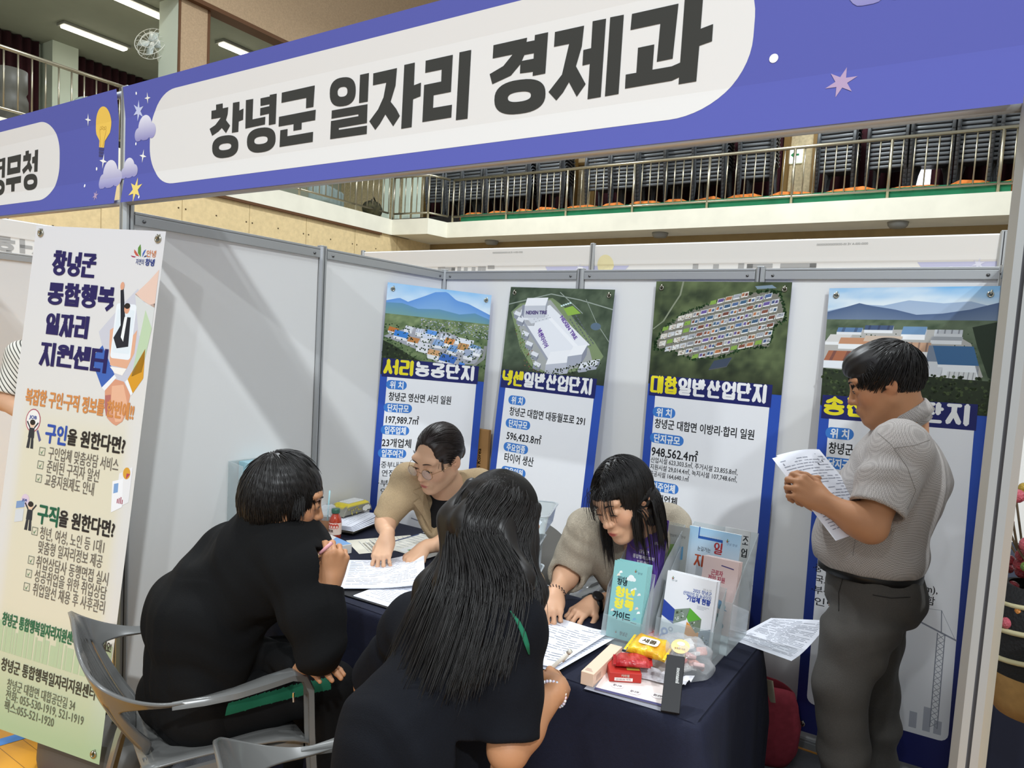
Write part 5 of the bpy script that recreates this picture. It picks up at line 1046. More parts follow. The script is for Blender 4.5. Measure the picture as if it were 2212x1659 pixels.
def a_blue(b_, w, h, z):
    k = len(b_.v); b_.sweep([[(0, h*j/6, z*.5), (w, h*j/6, z*.5)] for j in range(7)])
    for i in range(k, len(b_.v)): t = b_.v[i][1]/h; b_.c[i] = mixc(lin('#f2f4f6'), lin('#a9d2ee'), (t-.4)*1.8)
    for p in ([(.035, h), (.035, h-.03), (.115, h-.035), (.115, h-.05)],):
        for (xa, ya), (xb, yb) in zip(p[:-1], p[1:]): t = .0018; P2(b_, [(min(xa, xb)-t, min(ya, yb)-t), (max(xa, xb)+t, min(ya, yb)-t), (max(xa, xb)+t, max(ya, yb)+t), (min(xa, xb)-t, max(ya, yb)+t)], '#2f62b4', z)
    text(b_, '눈길가는', .035, h*.69, .016, .045, '#3a4048', .01, z); heavy(b_, '일', .09, h*.68, .030, .040, .006, '#b8343a', .1, z, True); heavy(b_, '자리', .028, h*.47, .038, .040, .0065, '#c0502e', .1, z, True); emblem(b_, .135, h*.87, .012, z); text(b_, '안녕 창녕', .13, h*.835, .009, .035, '#5a7aa0', .0, z)
    rn = random.Random(4)
    for k in range(9): x = .04+.008*k; P2(b_, [(x, h-.030), (x+.006, h-.030), (x+.006, h-.030+rn.uniform(.004, .012)), (x, h-.022)], '#c3d8ea', z)
def a_pink(b_, w, h, z):
    text(b_, '근로자', w*.42, h*.77, .019, .038, '#b8485e', .03, z, 'c'); text(b_, '전입 지원', w*.42, h*.69, .019, .054, '#b8485e', .03, z, 'c'); text(b_, '안내', w*.42, h*.61, .019, .028, '#b8485e', .03, z, 'c'); P2(b_, [(w*.52, h*.92), (w*.87, h*.90), (w*.87, h*.885), (w*.52, h*.905)], '#4a3f7a', z)
    for x, y, c, r in ((.05, .40, '#e2b04a', .010), (.065, .405, '#5a9cd0', .011), (.078, .37, '#7fb3c0', .010), (.045, .21, '#c0443c', .012), (.06, .24, '#2f4a6a', .008), (.066, .215, '#8fc0b8', .012), (.078, .12, '#3f7f90', .010)): dot(b_, x, h*y, r, r*1.1, c, z, 10)
    P2(b_, [(.045, h*.36), (.07, h*.355), (.095, h*.33), (.09, h*.325), (.06, h*.34)], '#4f8fb0', z)
def a_white(b_, w, h, z):
    emblem(b_, .022, h*.90, .010, z); text(b_, '창녕', .016, h*.875, .006, .018, '#7a8a90', .0, z); text(b_, '2025. 06. 기준', w*.92, h*.85, .007, .026, '#8a8a90', .0, z, 'r')
    text(b_, '2025 창녕군', w*.93, h*.795, .013, .058, '#4a63a8', .02, z, 'r'); text(b_, '산업단지 및 농공단지', w*.93, h*.735, .013, .088, '#4a63a8', .02, z, 'r'); text(b_, '기업체 현황', w*.93, h*.665, .0185, .074, '#24409a', .045, z, 'r')
    for k in range(3): P2(b_, [(w*.68, h*(.62-.018*k)), (w*(.92-.05*k), h*(.62-.018*k)), (w*(.92-.05*k), h*(.626-.018*k)), (w*.68, h*(.626-.018*k))], '#b9bcc6', z)
    P2(b_, [(0, h*.60), (w*.25, h*.50), (w*.25, h*.30), (0, h*.38)], '#2c46a0', z); P2(b_, [(w*.25, h*.50), (w*.55, h*.57), (w*.5, h*.40), (w*.25, h*.30)], '#7f8f80', z)
    P2(b_, [(w*.55, h*.57), (w*.80, h*.46), (w*.55, h*.38), (w*.50, h*.44)], '#5fae3a', z); P2(b_, [(w*.55, h*.38), (w*.80, h*.46), (w*.80, h*.30), (w*.72, h*.26)], '#75846f', z+.0001); P2(b_, [(w*.52, h*.38), (w*.78, h*.27), (w*.78, h*.06), (w*.50, h*.16)], '#e0953a', z); P2(b_, [(w*.78, h*.30), (w, h*.36), (w, h*.10), (w*.78, h*.02)], '#8e9aa6', z)
    rn = random.Random(8)
    for k in range(60):
        x, y = rn.choice(((.27, .36), (.58, .30), (.80, .10))); x += rn.uniform(0, .18); y += rn.uniform(0, .14); s = rn.uniform(.002, .006); P2(b_, [(x*w, y*h), (x*w+s, y*h), (x*w+s, y*h+s*.7), (x*w, y*h+s*.7)], rn.choice(('#d9dcda', '#5d6c58', '#a9b2b0', '#47553f')), z+.0002)
    for x, y, r, c in ((.10, .17, .012, '#a9b4da'), (.22, .22, .008, '#b9bcc8'), (.07, .09, .010, '#b4bedf')): dot(b_, w*x, h*y, r, r, c, z, 12); dot(b_, w*x, h*y, r*.45, r*.45, '#eceef2', z+.0001, 10)
for k in range(5): card('leaflet', 'teal Korean policy leaflet in the front left clear pocket'+(', foremost' if k == 0 else ''), 1.657+.0012*k, .612+.006*k, TT+.018, .108, .235-.002*(k % 2), .0045, .16, '#8cc6c6', '#a9d4d2', a_teal if k == 0 else None, 'teal leaflets', .07)
for k in range(3): card('leaflet', 'purple leaflet in the tall rear left pocket, lower row'+(', foremost' if k == 0 else ''), 1.640-.004*k, .745+.007*k, TT+.065+.004*k, .112, .255, .004, .15, '#5b3f94', '#7b62ae', a_purple if k == 0 else None, 'purple leaflets', .02)
for k in range(3): card('leaflet', 'purple leaflet in the tall rear left pocket, upper row'+(', foremost' if k == 0 else ''), 1.622+.003*k, .820+.007*k, TT+.10+.004*k, .110, .245, .004, .15, '#5b3f94', '#7b62ae', a_purple if k == 0 else None, 'purple leaflets', .05)
card('leaflet', 'grey leaflet with a green and a blue picture between the purple and the blue leaflets', 1.722, .880, TT+.06, .075, .27, .003, .14, '#a9aca8', '#c4c6c2', a_gray, None, .03)
card('leaflet', 'black and white leaflet behind the blue booklet', 1.888, .985, TT+.10, .085, .235, .003, .10, '#d9dbda', '#e4e4e2', lambda b_, w, h, z: (heavy(b_, '조', w-.024, h-.048, .02, .03, .004, '#26282c', .1, z), heavy(b_, '업', w-.024, h-.09, .02, .03, .004, '#26282c', .1, z)))
card('booklet', 'pale blue booklet with red lettering in the rear right pocket', 1.782, .925, TT+.085, .176, .245, .010, .13, '#dcebf4', '#eef0f0', a_blue, None, 0, 1, 'booklet')
for k in range(3): card('leaflet', 'pink leaflet with small figures in the middle right pocket'+(', foremost' if k == 0 else ''), 1.868+.003*k, .835+.006*k, TT+.03, .115, .235, .004, .12, '#e9cfca', '#eedfda', a_pink if k == 0 else None, 'pink leaflets', 0)
for k in range(2): card('booklet', ('white booklet with blue, green and orange shapes in the front right pocket' if k == 0 else 'second white booklet right behind the foremost one in the right pocket'), 1.80+.006*k, .690+.012*k, TT+.012, .157, .222, .009, .17, '#ecedf1', '#f2f2f4', a_white if k == 0 else None, 'white booklets', -.02, 1, 'booklet')
e = empty('brochure_stand', (1.80, .75, TT), 0, 'clear acrylic stand of stepped pockets holding the leaflets on the table', 'stand')
def pocket(nm, x0, x1, yf, yb, zf, zb, z0=.004):
    a = MB(); t = .003; sl = .16
    def sh(z, y): return y+z*sl
    a.sweep([[(x, sh(z, yf), z) for x in (x0, x1)] for z in (z0, zf)]); a.sweep([[(x, sh(z, yb), z) for x in (x0, x1)] for z in (z0, zb)])
    for x in (x0, x1): a.poly([(x, sh(z0, yf), z0), (x, sh(z0, yb), z0), (x, sh(zb, yb), zb), (x, sh((zb+zf)/2, yf+(yb-yf)*.4), (zb+zf)/2), (x, sh(zf, yf), zf)])
    a.poly([(x0, sh(z0, yf), z0), (x1, sh(z0, yf), z0), (x1, sh(z0, yb), z0), (x0, sh(z0, yb), z0)])
    a.build(nm, M_acr, e, solid=.0025)
pocket('pocket', -.155, -.025, -.150, -.095, .085, .22); pocket('pocket', -.178, -.03, -.095, .14, .15, .33); pocket('pocket', -.01, .172, -.075, .0, .09, .20); pocket('pocket', -.025, .196, .0, .215, .16, .33)
a = MB(); a.rbox((-.17, -.165, 0), (.19, .21, .004), .0015); a.build('base', M_acr, e)

# ---- small things at the right front corner
mt = onto(P(*c5(222, 905)), P(*c5(325, 945))); e = thing_m('cosmetics_box', mt @ Matrix.Rotation(.14, 4, 'Z'), 'long cream coloured carton lying at the front edge of the table', 'box')
a = MB(); a.col = lin('#eecdb4'); a.rbox((0, 0, 0), (.037, .215, .036), .0012)
for k in range(3): P2(a, [(.006, .012+.006*k), (.028-.004*k, .012+.006*k), (.028-.004*k, .0145+.006*k), (.006, .0145+.006*k)], '#b49488', .0364)
a.col = lin('#b49488')
for k in range(7): a.poly([(.0374, .02+.005*k, .010), (.0374, .022+.005*k, .010), (.0374, .022+.005*k, .026), (.0374, .02+.005*k, .026)])
a.build('carton', M_card, e, colors=True)
mt = onto(P(*c5(700, 560)), P(*c5(960, 575))); e = thing_m('pink_box', mt, 'pink carton with a red ring printed on top, behind the yellow snack pack', 'box')
a = MB(); a.col = lin('#e8b9b8'); a.rbox((-.01, 0, 0), (.085, .085, .030), .002); n = 24; a.col = lin('#c9605a')
a.add([(.045+r*math.cos(2*PI*i/n), .045+r*math.sin(2*PI*i/n)*.8, .0304) for r in (.020, .0235) for i in range(n)], [(i, (i+1) % n, n+(i+1) % n, n+i) for i in range(n)]); text(a, 'RING', .045, .041, .009, .016, '#c9605a', 0, .0305, 'c'); a.build('carton', M_card, e, colors=True)
def fdeco(b_, z):
    for x, y in ((.05, .05), (.10, .04), (.16, .05), (.06, .14), (.15, .15)):
        for r in (.018, .0165): dot(b_, x, y, r, r*.9, '#d8c8d0' if r > .017 else '#f0eae6', z+(.0001 if r < .017 else 0), 20)
        text(b_, '꿈나무', x, y-.004, .012, .024, '#5a4a54', .03, z+.0003, 'c')
    P2(b_, [(0, 0), (.2, 0), (.2, .012), (0, .012)], '#4a4870', z)
paper('flyer with small round emblems under the snacks at the table corner', onto(P(*c5(345, 962)), P(*c5(945, 1115)), TT+.003), .195, .27, 51, deco=fdeco, lines=0, tint='#ecdfd9', cat='flyer')
paper('grey sheet peeping out under the flyer at the front edge', onto(P(*c5(255, 950)), P(*c5(940, 1150)), TT+.001), .22, .2, 52, lines=0, tint='#8f8f98', cat='flyer')
M_foil = mat('snack_film', '#ffffff', .22, attr=True, bump=(60, .5))
def packet(label, x, y, z, ang, L_, Wd, H, c1, c2_, txt_, tc, tilt=(0, 0), group='snack packs'):
    e = thing_m('snack_packet', Matrix.Translation((x, y, z)) @ Matrix.Rotation(ang, 4, 'Z') @ Matrix.Rotation(tilt[0], 4, 'X') @ Matrix.Rotation(tilt[1], 4, 'Y'), label, 'snack', group)
    a = MB(); pillow(a, L_, Wd, H, 24, 10); rn = random.Random(int(x*100))
    for i, p in enumerate(a.v):
        t = fbm(p[0]*60, p[1]*60, 3); a.c[i] = mixc(lin(c1), lin(c2_), (t-.45)*5); a.v[i] = (p[0]+.003*(fbm(p[1]*80, p[2]*90, 1)-.5), p[1]+.004*(fbm(p[0]*70, p[2]*90, 2)-.5), p[2]*(1+.25*(fbm(p[0]*50, p[1]*50, 5)-.5)))
    for x_ in (0, L_): k = len(a.v); a.col = lin(c1); a.sweep([[(x_-.004+.008*i, Wd*j/10, H/2+.003*(j % 2)*(1 if i else .2)) for j in range(11)] for i in range(2)])
    a.build('wrapper', M_foil, e, colors=True, smooth=True)
    if txt_:
        b_ = MB(); P2(b_, rrect(L_*.25, Wd*.3, L_*.75, Wd*.72, .01, .01, 5), '#f2efe2', H+.0035); text(b_, txt_, L_*.5, Wd*.42, .02, L_*.36, tc, .05, H+.004, 'c'); b_.build('print', M_card, e, colors=True)
    return e
x, y = P(*c5(480, 895)); mt = onto((x, y), P(*c5(800, 915)), TT+.004); e = thing_m('snack_box', mt, 'red snack box with a white date label on its end', 'snack', 'snack packs')
a = MB(); a.col = lin('#b52a20'); a.rbox((0, 0, 0), (.088, .12, .026), .002); P2(a, [(.05, .02), (.085, .02), (.085, .10), (.05, .10)], '#c9b24a', .0264); P2(a, [(.055, .05), (.08, .05), (.08, .09), (.055, .09)], '#2f2a5a', .0266)
a.col = lin('#e9dcd6'); a.poly([(.014, -.0004, .004), (.064, -.0004, .004), (.064, -.0004, .013), (.014, -.0004, .013)])
q = MB(); text(q, '25.00.00 까지', .018, 0, .006, .04, '#6a5a56', .0); k = len(a.v); a.add([(p[0], -.0008, .0065+p[1]) for p in q.v], q.f); a.c[k:] = q.c
q = MB(); text(q, '카라멜', .032, 0, .008, .022, '#f0e0d0', .04); k = len(a.v); a.add([(p[0], -.0008, .016+p[1]) for p in q.v], q.f); a.c[k:] = q.c
a.build('carton', M_card, e, colors=True)
packet('red shiny snack wrapper lying on the red snack box', x+.0, y+.03, TT+.032, .45, .10, .065, .020, '#a81f24', '#c9484a', None, None, (0, -.05))
packet('yellow snack packet with a white label on top of the red ones', x-.005, y+.105, TT+.046, .05, .115, .085, .026, '#e6c22a', '#d99a26', '새콤', '#4a3a20', (.18, 0))
# clear bag of small wrapped sweets
bx, by = P(*c5(1100, 870)); e = empty('sweets_bag', (bx-.02, by+.075, TT+.003), .2, 'clear bag of printed sweets with a round yellow sticker', 'snack', 'snack packs')
a = MB(); rnd = random.Random(12)
for k in range(34):
    p = (rnd.uniform(-.055, .06), rnd.uniform(-.05, .06), rnd.uniform(.012, .06)); a.col = lin(rnd.choice(('#d9d4d2', '#cfcac8', '#e4b9b4', '#d89a8c', '#b9b6b4', '#8d8a88', '#c65a4e', '#c3c06a', '#ece8e4')))
    a.T = Matrix.Translation(p) @ Matrix.Rotation(rnd.uniform(0, 6), 4, 'Z') @ Matrix.Rotation(rnd.uniform(-1, 1), 4, 'X'); a.rbox((-.016, -.012, -.006), (.016, .012, .006), .004, 2)
a.T = None; tag(a.build('sweets', M_foil, e, colors=True), kind='stuff')
a = MB(); rows = []
for i in range(15):
    f = i/14; z = .083*math.sin(f*PI/2)**1.0; r = .088*(1-f*f)**.5+.004; rows.append([((r*math.cos(w)*(1+.06*math.sin(5*w+i))), (r*.95*math.sin(w)*(1+.05*math.sin(7*w-i))), z+.004*math.sin(6*w+i*.8)*(f < .95)) for w in [2*PI*j/36 for j in range(36)]])
a.sweep(rows, closed=True); a.build('bag', clear('clear_film', '#f6f6f6', .08, .16), e, smooth=True)
a = MB(); n = 24; a.col = lin('#e8c98a')
cpt = Vector((.0, -.045, .081)); nv = Vector((0, -.45, .9)).normalized(); uu = Vector((1, 0, 0)); vv2 = nv.cross(uu)
a.poly([cpt+uu*.026*math.cos(2*PI*i/n)+vv2*.026*math.sin(2*PI*i/n) for i in range(n)]); a.col = lin('#f4f2ee'); a.poly([cpt+nv*.0006+uu*(.011*math.cos(2*PI*i/n))+vv2*(.009+.007*math.sin(2*PI*i/n)) for i in range(n)])
q = MB(); text(q, '달콤한 하루', 0, 0, .007, .03, '#6a5a3a', .0, 0, 'c'); k = len(a.v); a.add([cpt+nv*.0008+uu*p[0]+vv2*(p[1]-.012) for p in q.v], q.f); a.c[k:] = q.c
a.build('sticker', M_card, e, colors=True)
a = MB(); a.col = lin('#d3d0d2'); rows = []
for i in range(9): rows.append([(-.09+.02*j-.02*i*.2, -.085-.006*i, .004+.02*abs(math.sin(j*1.1+i))*(1-i/9)) for j in range(8)])
a.sweep(rows); a.build('bag_tail', mat('printed_bag', '#cfcdd2', .3, noise=(60, .3)), e, smooth=True)
# black pen carton leaning on the bag
A = Vector((*P(*c5(945, 1168)), TT+.003)); B = Vector((*P(*c5(1112, 1208)), TT+.003)); far = dp(*c5(1082, 672), 1.865)
ux = (B-A).normalized(); wy = (far-(A+B)/2); Lp = wy.length; wy.normalize(); ux = (ux-wy*ux.dot(wy)).normalized(); nz = ux.cross(wy)
mt = Matrix(((ux.x, wy.x, nz.x, A.x), (ux.y, wy.y, nz.y, A.y), (ux.z, wy.z, nz.z, A.z), (0, 0, 0, 1))); e = thing_m('pen_box', mt, 'flat black pen box with white lettering propped at the table corner', 'box')
a = MB(); a.col = lin('#1c1c1e'); a.rbox((0, 0, 0), ((B-A).length, Lp, .012), .0012); q = MB(); text(q, 'monami', 0, 0, .013, .040, '#e9e9e6', .05); k = len(a.v); a.add([(.026+p[1]*0+.004-p[1]*-1+.0, .115-p[0], .0126) for p in q.v], q.f); a.c[k:] = q.c
a.build('carton', M_card, e, colors=True)

# ---- clear tray tower behind the long-haired visitor
cx, cy = 1.12, .80
e = empty('tray_tower', (cx, cy, TT), .38, 'clear plastic tower of small open trays behind the long-haired visitor', 'tray tower')
def tray(nm, z, w, d, h):
    a = MB(); r0 = rrect(-w+.01, -d+.01, w-.01, d-.01, .02, .02, 5); r1 = rrect(-w, -d, w, d, .025, .025, 5); r2 = rrect(-w-.004, -d-.004, w+.004, d+.004, .027, .027, 5)
    a.sweep([[(*p, z) for p in r0], [(*p, z+h) for p in r1], [(*p, z+h+.002) for p in r2]], closed=True); a.poly([(*p, z) for p in r0]); a.build(nm, M_acr, e, solid=.002)
    a = MB(); a.tube([(*p, z+h) for p in r2], .0028, 6, closed=True); a.build('rim', clear('tray_rim', '#eef2f4', .1, .5), e, smooth=True)
tray('tray', .245, .185, .12, .065); tray('tray', .13, .15, .10, .06); tray('tray', .01, .15, .10, .06)
a = MB()
for s in (-1, 1):
    for t in (-1, 1): a.tube([(s*.135, t*.085, .0), (s*.135, t*.085, .25)], .006, 8)
a.build('upright', clear('tray_leg', '#e6eaee', .08, .4), e, smooth=True)
p_ = e.matrix_world if False else Matrix.Translation((cx, cy, TT)) @ Matrix.Rotation(.38, 4, 'Z')
for k, (zz, xx) in enumerate(((.247, -.14), (.247, .0), (.133, -.06))):
    paper(['small stack of white slips at the left of the top clear tray', 'white slips under the tape roll in the top clear tray', 'white slips in the middle clear tray'][k], p_ @ Matrix.Translation((xx, -.08, zz)), .12, .15, 60+k, None, 'slips in the clear trays', 8, n=8, name='paper_slips')
e = thing_m('tape_roll', p_ @ Matrix.Translation((.085, -.055, .275)) @ Matrix.Rotation(.5, 4, 'Z') @ Matrix.Rotation(PI/2, 4, 'X'), 'orange and white roll lying in the top clear tray', 'roll')
a = MB(); a.lathe([(.018, -.04), (.018, .012)], 24); a.build('body', mat('roll_orange', '#d87a55', .5), e, smooth=True); a = MB(); a.lathe([(.0185, .012), (.0195, .015), (.0195, .03), (.018, .032)], 24); a.build('band', mat('roll_white', '#e9e6e2', .5), e, smooth=True); a = MB(); a.lathe([(.0, .0332), (.0145, .0332), (.0145, .032)], 24); a.build('end_cap', mat('roll_dark', '#4a5260', .4), e, smooth=True)

# ---- wall pocket, cardboard box, bag, vase
y0, y1 = .44, .60
e = empty('wall_pocket', (.003, (y0+y1)/2, .795), 0, 'clear pocket of leaflets fixed to the left wall behind the man in black', 'brochure holder')
a = MB(); hw = .10; a.sweep([[(.004, y, 0) for y in (-hw, hw)], [(.07, y, -.0) for y in (-hw, hw)], [(.10, y, .20) for y in (-hw, hw)]])
for y in (-hw, hw): a.poly([(.004, y, 0), (.07, y, 0), (.10, y, .20), (.10, y, .275), (.004, y, .285)])
a.poly([(.004, -hw, 0), (.004, hw, 0), (.004, hw, .285), (.004, -hw, .285)]); a.build('pocket', M_acr, e, solid=.0025)
for k in range(6):
    mt = Matrix.Translation((.012+.011*k, y0+.045, .80)) @ Matrix(((0, 0, 1, 0), (1, 0, 0, 0), (0, 1, 0, 0), (0, 0, 0, 1))) @ Matrix.Rotation(-.03*0, 4, 'X'); l = thing_m('leaflet', mt, 'pale blue leaflet in the clear pocket on the left wall'+(', foremost, with a white bird' if k == 5 else ''), 'leaflet', 'leaflets in the wall pocket')
    a = MB(); a.col = lin('#a3cbd6'); a.box((-.02, 0, 0), (.15, .275, .009)); 
    if k == 5:
        P2(a, [(.02, .22), (.035, .215), (.05, .20), (.045, .195), (.03, .20)], '#efe9e2', .0094); P2(a, [(.03, .14), (.15, .14), (.15, .17), (.03, .18)], '#a48fc0', .0094); P2(a, [(.03, .13), (.15, .13), (.15, .14), (.03, .14)], '#6a4a90', .0095)
    a.build('pages', M_card, l, colors=True)
e = empty('cardboard_box', (.335, 1.705, 0), 0, 'tall brown cardboard box between the first two hanging posters', 'box')
M_kraft = mat('kraft_board', '#9d7445', .85, noise=(9, .08)); a = MB(); a.rbox((-.12, -.012, 0.007), (.062, .012, 1.165), .003); a.build('carton', M_kraft, e)
a = MB(); q = MB(); text(q, 'Made in Korea', 0, 0, .03, .20, '#4a3018', .02); k = 0
a.add([(.018-p[1], -.0126, .86+p[0]) for p in q.v], q.f); a.c = [lin('#4a3018')]*len(a.v)
a.col = lin('#8a4a2a')
for z0, z1 in ((.86, .91), (.93, .98), (1.0, 1.05)):
    for p in (((-.03, z0), (-.03, z1)), ((.0, z0), (.0, z1)), ((-.03, z0), (.0, z0)), ((-.03, z1), (.0, z1))): (xa, za), (xb, zb) = p; a.poly([(min(xa, xb)-.001, -.0126, min(za, zb)-.001), (max(xa, xb)+.001, -.0126, min(za, zb)-.001), (max(xa, xb)+.001, -.0126, max(za, zb)+.001), (min(xa, xb)-.001, -.0126, max(za, zb)+.001)])
a.build('print', M_card, e, colors=True)
e = empty('tote_bag', (1.93, 1.56, .007), .2, 'red cloth bag with a cream handle on the floor between two posters', 'bag')
a = MB(); rows = []
for i, (z, w, d) in enumerate(((0, .13, .07), (.04, .15, .085), (.14, .155, .09), (.24, .14, .07), (.30, .13, .05))): rows.append([(w*(abs(math.cos(t))**.7)*(1 if math.cos(t) > 0 else -1)+.008*math.sin(3*t+i), d*(abs(math.sin(t))**.7)*(1 if math.sin(t) > 0 else -1), z+.015*math.sin(2*t+i)) for t in [2*PI*j/28 for j in range(28)]])
a.sweep(rows, closed=True); a.add(rows[0], [tuple(range(28))]); a.build('body', mat('red_cloth', '#a53a48', .85, noise=(40, .15)), e, smooth=True, solid=.004)
a = MB(); a.tube([(-.05, -.055, .20), (-.045, -.07, .30), (-.01, -.06, .355), (.03, -.06, .34), (.045, -.065, .26)], .016, 6, flat=.2); a.build('handle', mat('cream_webbing', '#c4bb9f', .85), e, smooth=True)
a = MB(); a.rbox((.02, -.06, .18), (.09, .02, .27), .01); a.build('contents', MATS['black_matte'], e)
# neighbour's table and vase seen past the near post
g = empty('side_table', (3.05, .62, 0), 0, 'navy covered table of the next stand beyond the near right post', 'table'); a = MB(); v = hy(2150, 1265, .45); a.rbox((-.40, -.12, 0), (.45, .35, v.z), .01); a.build('cloth', mat('navy_skirt', '#141b30', .8), g)
vc = dp(2236, 1430, 1.22); zb = dp(2236, 1545, 1.22).z; zt = dp(2236, 1270, 1.22).z
e = empty('flower_vase', (vc.x, vc.y, zb), 0, 'black vase with cream bands and berries, cut by the right edge', 'vase')
H = zt-zb; a = MB(); a.lathe([(.0, .0), (.052, .0), (.068, H*.12), (.072, H*.34)], 32, cap=False); a.build('foot', mat('vase_tan', '#9c7a48', .7, noise=(80, .1)), e, smooth=True)
a = MB(); a.lathe([(.072, H*.34), (.074, H*.5), (.068, H*.8), (.056, H*1.02), (.05, H*1.02)], 32, cap=False); a.build('body', mat('vase_black', '#131214', .8, bump=(200, .4)), e, smooth=True)
for z0, r in ((.50, .0745), (.72, .0708), (.92, .062)):
    a = MB(); a.tube([(r*math.cos(2*PI*i/32), r*math.sin(2*PI*i/32), H*z0+.012*math.cos(2*PI*i/32)) for i in range(32)], .0045, 6, closed=True); a.build('band', mat('vase_cream', '#bdb48e', .7), e, smooth=True)
rnd = random.Random(21)
M_berry = [mat('berry_%s' % n, c, .2, bump=(250, .6)) for n, c in (('red', '#7d2028'), ('green', '#57702a'), ('gold', '#a3862e'), ('orange', '#c07a34'), ('pink', '#b0505c'))]
for k in range(64):
    w = rnd.uniform(0, 2*PI); f = rnd.random(); z = H*(.72+1.05*f); r = rnd.uniform(.02, .085)*(1.1-.5*f); a = MB(); a.ball((r*math.cos(w), r*math.sin(w), z), rnd.uniform(.008, .0125), 9, 7); o = a.build('berry', M_berry[rnd.choice((0, 0, 0, 1, 1, 2, 2, 3, 4))], e, smooth=True)
a = MB()
for k in range(26): w = rnd.uniform(0, 2*PI); r = rnd.uniform(.02, .07); a.tube([(0, 0, H*.8), (r*.6*math.cos(w), r*.6*math.sin(w), H*1.2), (r*math.cos(w), r*math.sin(w), H*rnd.uniform(1.3, 1.7))], .002, 5)
a.build('stems', mat('stem_green', '#4a3a24', .8), e, smooth=True)
vc2 = dp(2222, 1560, 1.12); e = empty('display_board', (vc2.x+.03, vc2.y, 0), .35, 'dark board with a bright green edge at the extreme right', 'board')
a = MB(); a.rbox((-.01, -.01, 0), (.25, .01, dp(2222, 1330, 1.12).z), .004); a.build('panel', mat('dark_board', '#20231c', .6), e); a = MB(); a.tube([(-.014, -.012, .0), (-.014, -.012, dp(2222, 1330, 1.12).z)], .006, 8); a.build('edge', mat('neon_green', '#8fd03a', .5), e)
# ================================================================ plastic armchairs
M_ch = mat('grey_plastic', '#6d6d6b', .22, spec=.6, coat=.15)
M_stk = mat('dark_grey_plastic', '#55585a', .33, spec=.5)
def chair_back(top=.80, plain=False):
    """curved shell from the seat to the top edge, slots in the middle, open at the sides; local: faces +y"""
    nu, nv = 37, 12; rows = []
    for j in range(nv+1):
        v = j/nv; r = []
        for i in range(nu+1):
            u = -1+2*i/nu; s = abs(u)
            ang = u*1.75
            # top edge: runs from the crown down and forward into the arms
            tx = .285*math.sin(min(1.57, abs(ang)))*(1 if u > 0 else -1); ty = -.36+.36*(1-math.cos(min(ang*ang*.42, 1.5)))+max(0, s-.82)*.25; tz = top-(top-.635)*(min(1, s/.9)**1.7)
            bx = .20*u; by = -.205+.03*s; bz = .425
            if s > .62: q = (s-.62)/.38; bx = (.20*.62+(.262-.124)*q)*(1 if u > 0 else -1); by += .24*q*q; bz += .18*q*(2-q)
            k = v**.85; r.append(Vector((bx+(tx-bx)*k, by+(ty-by)*v-.018*math.sin(PI*v)*(1-s*.5), bz+(tz-bz)*v)))
        rows.append(r)
    vs = [p for r in rows for p in r]; fs = []; n = nu+1
    for j in range(nv):
        v = (j+.5)/nv
        for i in range(nu):
            u = -1+2*(i+.5)/nu; s = abs(u); k = i-(nu-1)//2
            slot = s < .60 and k % 4 in (1, 3) and not plain
            if slot and .10 < v < (.80-.12*s): continue
            if s > .66 and .02 < v < (.70 if not plain else .5): continue
            fs.append((j*n+i, j*n+i+1, (j+1)*n+i+1, (j+1)*n+i))
    a = MB(); a.add(vs, fs); return a
def armband(s, top=.80):
    """flat arm that turns down into the front leg"""
    path = [(.276, -.155, .634), (.284, -.08, .633), (.289, .0, .638), (.292, .08, .650), (.289, .15, .656), (.283, .19, .640), (.276, .215, .59), (.270, .225, .45), (.272, .245, .22), (.276, .262, 0)]
    wid = [.004, .014, .023, .027, .027, .026, .025, .024, .022, .018]; nrm = [(-.5, 0, 1), (-.25, 0, 1), (-.1, 0, 1), (0, 0, 1), (0, .1, 1)]+[(0, .55, .8), (0, .95, .3), (0, 1, .05), (0, 1, 0), (0, 1, 0)]
    a = MB(); t = .011
    for w_i in (0,):
        rows = []
        for p, w, n in zip(path, wid, nrm):
            p = Vector((p[0]*s, p[1], p[2])); n = Vector((n[0]*s, n[1], n[2])).normalized(); x = Vector((1, 0, 0)); x = (x-n*x.dot(n)).normalized()
            rows.append([p-x*w-n*.016, p-x*w, p-x*w*.6+n*.005, p+x*w*.6+n*.005, p+x*w, p+x*w-n*.016, p+x*(w-.005)-n*.016, p+x*(w-.006)-n*.006, p-x*(w-.006)-n*.006, p-x*(w-.005)-n*.016])
        a.sweep(rows, closed=True); a.add(rows[-1], [tuple(range(10))])
    return a
def rear_leg(s):
    a = MB(); rows = []
    for x, y, z, w in ((.17, -.19, .43, .030), (.20, -.215, .33, .028), (.225, -.25, .15, .024), (.245, -.285, 0, .02)): rows.append([(s*(x-w), y-.012, z), (s*(x+w), y-.012, z), (s*(x+w), y+.02, z), (s*(x+w-.006), y+.02, z), (s*(x+w-.008), y-.004, z), (s*(x-w), y-.004, z)])
    a.sweep(rows, closed=True); a.add(rows[-1], [tuple(range(6))]); return a
def seat_bm():
    a = MB(); rows = []
    for j in range(11):
        t = j/10; y = -.21+.43*t; z = .425+.012*math.sin(PI*t)-.018*max(0, t-.85)/.15; w = .21+.055*t; rows.append([(w*(-1+2*i/12), y, z-.016*math.cos(PI/2*(-1+2*i/12))+.006) for i in range(13)])
    rows.append([(.262*(-1+2*i/12), .228, .385) for i in range(13)])
    a.sweep(rows); return a
def under(a):
    for s in (-1, 1): a.box((s*.235-.008, -.2, .375), (s*.235+.008, .21, .42))
    return a
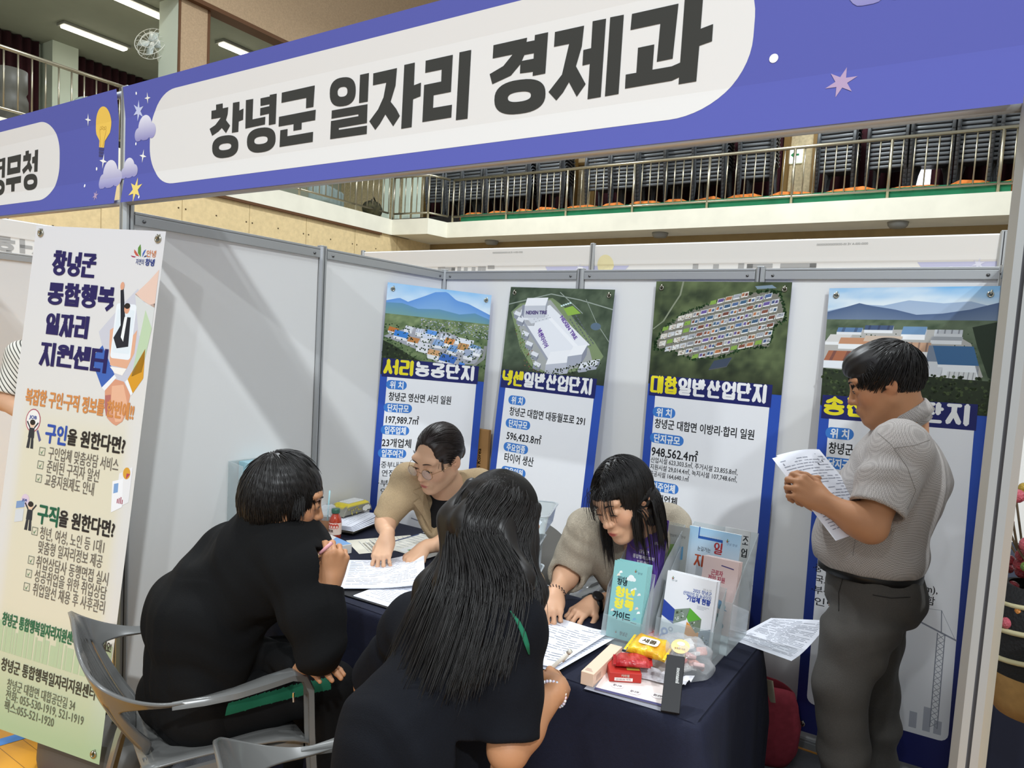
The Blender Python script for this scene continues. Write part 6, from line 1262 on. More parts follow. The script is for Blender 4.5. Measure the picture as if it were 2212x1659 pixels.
def armchair(loc, rz, label, top=.80, m=M_ch, group='grey plastic armchairs', plain=False):
    e = empty('plastic_armchair', loc, rz, label, 'chair', group)
    o = chair_back(top, plain).build('backrest', m, e, smooth=True, solid=.009); md = o.modifiers.new('sub', 'SUBSURF'); md.levels = md.render_levels = 2; o.modifiers.move(1, 0)
    seat_bm().build('seat', m, e, smooth=True, solid=.007)
    for s in (-1, 1): armband(s).build('armrest', m, e, auto=.7); rear_leg(s).build('leg', m, e, auto=.7)
    under(MB()).build('seat_rib', m, e)
    return e
FB_ = math.atan2(.36, .93)
armchair((.665, -.075, 0), -FB_, 'grey plastic armchair the man in the black tracksuit sits on')
armchair((1.61, -.25, 0), -.5, 'grey plastic armchair the long-haired visitor sits on, cut by the bottom edge')
armchair((1.60, 1.21, 0.006), PI, 'grey plastic armchair under the second seated woman')
armchair((.97, 1.33, 0.006), PI+.1, 'tall grey plastic armchair with a rounded back beside the woman with glasses', 1.0, plain=True)
# stacks on the rear gallery: each chair on its own, sharing one mesh
def stack_mesh():
    a = chair_back(.80); b_ = bmesh.new(); 
    for src in (armband(1), armband(-1), rear_leg(1), rear_leg(-1), seat_bm()): n = len(a.v); a.v += src.v; a.c += src.c; a.f += [tuple(i+n for i in f) for f in src.f]; a.m += src.m
    a.rbox((-.25, .195, .375), (.25, .245, .425), .015, 2)
    return a
zst = hy(1639, 388, YR+.95).z-.405; g = MB(); g.box((sx(-6.5), YR+.45, ZS), (13, YU-.2, zst-.002)); struct(g.build('floor_added_riser', mat('gap_shade', '#1b1716', .8)))  # added block lifts the stacks, coloured dark for the shaded gap below them
stk0 = None; PITCH_S = .066
ys_ = YR+.95; r5 = lambda x: 1200+x/2.186; r4 = lambda x: 560+x/2.989
stacks = [(r4(1205), 13), (r4(1310), 13), (r4(1440), 15), (r4(1590), 16), (r4(1720), 16), (r4(1930), 16), (r5(240), 14), (r5(350), 15), (r5(490), 16), (r5(615), 17), (r5(750), 16), (r5(962), 17), (r5(1335), 14), (r5(1570), 15), (r5(1768), 16), (r5(1985), 16), (r5(2150), 16)]
order = ['first', 'second', 'third', 'fourth', 'fifth', 'sixth']
names = ['%s stack of chairs from the corner of the rear gallery' % order[i] for i in range(6)]+['%s stack right of the framed plaque on the rear gallery' % order[i] for i in range(6)]+['%s stack right of the exit sign on the rear gallery' % order[i] for i in range(5)]
for (px, n), nm in zip(stacks, names):
    v = hy(px, 380, ys_); lean = random.Random(int(px)).uniform(-.05, .05)
    for k in range(n-2):
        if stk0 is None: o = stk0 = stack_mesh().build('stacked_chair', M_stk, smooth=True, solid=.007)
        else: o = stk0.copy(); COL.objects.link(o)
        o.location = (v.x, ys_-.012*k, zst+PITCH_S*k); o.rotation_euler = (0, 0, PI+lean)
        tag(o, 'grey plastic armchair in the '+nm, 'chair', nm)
# ================================================================ modelling kit for people: smooth solids on a grid
class Field:
    def __init__(s, lo, hi, h):
        s.lo = np.array(lo, 'f'); s.h = h; s.n = np.ceil((np.array(hi)-s.lo)/h).astype(int)+1; s.F = np.full(s.n, 1.0, 'f')
        s.ax = [s.lo[i]+h*np.arange(s.n[i], dtype='f') for i in range(3)]
    def _apply(s, lo, hi, fn, k, op):
        m = k+3*s.h; a = np.maximum(np.floor((np.array(lo)-m-s.lo)/s.h).astype(int), 0); b_ = np.minimum(np.ceil((np.array(hi)+m-s.lo)/s.h).astype(int)+1, s.n)
        if (a >= b_).any(): return s
        X = s.ax[0][a[0]:b_[0], None, None]; Y = s.ax[1][None, a[1]:b_[1], None]; Z = s.ax[2][None, None, a[2]:b_[2]]
        d = fn(X, Y, Z).astype('f'); sl = (slice(a[0], b_[0]), slice(a[1], b_[1]), slice(a[2], b_[2])); f = s.F[sl]
        if op == 'u':
            q = np.maximum(k-np.abs(f-d), 0)/k if k > 0 else 0; s.F[sl] = np.minimum(f, d)-q*q*k*.25
        else:
            d = -d; q = np.maximum(k-np.abs(f-d), 0)/k if k > 0 else 0; s.F[sl] = np.maximum(f, d)+q*q*k*.25
        return s
    def rc(s, a, b_, ra, rb=None, k=.012, op='u', flat=False):
        """limb from a to b with radii ra, rb; flat cuts the ends square"""
        a = np.array(a, 'f'); b_ = np.array(b_, 'f'); rb = ra if rb is None else rb; R = max(ra, rb); d = b_-a; L2 = float(d@d)+1e-12; L = L2**.5
        def fn(X, Y, Z):
            px, py, pz = X-a[0], Y-a[1], Z-a[2]; t0 = (px*d[0]+py*d[1]+pz*d[2])/L2; t = np.clip(t0, 0, 1)
            r = np.sqrt((px-t*d[0])**2+(py-t*d[1])**2+(pz-t*d[2])**2)-(ra+(rb-ra)*t)
            if flat: r = np.maximum(np.sqrt(np.maximum((px-t0*d[0])**2+(py-t0*d[1])**2+(pz-t0*d[2])**2, 0))-(ra+(rb-ra)*t), np.abs(t0-.5)*L-.5*L)
            return r
        return s._apply(np.minimum(a, b_)-R, np.maximum(a, b_)+R, fn, k, op)
    def chain(s, pts, rs, k=.012, op='u'):
        for p, q, r0, r1 in zip(pts[:-1], pts[1:], rs[:-1], rs[1:]): s.rc(p, q, r0, r1, k, op)
        return s
    def ell(s, c, r, R=None, k=.012, op='u'):
        c = np.array(c, 'f'); r = np.array(r, 'f'); M = np.eye(3, dtype='f') if R is None else np.array(R, 'f'); ext = np.sqrt((M**2)@(r**2))
        def fn(X, Y, Z):
            px, py, pz = X-c[0], Y-c[1], Z-c[2]; q = [(px*M[0, i]+py*M[1, i]+pz*M[2, i]) for i in range(3)]
            k0 = np.sqrt(sum((q[i]/r[i])**2 for i in range(3))); k1 = np.sqrt(sum((q[i]/r[i]**2)**2 for i in range(3)))+1e-9
            return k0*(k0-1)/k1
        return s._apply(c-ext, c+ext, fn, k, op)
    def box(s, c, hf, R=None, rnd=.01, k=.012, op='u'):
        c = np.array(c, 'f'); hf = np.array(hf, 'f')-rnd; M = np.eye(3, dtype='f') if R is None else np.array(R, 'f'); ext = np.abs(M)@(hf+rnd)
        def fn(X, Y, Z):
            px, py, pz = X-c[0], Y-c[1], Z-c[2]; q = [np.abs(px*M[0, i]+py*M[1, i]+pz*M[2, i])-hf[i] for i in range(3)]
            return np.sqrt(sum(np.maximum(v, 0)**2 for v in q))+np.minimum(np.maximum(np.maximum(q[0], q[1]), q[2]), 0)-rnd
        return s._apply(c-ext, c+ext, fn, k, op)
    def mesh(s):
        F = s.F; n = s.n; S = F < 0
        c = [S[i:n[0]-1+i, j:n[1]-1+j, k:n[2]-1+k] for i in (0, 1) for j in (0, 1) for k in (0, 1)]
        al = c[0].copy(); an = c[0].copy()
        for q in c[1:]: al &= q; an |= q
        act = an & ~al; ci = np.argwhere(act); idx = np.full(act.shape, -1, np.int32); idx[act] = np.arange(len(ci)); acc = np.zeros((len(ci), 3)); cnt = np.zeros(len(ci))
        cor = [(i, j, k) for i in (0, 1) for j in (0, 1) for k in (0, 1)]; V = {q: F[ci[:, 0]+q[0], ci[:, 1]+q[1], ci[:, 2]+q[2]] for q in cor}
        for p in cor:
            for ax in range(3):
                if p[ax]: continue
                q = list(p); q[ax] = 1; q = tuple(q); a, b_ = V[p], V[q]; m = (a < 0) != (b_ < 0); t = np.where(m, a/np.where(m, a-b_, 1), 0); P = np.array(p, float)[None]+0*acc; P[:, ax] += t; acc += P*m[:, None]; cnt += m
        vs = s.lo+s.h*(ci+acc/cnt[:, None]); quads = []
        for ax in range(3):
            sl0 = [slice(None)]*3; sl1 = [slice(None)]*3; sl0[ax] = slice(0, n[ax]-1); sl1[ax] = slice(1, n[ax]); A, B = S[tuple(sl0)], S[tuple(sl1)]
            e = np.argwhere(A != B); o1, o2 = [i for i in range(3) if i != ax]
            e = e[(e[:, o1] > 0) & (e[:, o2] > 0) & (e[:, o1] < n[o1]-1) & (e[:, o2] < n[o2]-1)]
            fl = A[e[:, 0], e[:, 1], e[:, 2]]; def_ = []
            for d1, d2 in ((-1, -1), (0, -1), (0, 0), (-1, 0)):
                q = e.copy(); q[:, o1] += d1; q[:, o2] += d2; def_.append(idx[q[:, 0], q[:, 1], q[:, 2]])
            Q = np.stack(def_, 1)
            if ax == 1: fl = ~fl
            Q[~fl] = Q[~fl][:, ::-1]; quads.append(Q)
        Q = np.concatenate(quads); return vs, Q[(Q >= 0).all(1)]
def vnormals(v, q):
    n = np.cross(v[q[:, 2]]-v[q[:, 0]], v[q[:, 3]]-v[q[:, 1]]); out = np.zeros_like(v)
    for i in range(4): np.add.at(out, q[:, i], n)
    return out/(np.linalg.norm(out, axis=1, keepdims=True)+1e-12)
def skin_mesh(name, v, q, m, parent, cols=None, smooth=True):
    me = bpy.data.meshes.new(name); o0 = np.array(parent.location) if parent is not None else 0
    w = (v-o0).astype('f'); me.vertices.add(len(w)); me.vertices.foreach_set('co', w.ravel()); k = q.shape[1]
    me.loops.add(q.size); me.loops.foreach_set('vertex_index', q.astype(np.int32).ravel()); me.polygons.add(len(q)); me.polygons.foreach_set('loop_start', np.arange(0, q.size, k, dtype=np.int32)); me.polygons.foreach_set('loop_total', np.full(len(q), k, np.int32))
    me.update(calc_edges=True); me.validate()
    for x in (m if isinstance(m, (list, tuple)) else [m]): me.materials.append(x)
    if cols is not None: a = me.color_attributes.new('Col', 'FLOAT_COLOR', 'POINT'); a.data.foreach_set('color', np.c_[cols, np.ones(len(cols))].astype('f').ravel())
    if smooth: me.shade_smooth()
    o = bpy.data.objects.new(name, me); COL.objects.link(o); o.parent = parent; return o
def relax(v, q, it=1, f=.5):
    for _ in range(it):
        acc = np.zeros_like(v); cnt = np.zeros(len(v))
        for i in range(4):
            for j in (1, 3): np.add.at(acc, q[:, i], v[q[:, (i+j) % 4]]); np.add.at(cnt, q[:, i], 1)
        v = v+(acc/np.maximum(cnt, 1)[:, None]-v)*f
    return v
def wrinkle(v, q, amp, freq, axis, seed=0, mask=None):
    """cloth folds: ripples along one direction, warped"""
    n = vnormals(v, q); a = np.array(axis, float); a /= np.linalg.norm(a); s = v@a; p1 = np.sin(v[:, 0]*17+seed)+np.sin(v[:, 1]*21+1.3*seed)+np.sin(v[:, 2]*15+.7*seed)
    d = np.sin(s*freq+1.6*p1)*.6+np.sin(s*freq*1.9+2.2*p1+seed)*.4; d = np.sign(d)*np.abs(d)**1.3*amp*(.4+.6*np.clip(.5+.5*np.sin(v@np.array([9., 11., 7.])+seed), 0, 1))
    if mask is not None: d = d*mask
    return v+n*d[:, None]
def basis(fwd, roll=0.0):
    f = Vector(fwd).normalized(); r = f.cross(Vector((0, 0, 1))).normalized(); u = r.cross(f); c, s = math.cos(roll), math.sin(roll)
    return np.array([[*(r*c+u*s)], [*f], [*(u*c-r*s)]]).T      # columns: right, forward, up
def A3(v): return np.array(tuple(v), float)
class Head:
    def __init__(s, c, fwd, roll=0, sc=1.0, male=False): s.c = A3(c); s.R = basis(fwd, roll); s.s = sc; s.male = male
    def w(s, p): return s.c+s.R@(np.array(p, float)*s.s)
    def loc(s, v): return ((v-s.c)@s.R)/s.s
    def build(s, F, neck):
        k = s.s; E = lambda c, r, kk=.012, op='u': F.ell(s.w(c), np.array(r)*k, s.R, kk*k, op); C = lambda a, b_, ra, rb, kk=.012, op='u': F.rc(s.w(a), s.w(b_), ra*k, rb*k, kk*k, op)
        E((0, -.014, .030), (.074, .096, .088)); E((0, .028, -.028), (.062, .066, .088), .03)
        for x in (-1, 1):
            C((x*.055, .0, -.055), (x*.018, .066, -.098), .021 if s.male else .018, .016, .03); E((x*.036, .062, -.030), (.026, .022, .026), .02)
        E((0, .078, -.100), (.020, .016, .016), .02); E((0, .078, .030), (.056, .020, .016), .02)
        for x in (-1, 1): E((x*.031, .098, .000), (.019, .016, .012), .016, 's')
        C((0, .090, .010), (0, .108, -.030), .007, .0095, .014); E((0, .107, -.034), (.011, .011, .009), .008)
        for x in (-1, 1): E((x*.012, .098, -.037), (.008, .009, .007), .008); E((x*.031, .083, .000), (.0155, .0125, .0125), .006)
        E((0, .086, -.068), (.028, .014, .02), .014)
        E((0, .098, -.0635), (.021, .008, .0048), .005); E((0, .0965, -.0725), (.018, .008, .0055), .005); E((0, .108, -.0678), (.021, .006, .0012), .003, 's')
        for x in (-1, 1):
            F.ell(s.w((x*.077, -.008, -.008)), np.array((.006, .019, .031))*k, s.R@np.array([[math.cos(.35*x), -math.sin(.35*x), 0], [math.sin(.35*x), math.cos(.35*x), 0], [0, 0, 1]]), .008*k); E((x*.086, -.006, -.004), (.006, .009, .017), .006, 's'); E((x*.080, .004, -.012), (.004, .006, .006), .004)
        F.rc(s.w((0, -.028, -.055)), neck, (.055 if s.male else .046)*k, .060 if s.male else .050, .03)
    def paint(s, v, base, lip):
        p = s.loc(v); c = np.tile(np.array(base), (len(v), 1)); near = (np.abs(p) < .2).all(1)
        def blob(cx, cy, cz, rx, ry, rz, sharp=1.0): return np.clip(1.5-sharp*(((p[:, 0]-cx)/rx)**2+((p[:, 1]-cy)/ry)**2+((p[:, 2]-cz)/rz)**2), 0, 1)*near
        def mix(m, col): c[:] = c*(1-m[:, None])+np.array(col)*m[:, None]
        b_ = np.array(base)
        for x in (-1, 1): mix(.25*blob(x*.042, .06, -.03, .03, .05, .025), b_*np.array([1.08, .80, .78])); mix(.30*blob(x*.08, -.006, -.01, .02, .03, .035), b_*np.array([1.05, .75, .7]))
        mix(.3*blob(0, .11, -.036, .014, .02, .01), b_*np.array([1.05, .8, .76])); mix(blob(0, .1, -.068, .0195, .02, .0085, 1.3), lip)
        if s.male: mix(.22*blob(0, .08, -.085, .045, .05, .03), b_*np.array([.72, .72, .75]))
        return c
    def features(s, e, brow='#2a211c', lid=.0, iris=True):
        k = s.s; o = np.array(e.location)
        for x in (-1, 1):
            a = MB(); pts = [s.w((x*t, .0985-.55*(t-.012)**2*14, .0235+.006*math.sin((t-.010)/.034*2.4))) for t in np.linspace(.012, .046, 7)]
            a.tube([p-o for p in pts], [.0018*k, .0030*k, .0034*k, .0032*k, .0028*k, .002*k, .0008*k], 6, flat=.7); a.build('eyebrow', mat('brow_'+brow.strip('#'), brow, .8), e, smooth=True)
            a = MB(); pts = [s.w((x*t, .0957-9*(t-.031)**2, lid+.0008-8*(t-.031)**2)) for t in np.linspace(.016, .047, 8)]
            a.tube([p-o for p in pts], [.0006*k, .0013*k, .0016*k, .0017*k, .0017*k, .0016*k, .0013*k, .0006*k], 6); a.build('lash_line', mat('lash', '#17110f', .7), e, smooth=True)
            if iris: a = MB(); a.ball(s.w((x*.031, .0905, lid-.004))-o, (.0052*k,)*3, 10, 8); a.build('eye', mat('eye_dark', '#1b1210', .15, spec=.7), e, smooth=True)
def hand(F, wr, fwd, up, side, curl, L=.185, spread=.10, thumb=None, point=None, k=.006, splay0=0.0):
    """palm and five fingers: wr wrist, fwd along the palm, up out of its back, side +1 when the thumb lies along fwd x up; curl: three bends for index..little"""
    y = Vector(fwd).normalized(); z = Vector(up); z = (z-y*z.dot(y)).normalized(); x = y.cross(z)*side; wr = Vector(wr); S_ = L/.185; tips = []
    W_ = lambda p: A3(wr+x*p[0]*S_+y*p[1]*S_+z*p[2]*S_)
    mc = [(.030, .088, .0), (.010, .094, .003), (-.011, .090, .002), (-.030, .080, -.003)]; ln = [.072, .080, .074, .058]; rd = [.0086, .0089, .0084, .0074]
    F.rc(W_((0, -.02, 0)), W_((0, .02, 0)), .027*S_, .026*S_, .012)
    for i, (mx, my, mz) in enumerate(mc): F.rc(W_((mx*.55, .012, 0)), W_((mx, my-.004, mz)), .0150*S_, .0112*S_, .014)
    F.ell(W_((.024, .030, -.010)), np.array((.018, .028, .016))*S_, np.array([[*x], [*y], [*z]]).T, .012); F.ell(W_((-.024, .035, -.010)), np.array((.015, .034, .013))*S_, np.array([[*x], [*y], [*z]]).T, .012)
    for i in range(4):
        p = Vector(mc[i]); th = 0; sp = spread*(1.2, .3, -.5, -1.3)[i]+splay0; r = rd[i]
        for j, (fr, bend) in enumerate(zip((.46, .30, .24), curl[i])):
            th += bend; d = Vector((math.sin(sp)*math.cos(th*.9), math.cos(sp)*math.cos(th), -math.sin(th))).normalized(); q = p+d*ln[i]*fr; r2 = r*.93
            F.rc(W_(p), W_(q), r*S_, r2*S_, .004 if j else .008); 
            if j < 2: F.ell(W_(q), np.array((r2*1.05,)*3)*S_, None, .004)
            p, r = q, r2
        tips.append((W_(p), A3(x*d.x+y*d.y+z*d.z), A3(z*math.cos(th)+y*math.sin(th))))
    t = thumb or ((.026, .022, -.006), (.052, .048, -.016), (.060, .080, -.024), (.056, .104, -.030))
    F.rc(W_(t[0]), W_(t[1]), .0135*S_, .0112*S_, .010); F.rc(W_(t[1]), W_(t[2]), .0105*S_, .0098*S_, .005); F.rc(W_(t[2]), W_(t[3]), .0095*S_, .0080*S_, .004); tips.append((W_(t[3]), A3(x), A3(z)))
    return tips
def nails(v, c, tips, col, r=.0052):
    for p, d, n in tips:
        m = np.clip(1.6-(np.linalg.norm(v-(p+n*.004-d*.0), axis=1)/r)**2, 0, 1)[:, None]; c[:] = c*(1-m*.8)+np.array(col)*m*.8
# --- hair: strands that leave the scalp, fall and are kept outside head and shoulders
def tubes(P, R):
    S_, N, _ = P.shape; t = np.gradient(P, axis=1); t /= np.linalg.norm(t, axis=2, keepdims=True)+1e-9; ref = np.array([.31, .53, .79]); a = np.cross(t, ref); a /= np.linalg.norm(a, axis=2, keepdims=True)+1e-9; b_ = np.cross(t, a)
    ring = np.stack([P+R[..., None]*(a*math.cos(w)+b_*math.sin(w)) for w in (0, 2*PI/3, 4*PI/3)], 2).reshape(-1, 3)
    base = (np.arange(S_)[:, None]*N+np.arange(N-1)[None])*3; q = np.concatenate([np.stack([base+j, base+(j+1) % 3, base+3+(j+1) % 3, base+3+j], -1).reshape(-1, 4) for j in range(3)]); return ring, q
def flow(roots, vel, steps, ds, grav, cols, rng, stiff=.75, jit=.05, g=(0, 0, -1), stick=None, lift=0.0, free=None):
    # stick: the strands hug the first ellipsoid, rising by lift per step, until free(local point) holds
    """roots and vel (S,3); cols: ellipsoids (centre, radii, R) and capsules (a, b, r) that push strands out"""
    att = np.full(len(roots), bool(stick)); c0 = cols[0]; nn = ((roots-c0[0])@c0[2])/c0[1]**2; nn = (nn/np.linalg.norm(nn, axis=1, keepdims=True))@c0[2].T
    vel = vel-nn*(vel*nn).sum(1)[:, None]; lf = np.abs(rng.normal(0, 1, len(roots)))*lift
    p = roots.copy(); v = vel/(np.linalg.norm(vel, axis=1, keepdims=True)+1e-9); out = [p.copy()]; g = np.array(g, float)
    gr = grav if hasattr(grav, '__len__') else [grav]*steps
    for i in range(steps):
        v = v+g*gr[i]+rng.normal(0, jit, v.shape)*.5; v /= np.linalg.norm(v, axis=1, keepdims=True); p0 = p.copy(); p = p+v*(ds if np.isscalar(ds) else ds[:, None])
        for c in cols:
            if len(c) == 3 and np.ndim(c[2]) == 2:
                q = (p-c[0])@c[2]; r = np.linalg.norm(q/c[1], axis=1); m = r < 1; p[m] = c[0]+(q[m]/r[m][:, None])@c[2].T
            else:
                a, b_, rr = c; d = b_-a; tt = np.clip(((p-a)@d)/(d@d), 0, 1); w = p-a-tt[:, None]*d; l = np.linalg.norm(w, axis=1); m = l < rr; p[m] = (a+tt[:, None]*d)[m]+w[m]/(l[m][:, None]+1e-9)*rr
        if stick:
            q = (p-c0[0])@c0[2]; r = np.linalg.norm(q/c0[1], axis=1)
            if free is not None: att &= ~free(q)
            p[att] = c0[0]+(q[att]/r[att][:, None]*(1+lf[att]*i/steps)[:, None])@c0[2].T
        nv = p-p0; nv /= np.linalg.norm(nv, axis=1, keepdims=True)+1e-9; v = v*(1-stiff)+nv*stiff if stiff < 1 else nv; v /= np.linalg.norm(v, axis=1, keepdims=True)+1e-9; out.append(p.copy())
    return np.stack(out, 1)
def scalp(H, n, rng, rad, keep, ctr=(0, -.014, .030)):
    """random roots on the scalp ellipsoid (head coordinates) where keep(p) holds"""
    out = []
    while len(out) < n:
        d = rng.normal(size=(n*3, 3)); d /= np.linalg.norm(d, axis=1, keepdims=True); p = d*np.array(rad)+np.array(ctr); out += list(p[keep(p)])
    return np.array(out[:n])
def hair_mat(name, c): return mat(name, c, .42, spec=.55, noise=(260, .35), stretch=None)

from mathutils.bvhtree import BVHTree
def caster(v, q):
    """finds where lines of sight meet a garment, so seams and lapels can be laid on it"""
    t = BVHTree.FromPolygons([tuple(x) for x in v], [tuple(int(i) for i in f) for f in q])
    def f(px, py, off=.003):
        d = ray(px, py).normalized(); h = t.ray_cast(CAM, d, 8)
        return None if h[0] is None else A3(h[0]+h[1]*(off if h[1].dot(d) < 0 else -off))
    return f
def seam(name, cast, lines, m, e, r=.0012):
    a = MB(); o = np.array(e.location)
    for ln in lines:
        pts = []
        for (x0, y0), (x1, y1) in zip(ln[:-1], ln[1:]):
            for t in np.linspace(0, 1, 7)[:-1]: pts.append(cast(x0+(x1-x0)*t, y0+(y1-y0)*t, .0004))
        pts.append(cast(*ln[-1], .0004)); pts = [p-o for p in pts if p is not None]
        if len(pts) > 2: a.tube(pts, r, 5)
    if a.v: a.build(name, m, e, smooth=True)
def sheaf(guides, rads, n, npt, rng, r, cols=(), jit=.002):
    """strands combed along neighbouring guide lines (crown to tip)"""
    G = np.array(guides); R_ = np.array(rads); m, k = G.shape[:2]; u = rng.uniform(0, m-1, n); i = np.minimum(u.astype(int), m-2); f = (u-i)[:, None]; f3 = f[..., None]
    C = G[i]*(1-f3)+G[i+1]*f3; Rr = R_[i]*(1-f)+R_[i+1]*f; dv = rng.normal(size=(n, 3)); dv /= np.linalg.norm(dv, axis=1, keepdims=True); dv *= (rng.uniform(0, 1, n)**.4)[:, None]; dv = dv*.8-FW*rng.uniform(.1, .9, n)[:, None]
    C = C+dv[:, None]*Rr[..., None]; t = np.linspace(0, k-1, npt); L_ = rng.uniform(.86, 1.06, n); out = np.empty((n, npt, 3))
    for j, tt in enumerate(t):
        q = np.minimum(tt*L_, k-1-1e-6) if j == npt-1 else np.minimum(tt*L_, (k-1)*1.0-1e-6-(npt-1-j)*1e-3); a = q.astype(int); w = (q-a)[:, None]; z = np.arange(n)
        p0, p1, p2, p3 = C[z, np.maximum(a-1, 0)], C[z, a], C[z, np.minimum(a+1, k-1)], C[z, np.minimum(a+2, k-1)]
        out[:, j] = .5*(2*p1+(p2-p0)*w+(2*p0-5*p1+4*p2-p3)*w*w+(3*p1-p0-3*p2+p3)*w**3)
    out += np.cumsum(rng.normal(0, jit*.35, out.shape), 1)
    for c in cols:
        p = out.reshape(-1, 3)
        if len(c) == 3 and np.ndim(c[2]) == 2:
            q = (p-c[0])@c[2]; rr = np.linalg.norm(q/c[1], axis=1); mk = rr < 1; p[mk] = c[0]+(q[mk]/rr[mk][:, None])@c[2].T
        else:
            a, b_, rr = c; d = b_-a; tt = np.clip(((p-a)@d)/(d@d), 0, 1); w = p-a-tt[:, None]*d; l = np.linalg.norm(w, axis=1); mk = l < rr; p[mk] = (a+tt[:, None]*d)[mk]+w[mk]/(l[mk][:, None]+1e-9)*rr
        out = p.reshape(out.shape)
    rad = np.full(out.shape[:2], r); rad[:, -4:] *= np.array([.9, .7, .45, .2]); return tubes(out, rad)
# ================================================================ the five people
J = lambda px, py, d: A3(dp(px, py, d))
RX, FW = np.array([.8452, .5348, 0]), np.array([-.5348, .8452, 0])     # to the right and away, as the photographer stands
SKIN_F = lin('#cfa181'); SKIN_M = lin('#b98560'); SKIN_L = lin('#d8ab8a')
M_skin = mat('skin', '#c89a7a', .5, attr=True, spec=.4, bump=(420, .06)); M_skin.node_tree.nodes['Principled BSDF'].inputs['Subsurface Weight'].default_value = .08; M_skin.node_tree.nodes['Principled BSDF'].inputs['Subsurface Radius'].default_value = (.012, .005, .003)
M_hair = hair_mat('black_hair', '#14100e'); M_hairb = hair_mat('brown_black_hair', '#241813')
HR = (.079, .101, .093)
def person(label, loc): return empty('person', (loc[0], loc[1], 0), 0, label, 'person')
def finish(F, name, m, e, paint=None, wr=None, rel=1, cols=None):
    v, q = F.mesh(); v = relax(v, q, rel, .4)
    if wr:
        for w in wr: v = wrinkle(v, q, *w)
    skin_mesh(name, v, q, m, e, paint(v) if paint else None); return v, q
def hairmesh(name, m, e, parts):
    V = []; Q = []; n = 0
    for v, q in parts: V.append(v); Q.append(q+n); n += len(v)
    return skin_mesh(name, np.concatenate(V), np.concatenate(Q), m, e)
def cap(H, cut, rad=(.081, .103, .095), h=.004, extra=None, amp=.0006, freq=190):
    F = Field(H.c-.19, H.c+.19, h); F.ell(H.w((0, -.014, .030)), np.array(rad)*H.s, H.R, .01)
    if extra: extra(F)
    cut(F); v, q = F.mesh(); v = relax(v, q, 1, .4); n = vnormals(v, q); p = H.loc(v); a = np.arctan2(p[:, 0], p[:, 2]-.02)
    return v+n*(amp*np.sin(a*freq*.12+3*np.sin(p[:, 1]*30)))[:, None], q

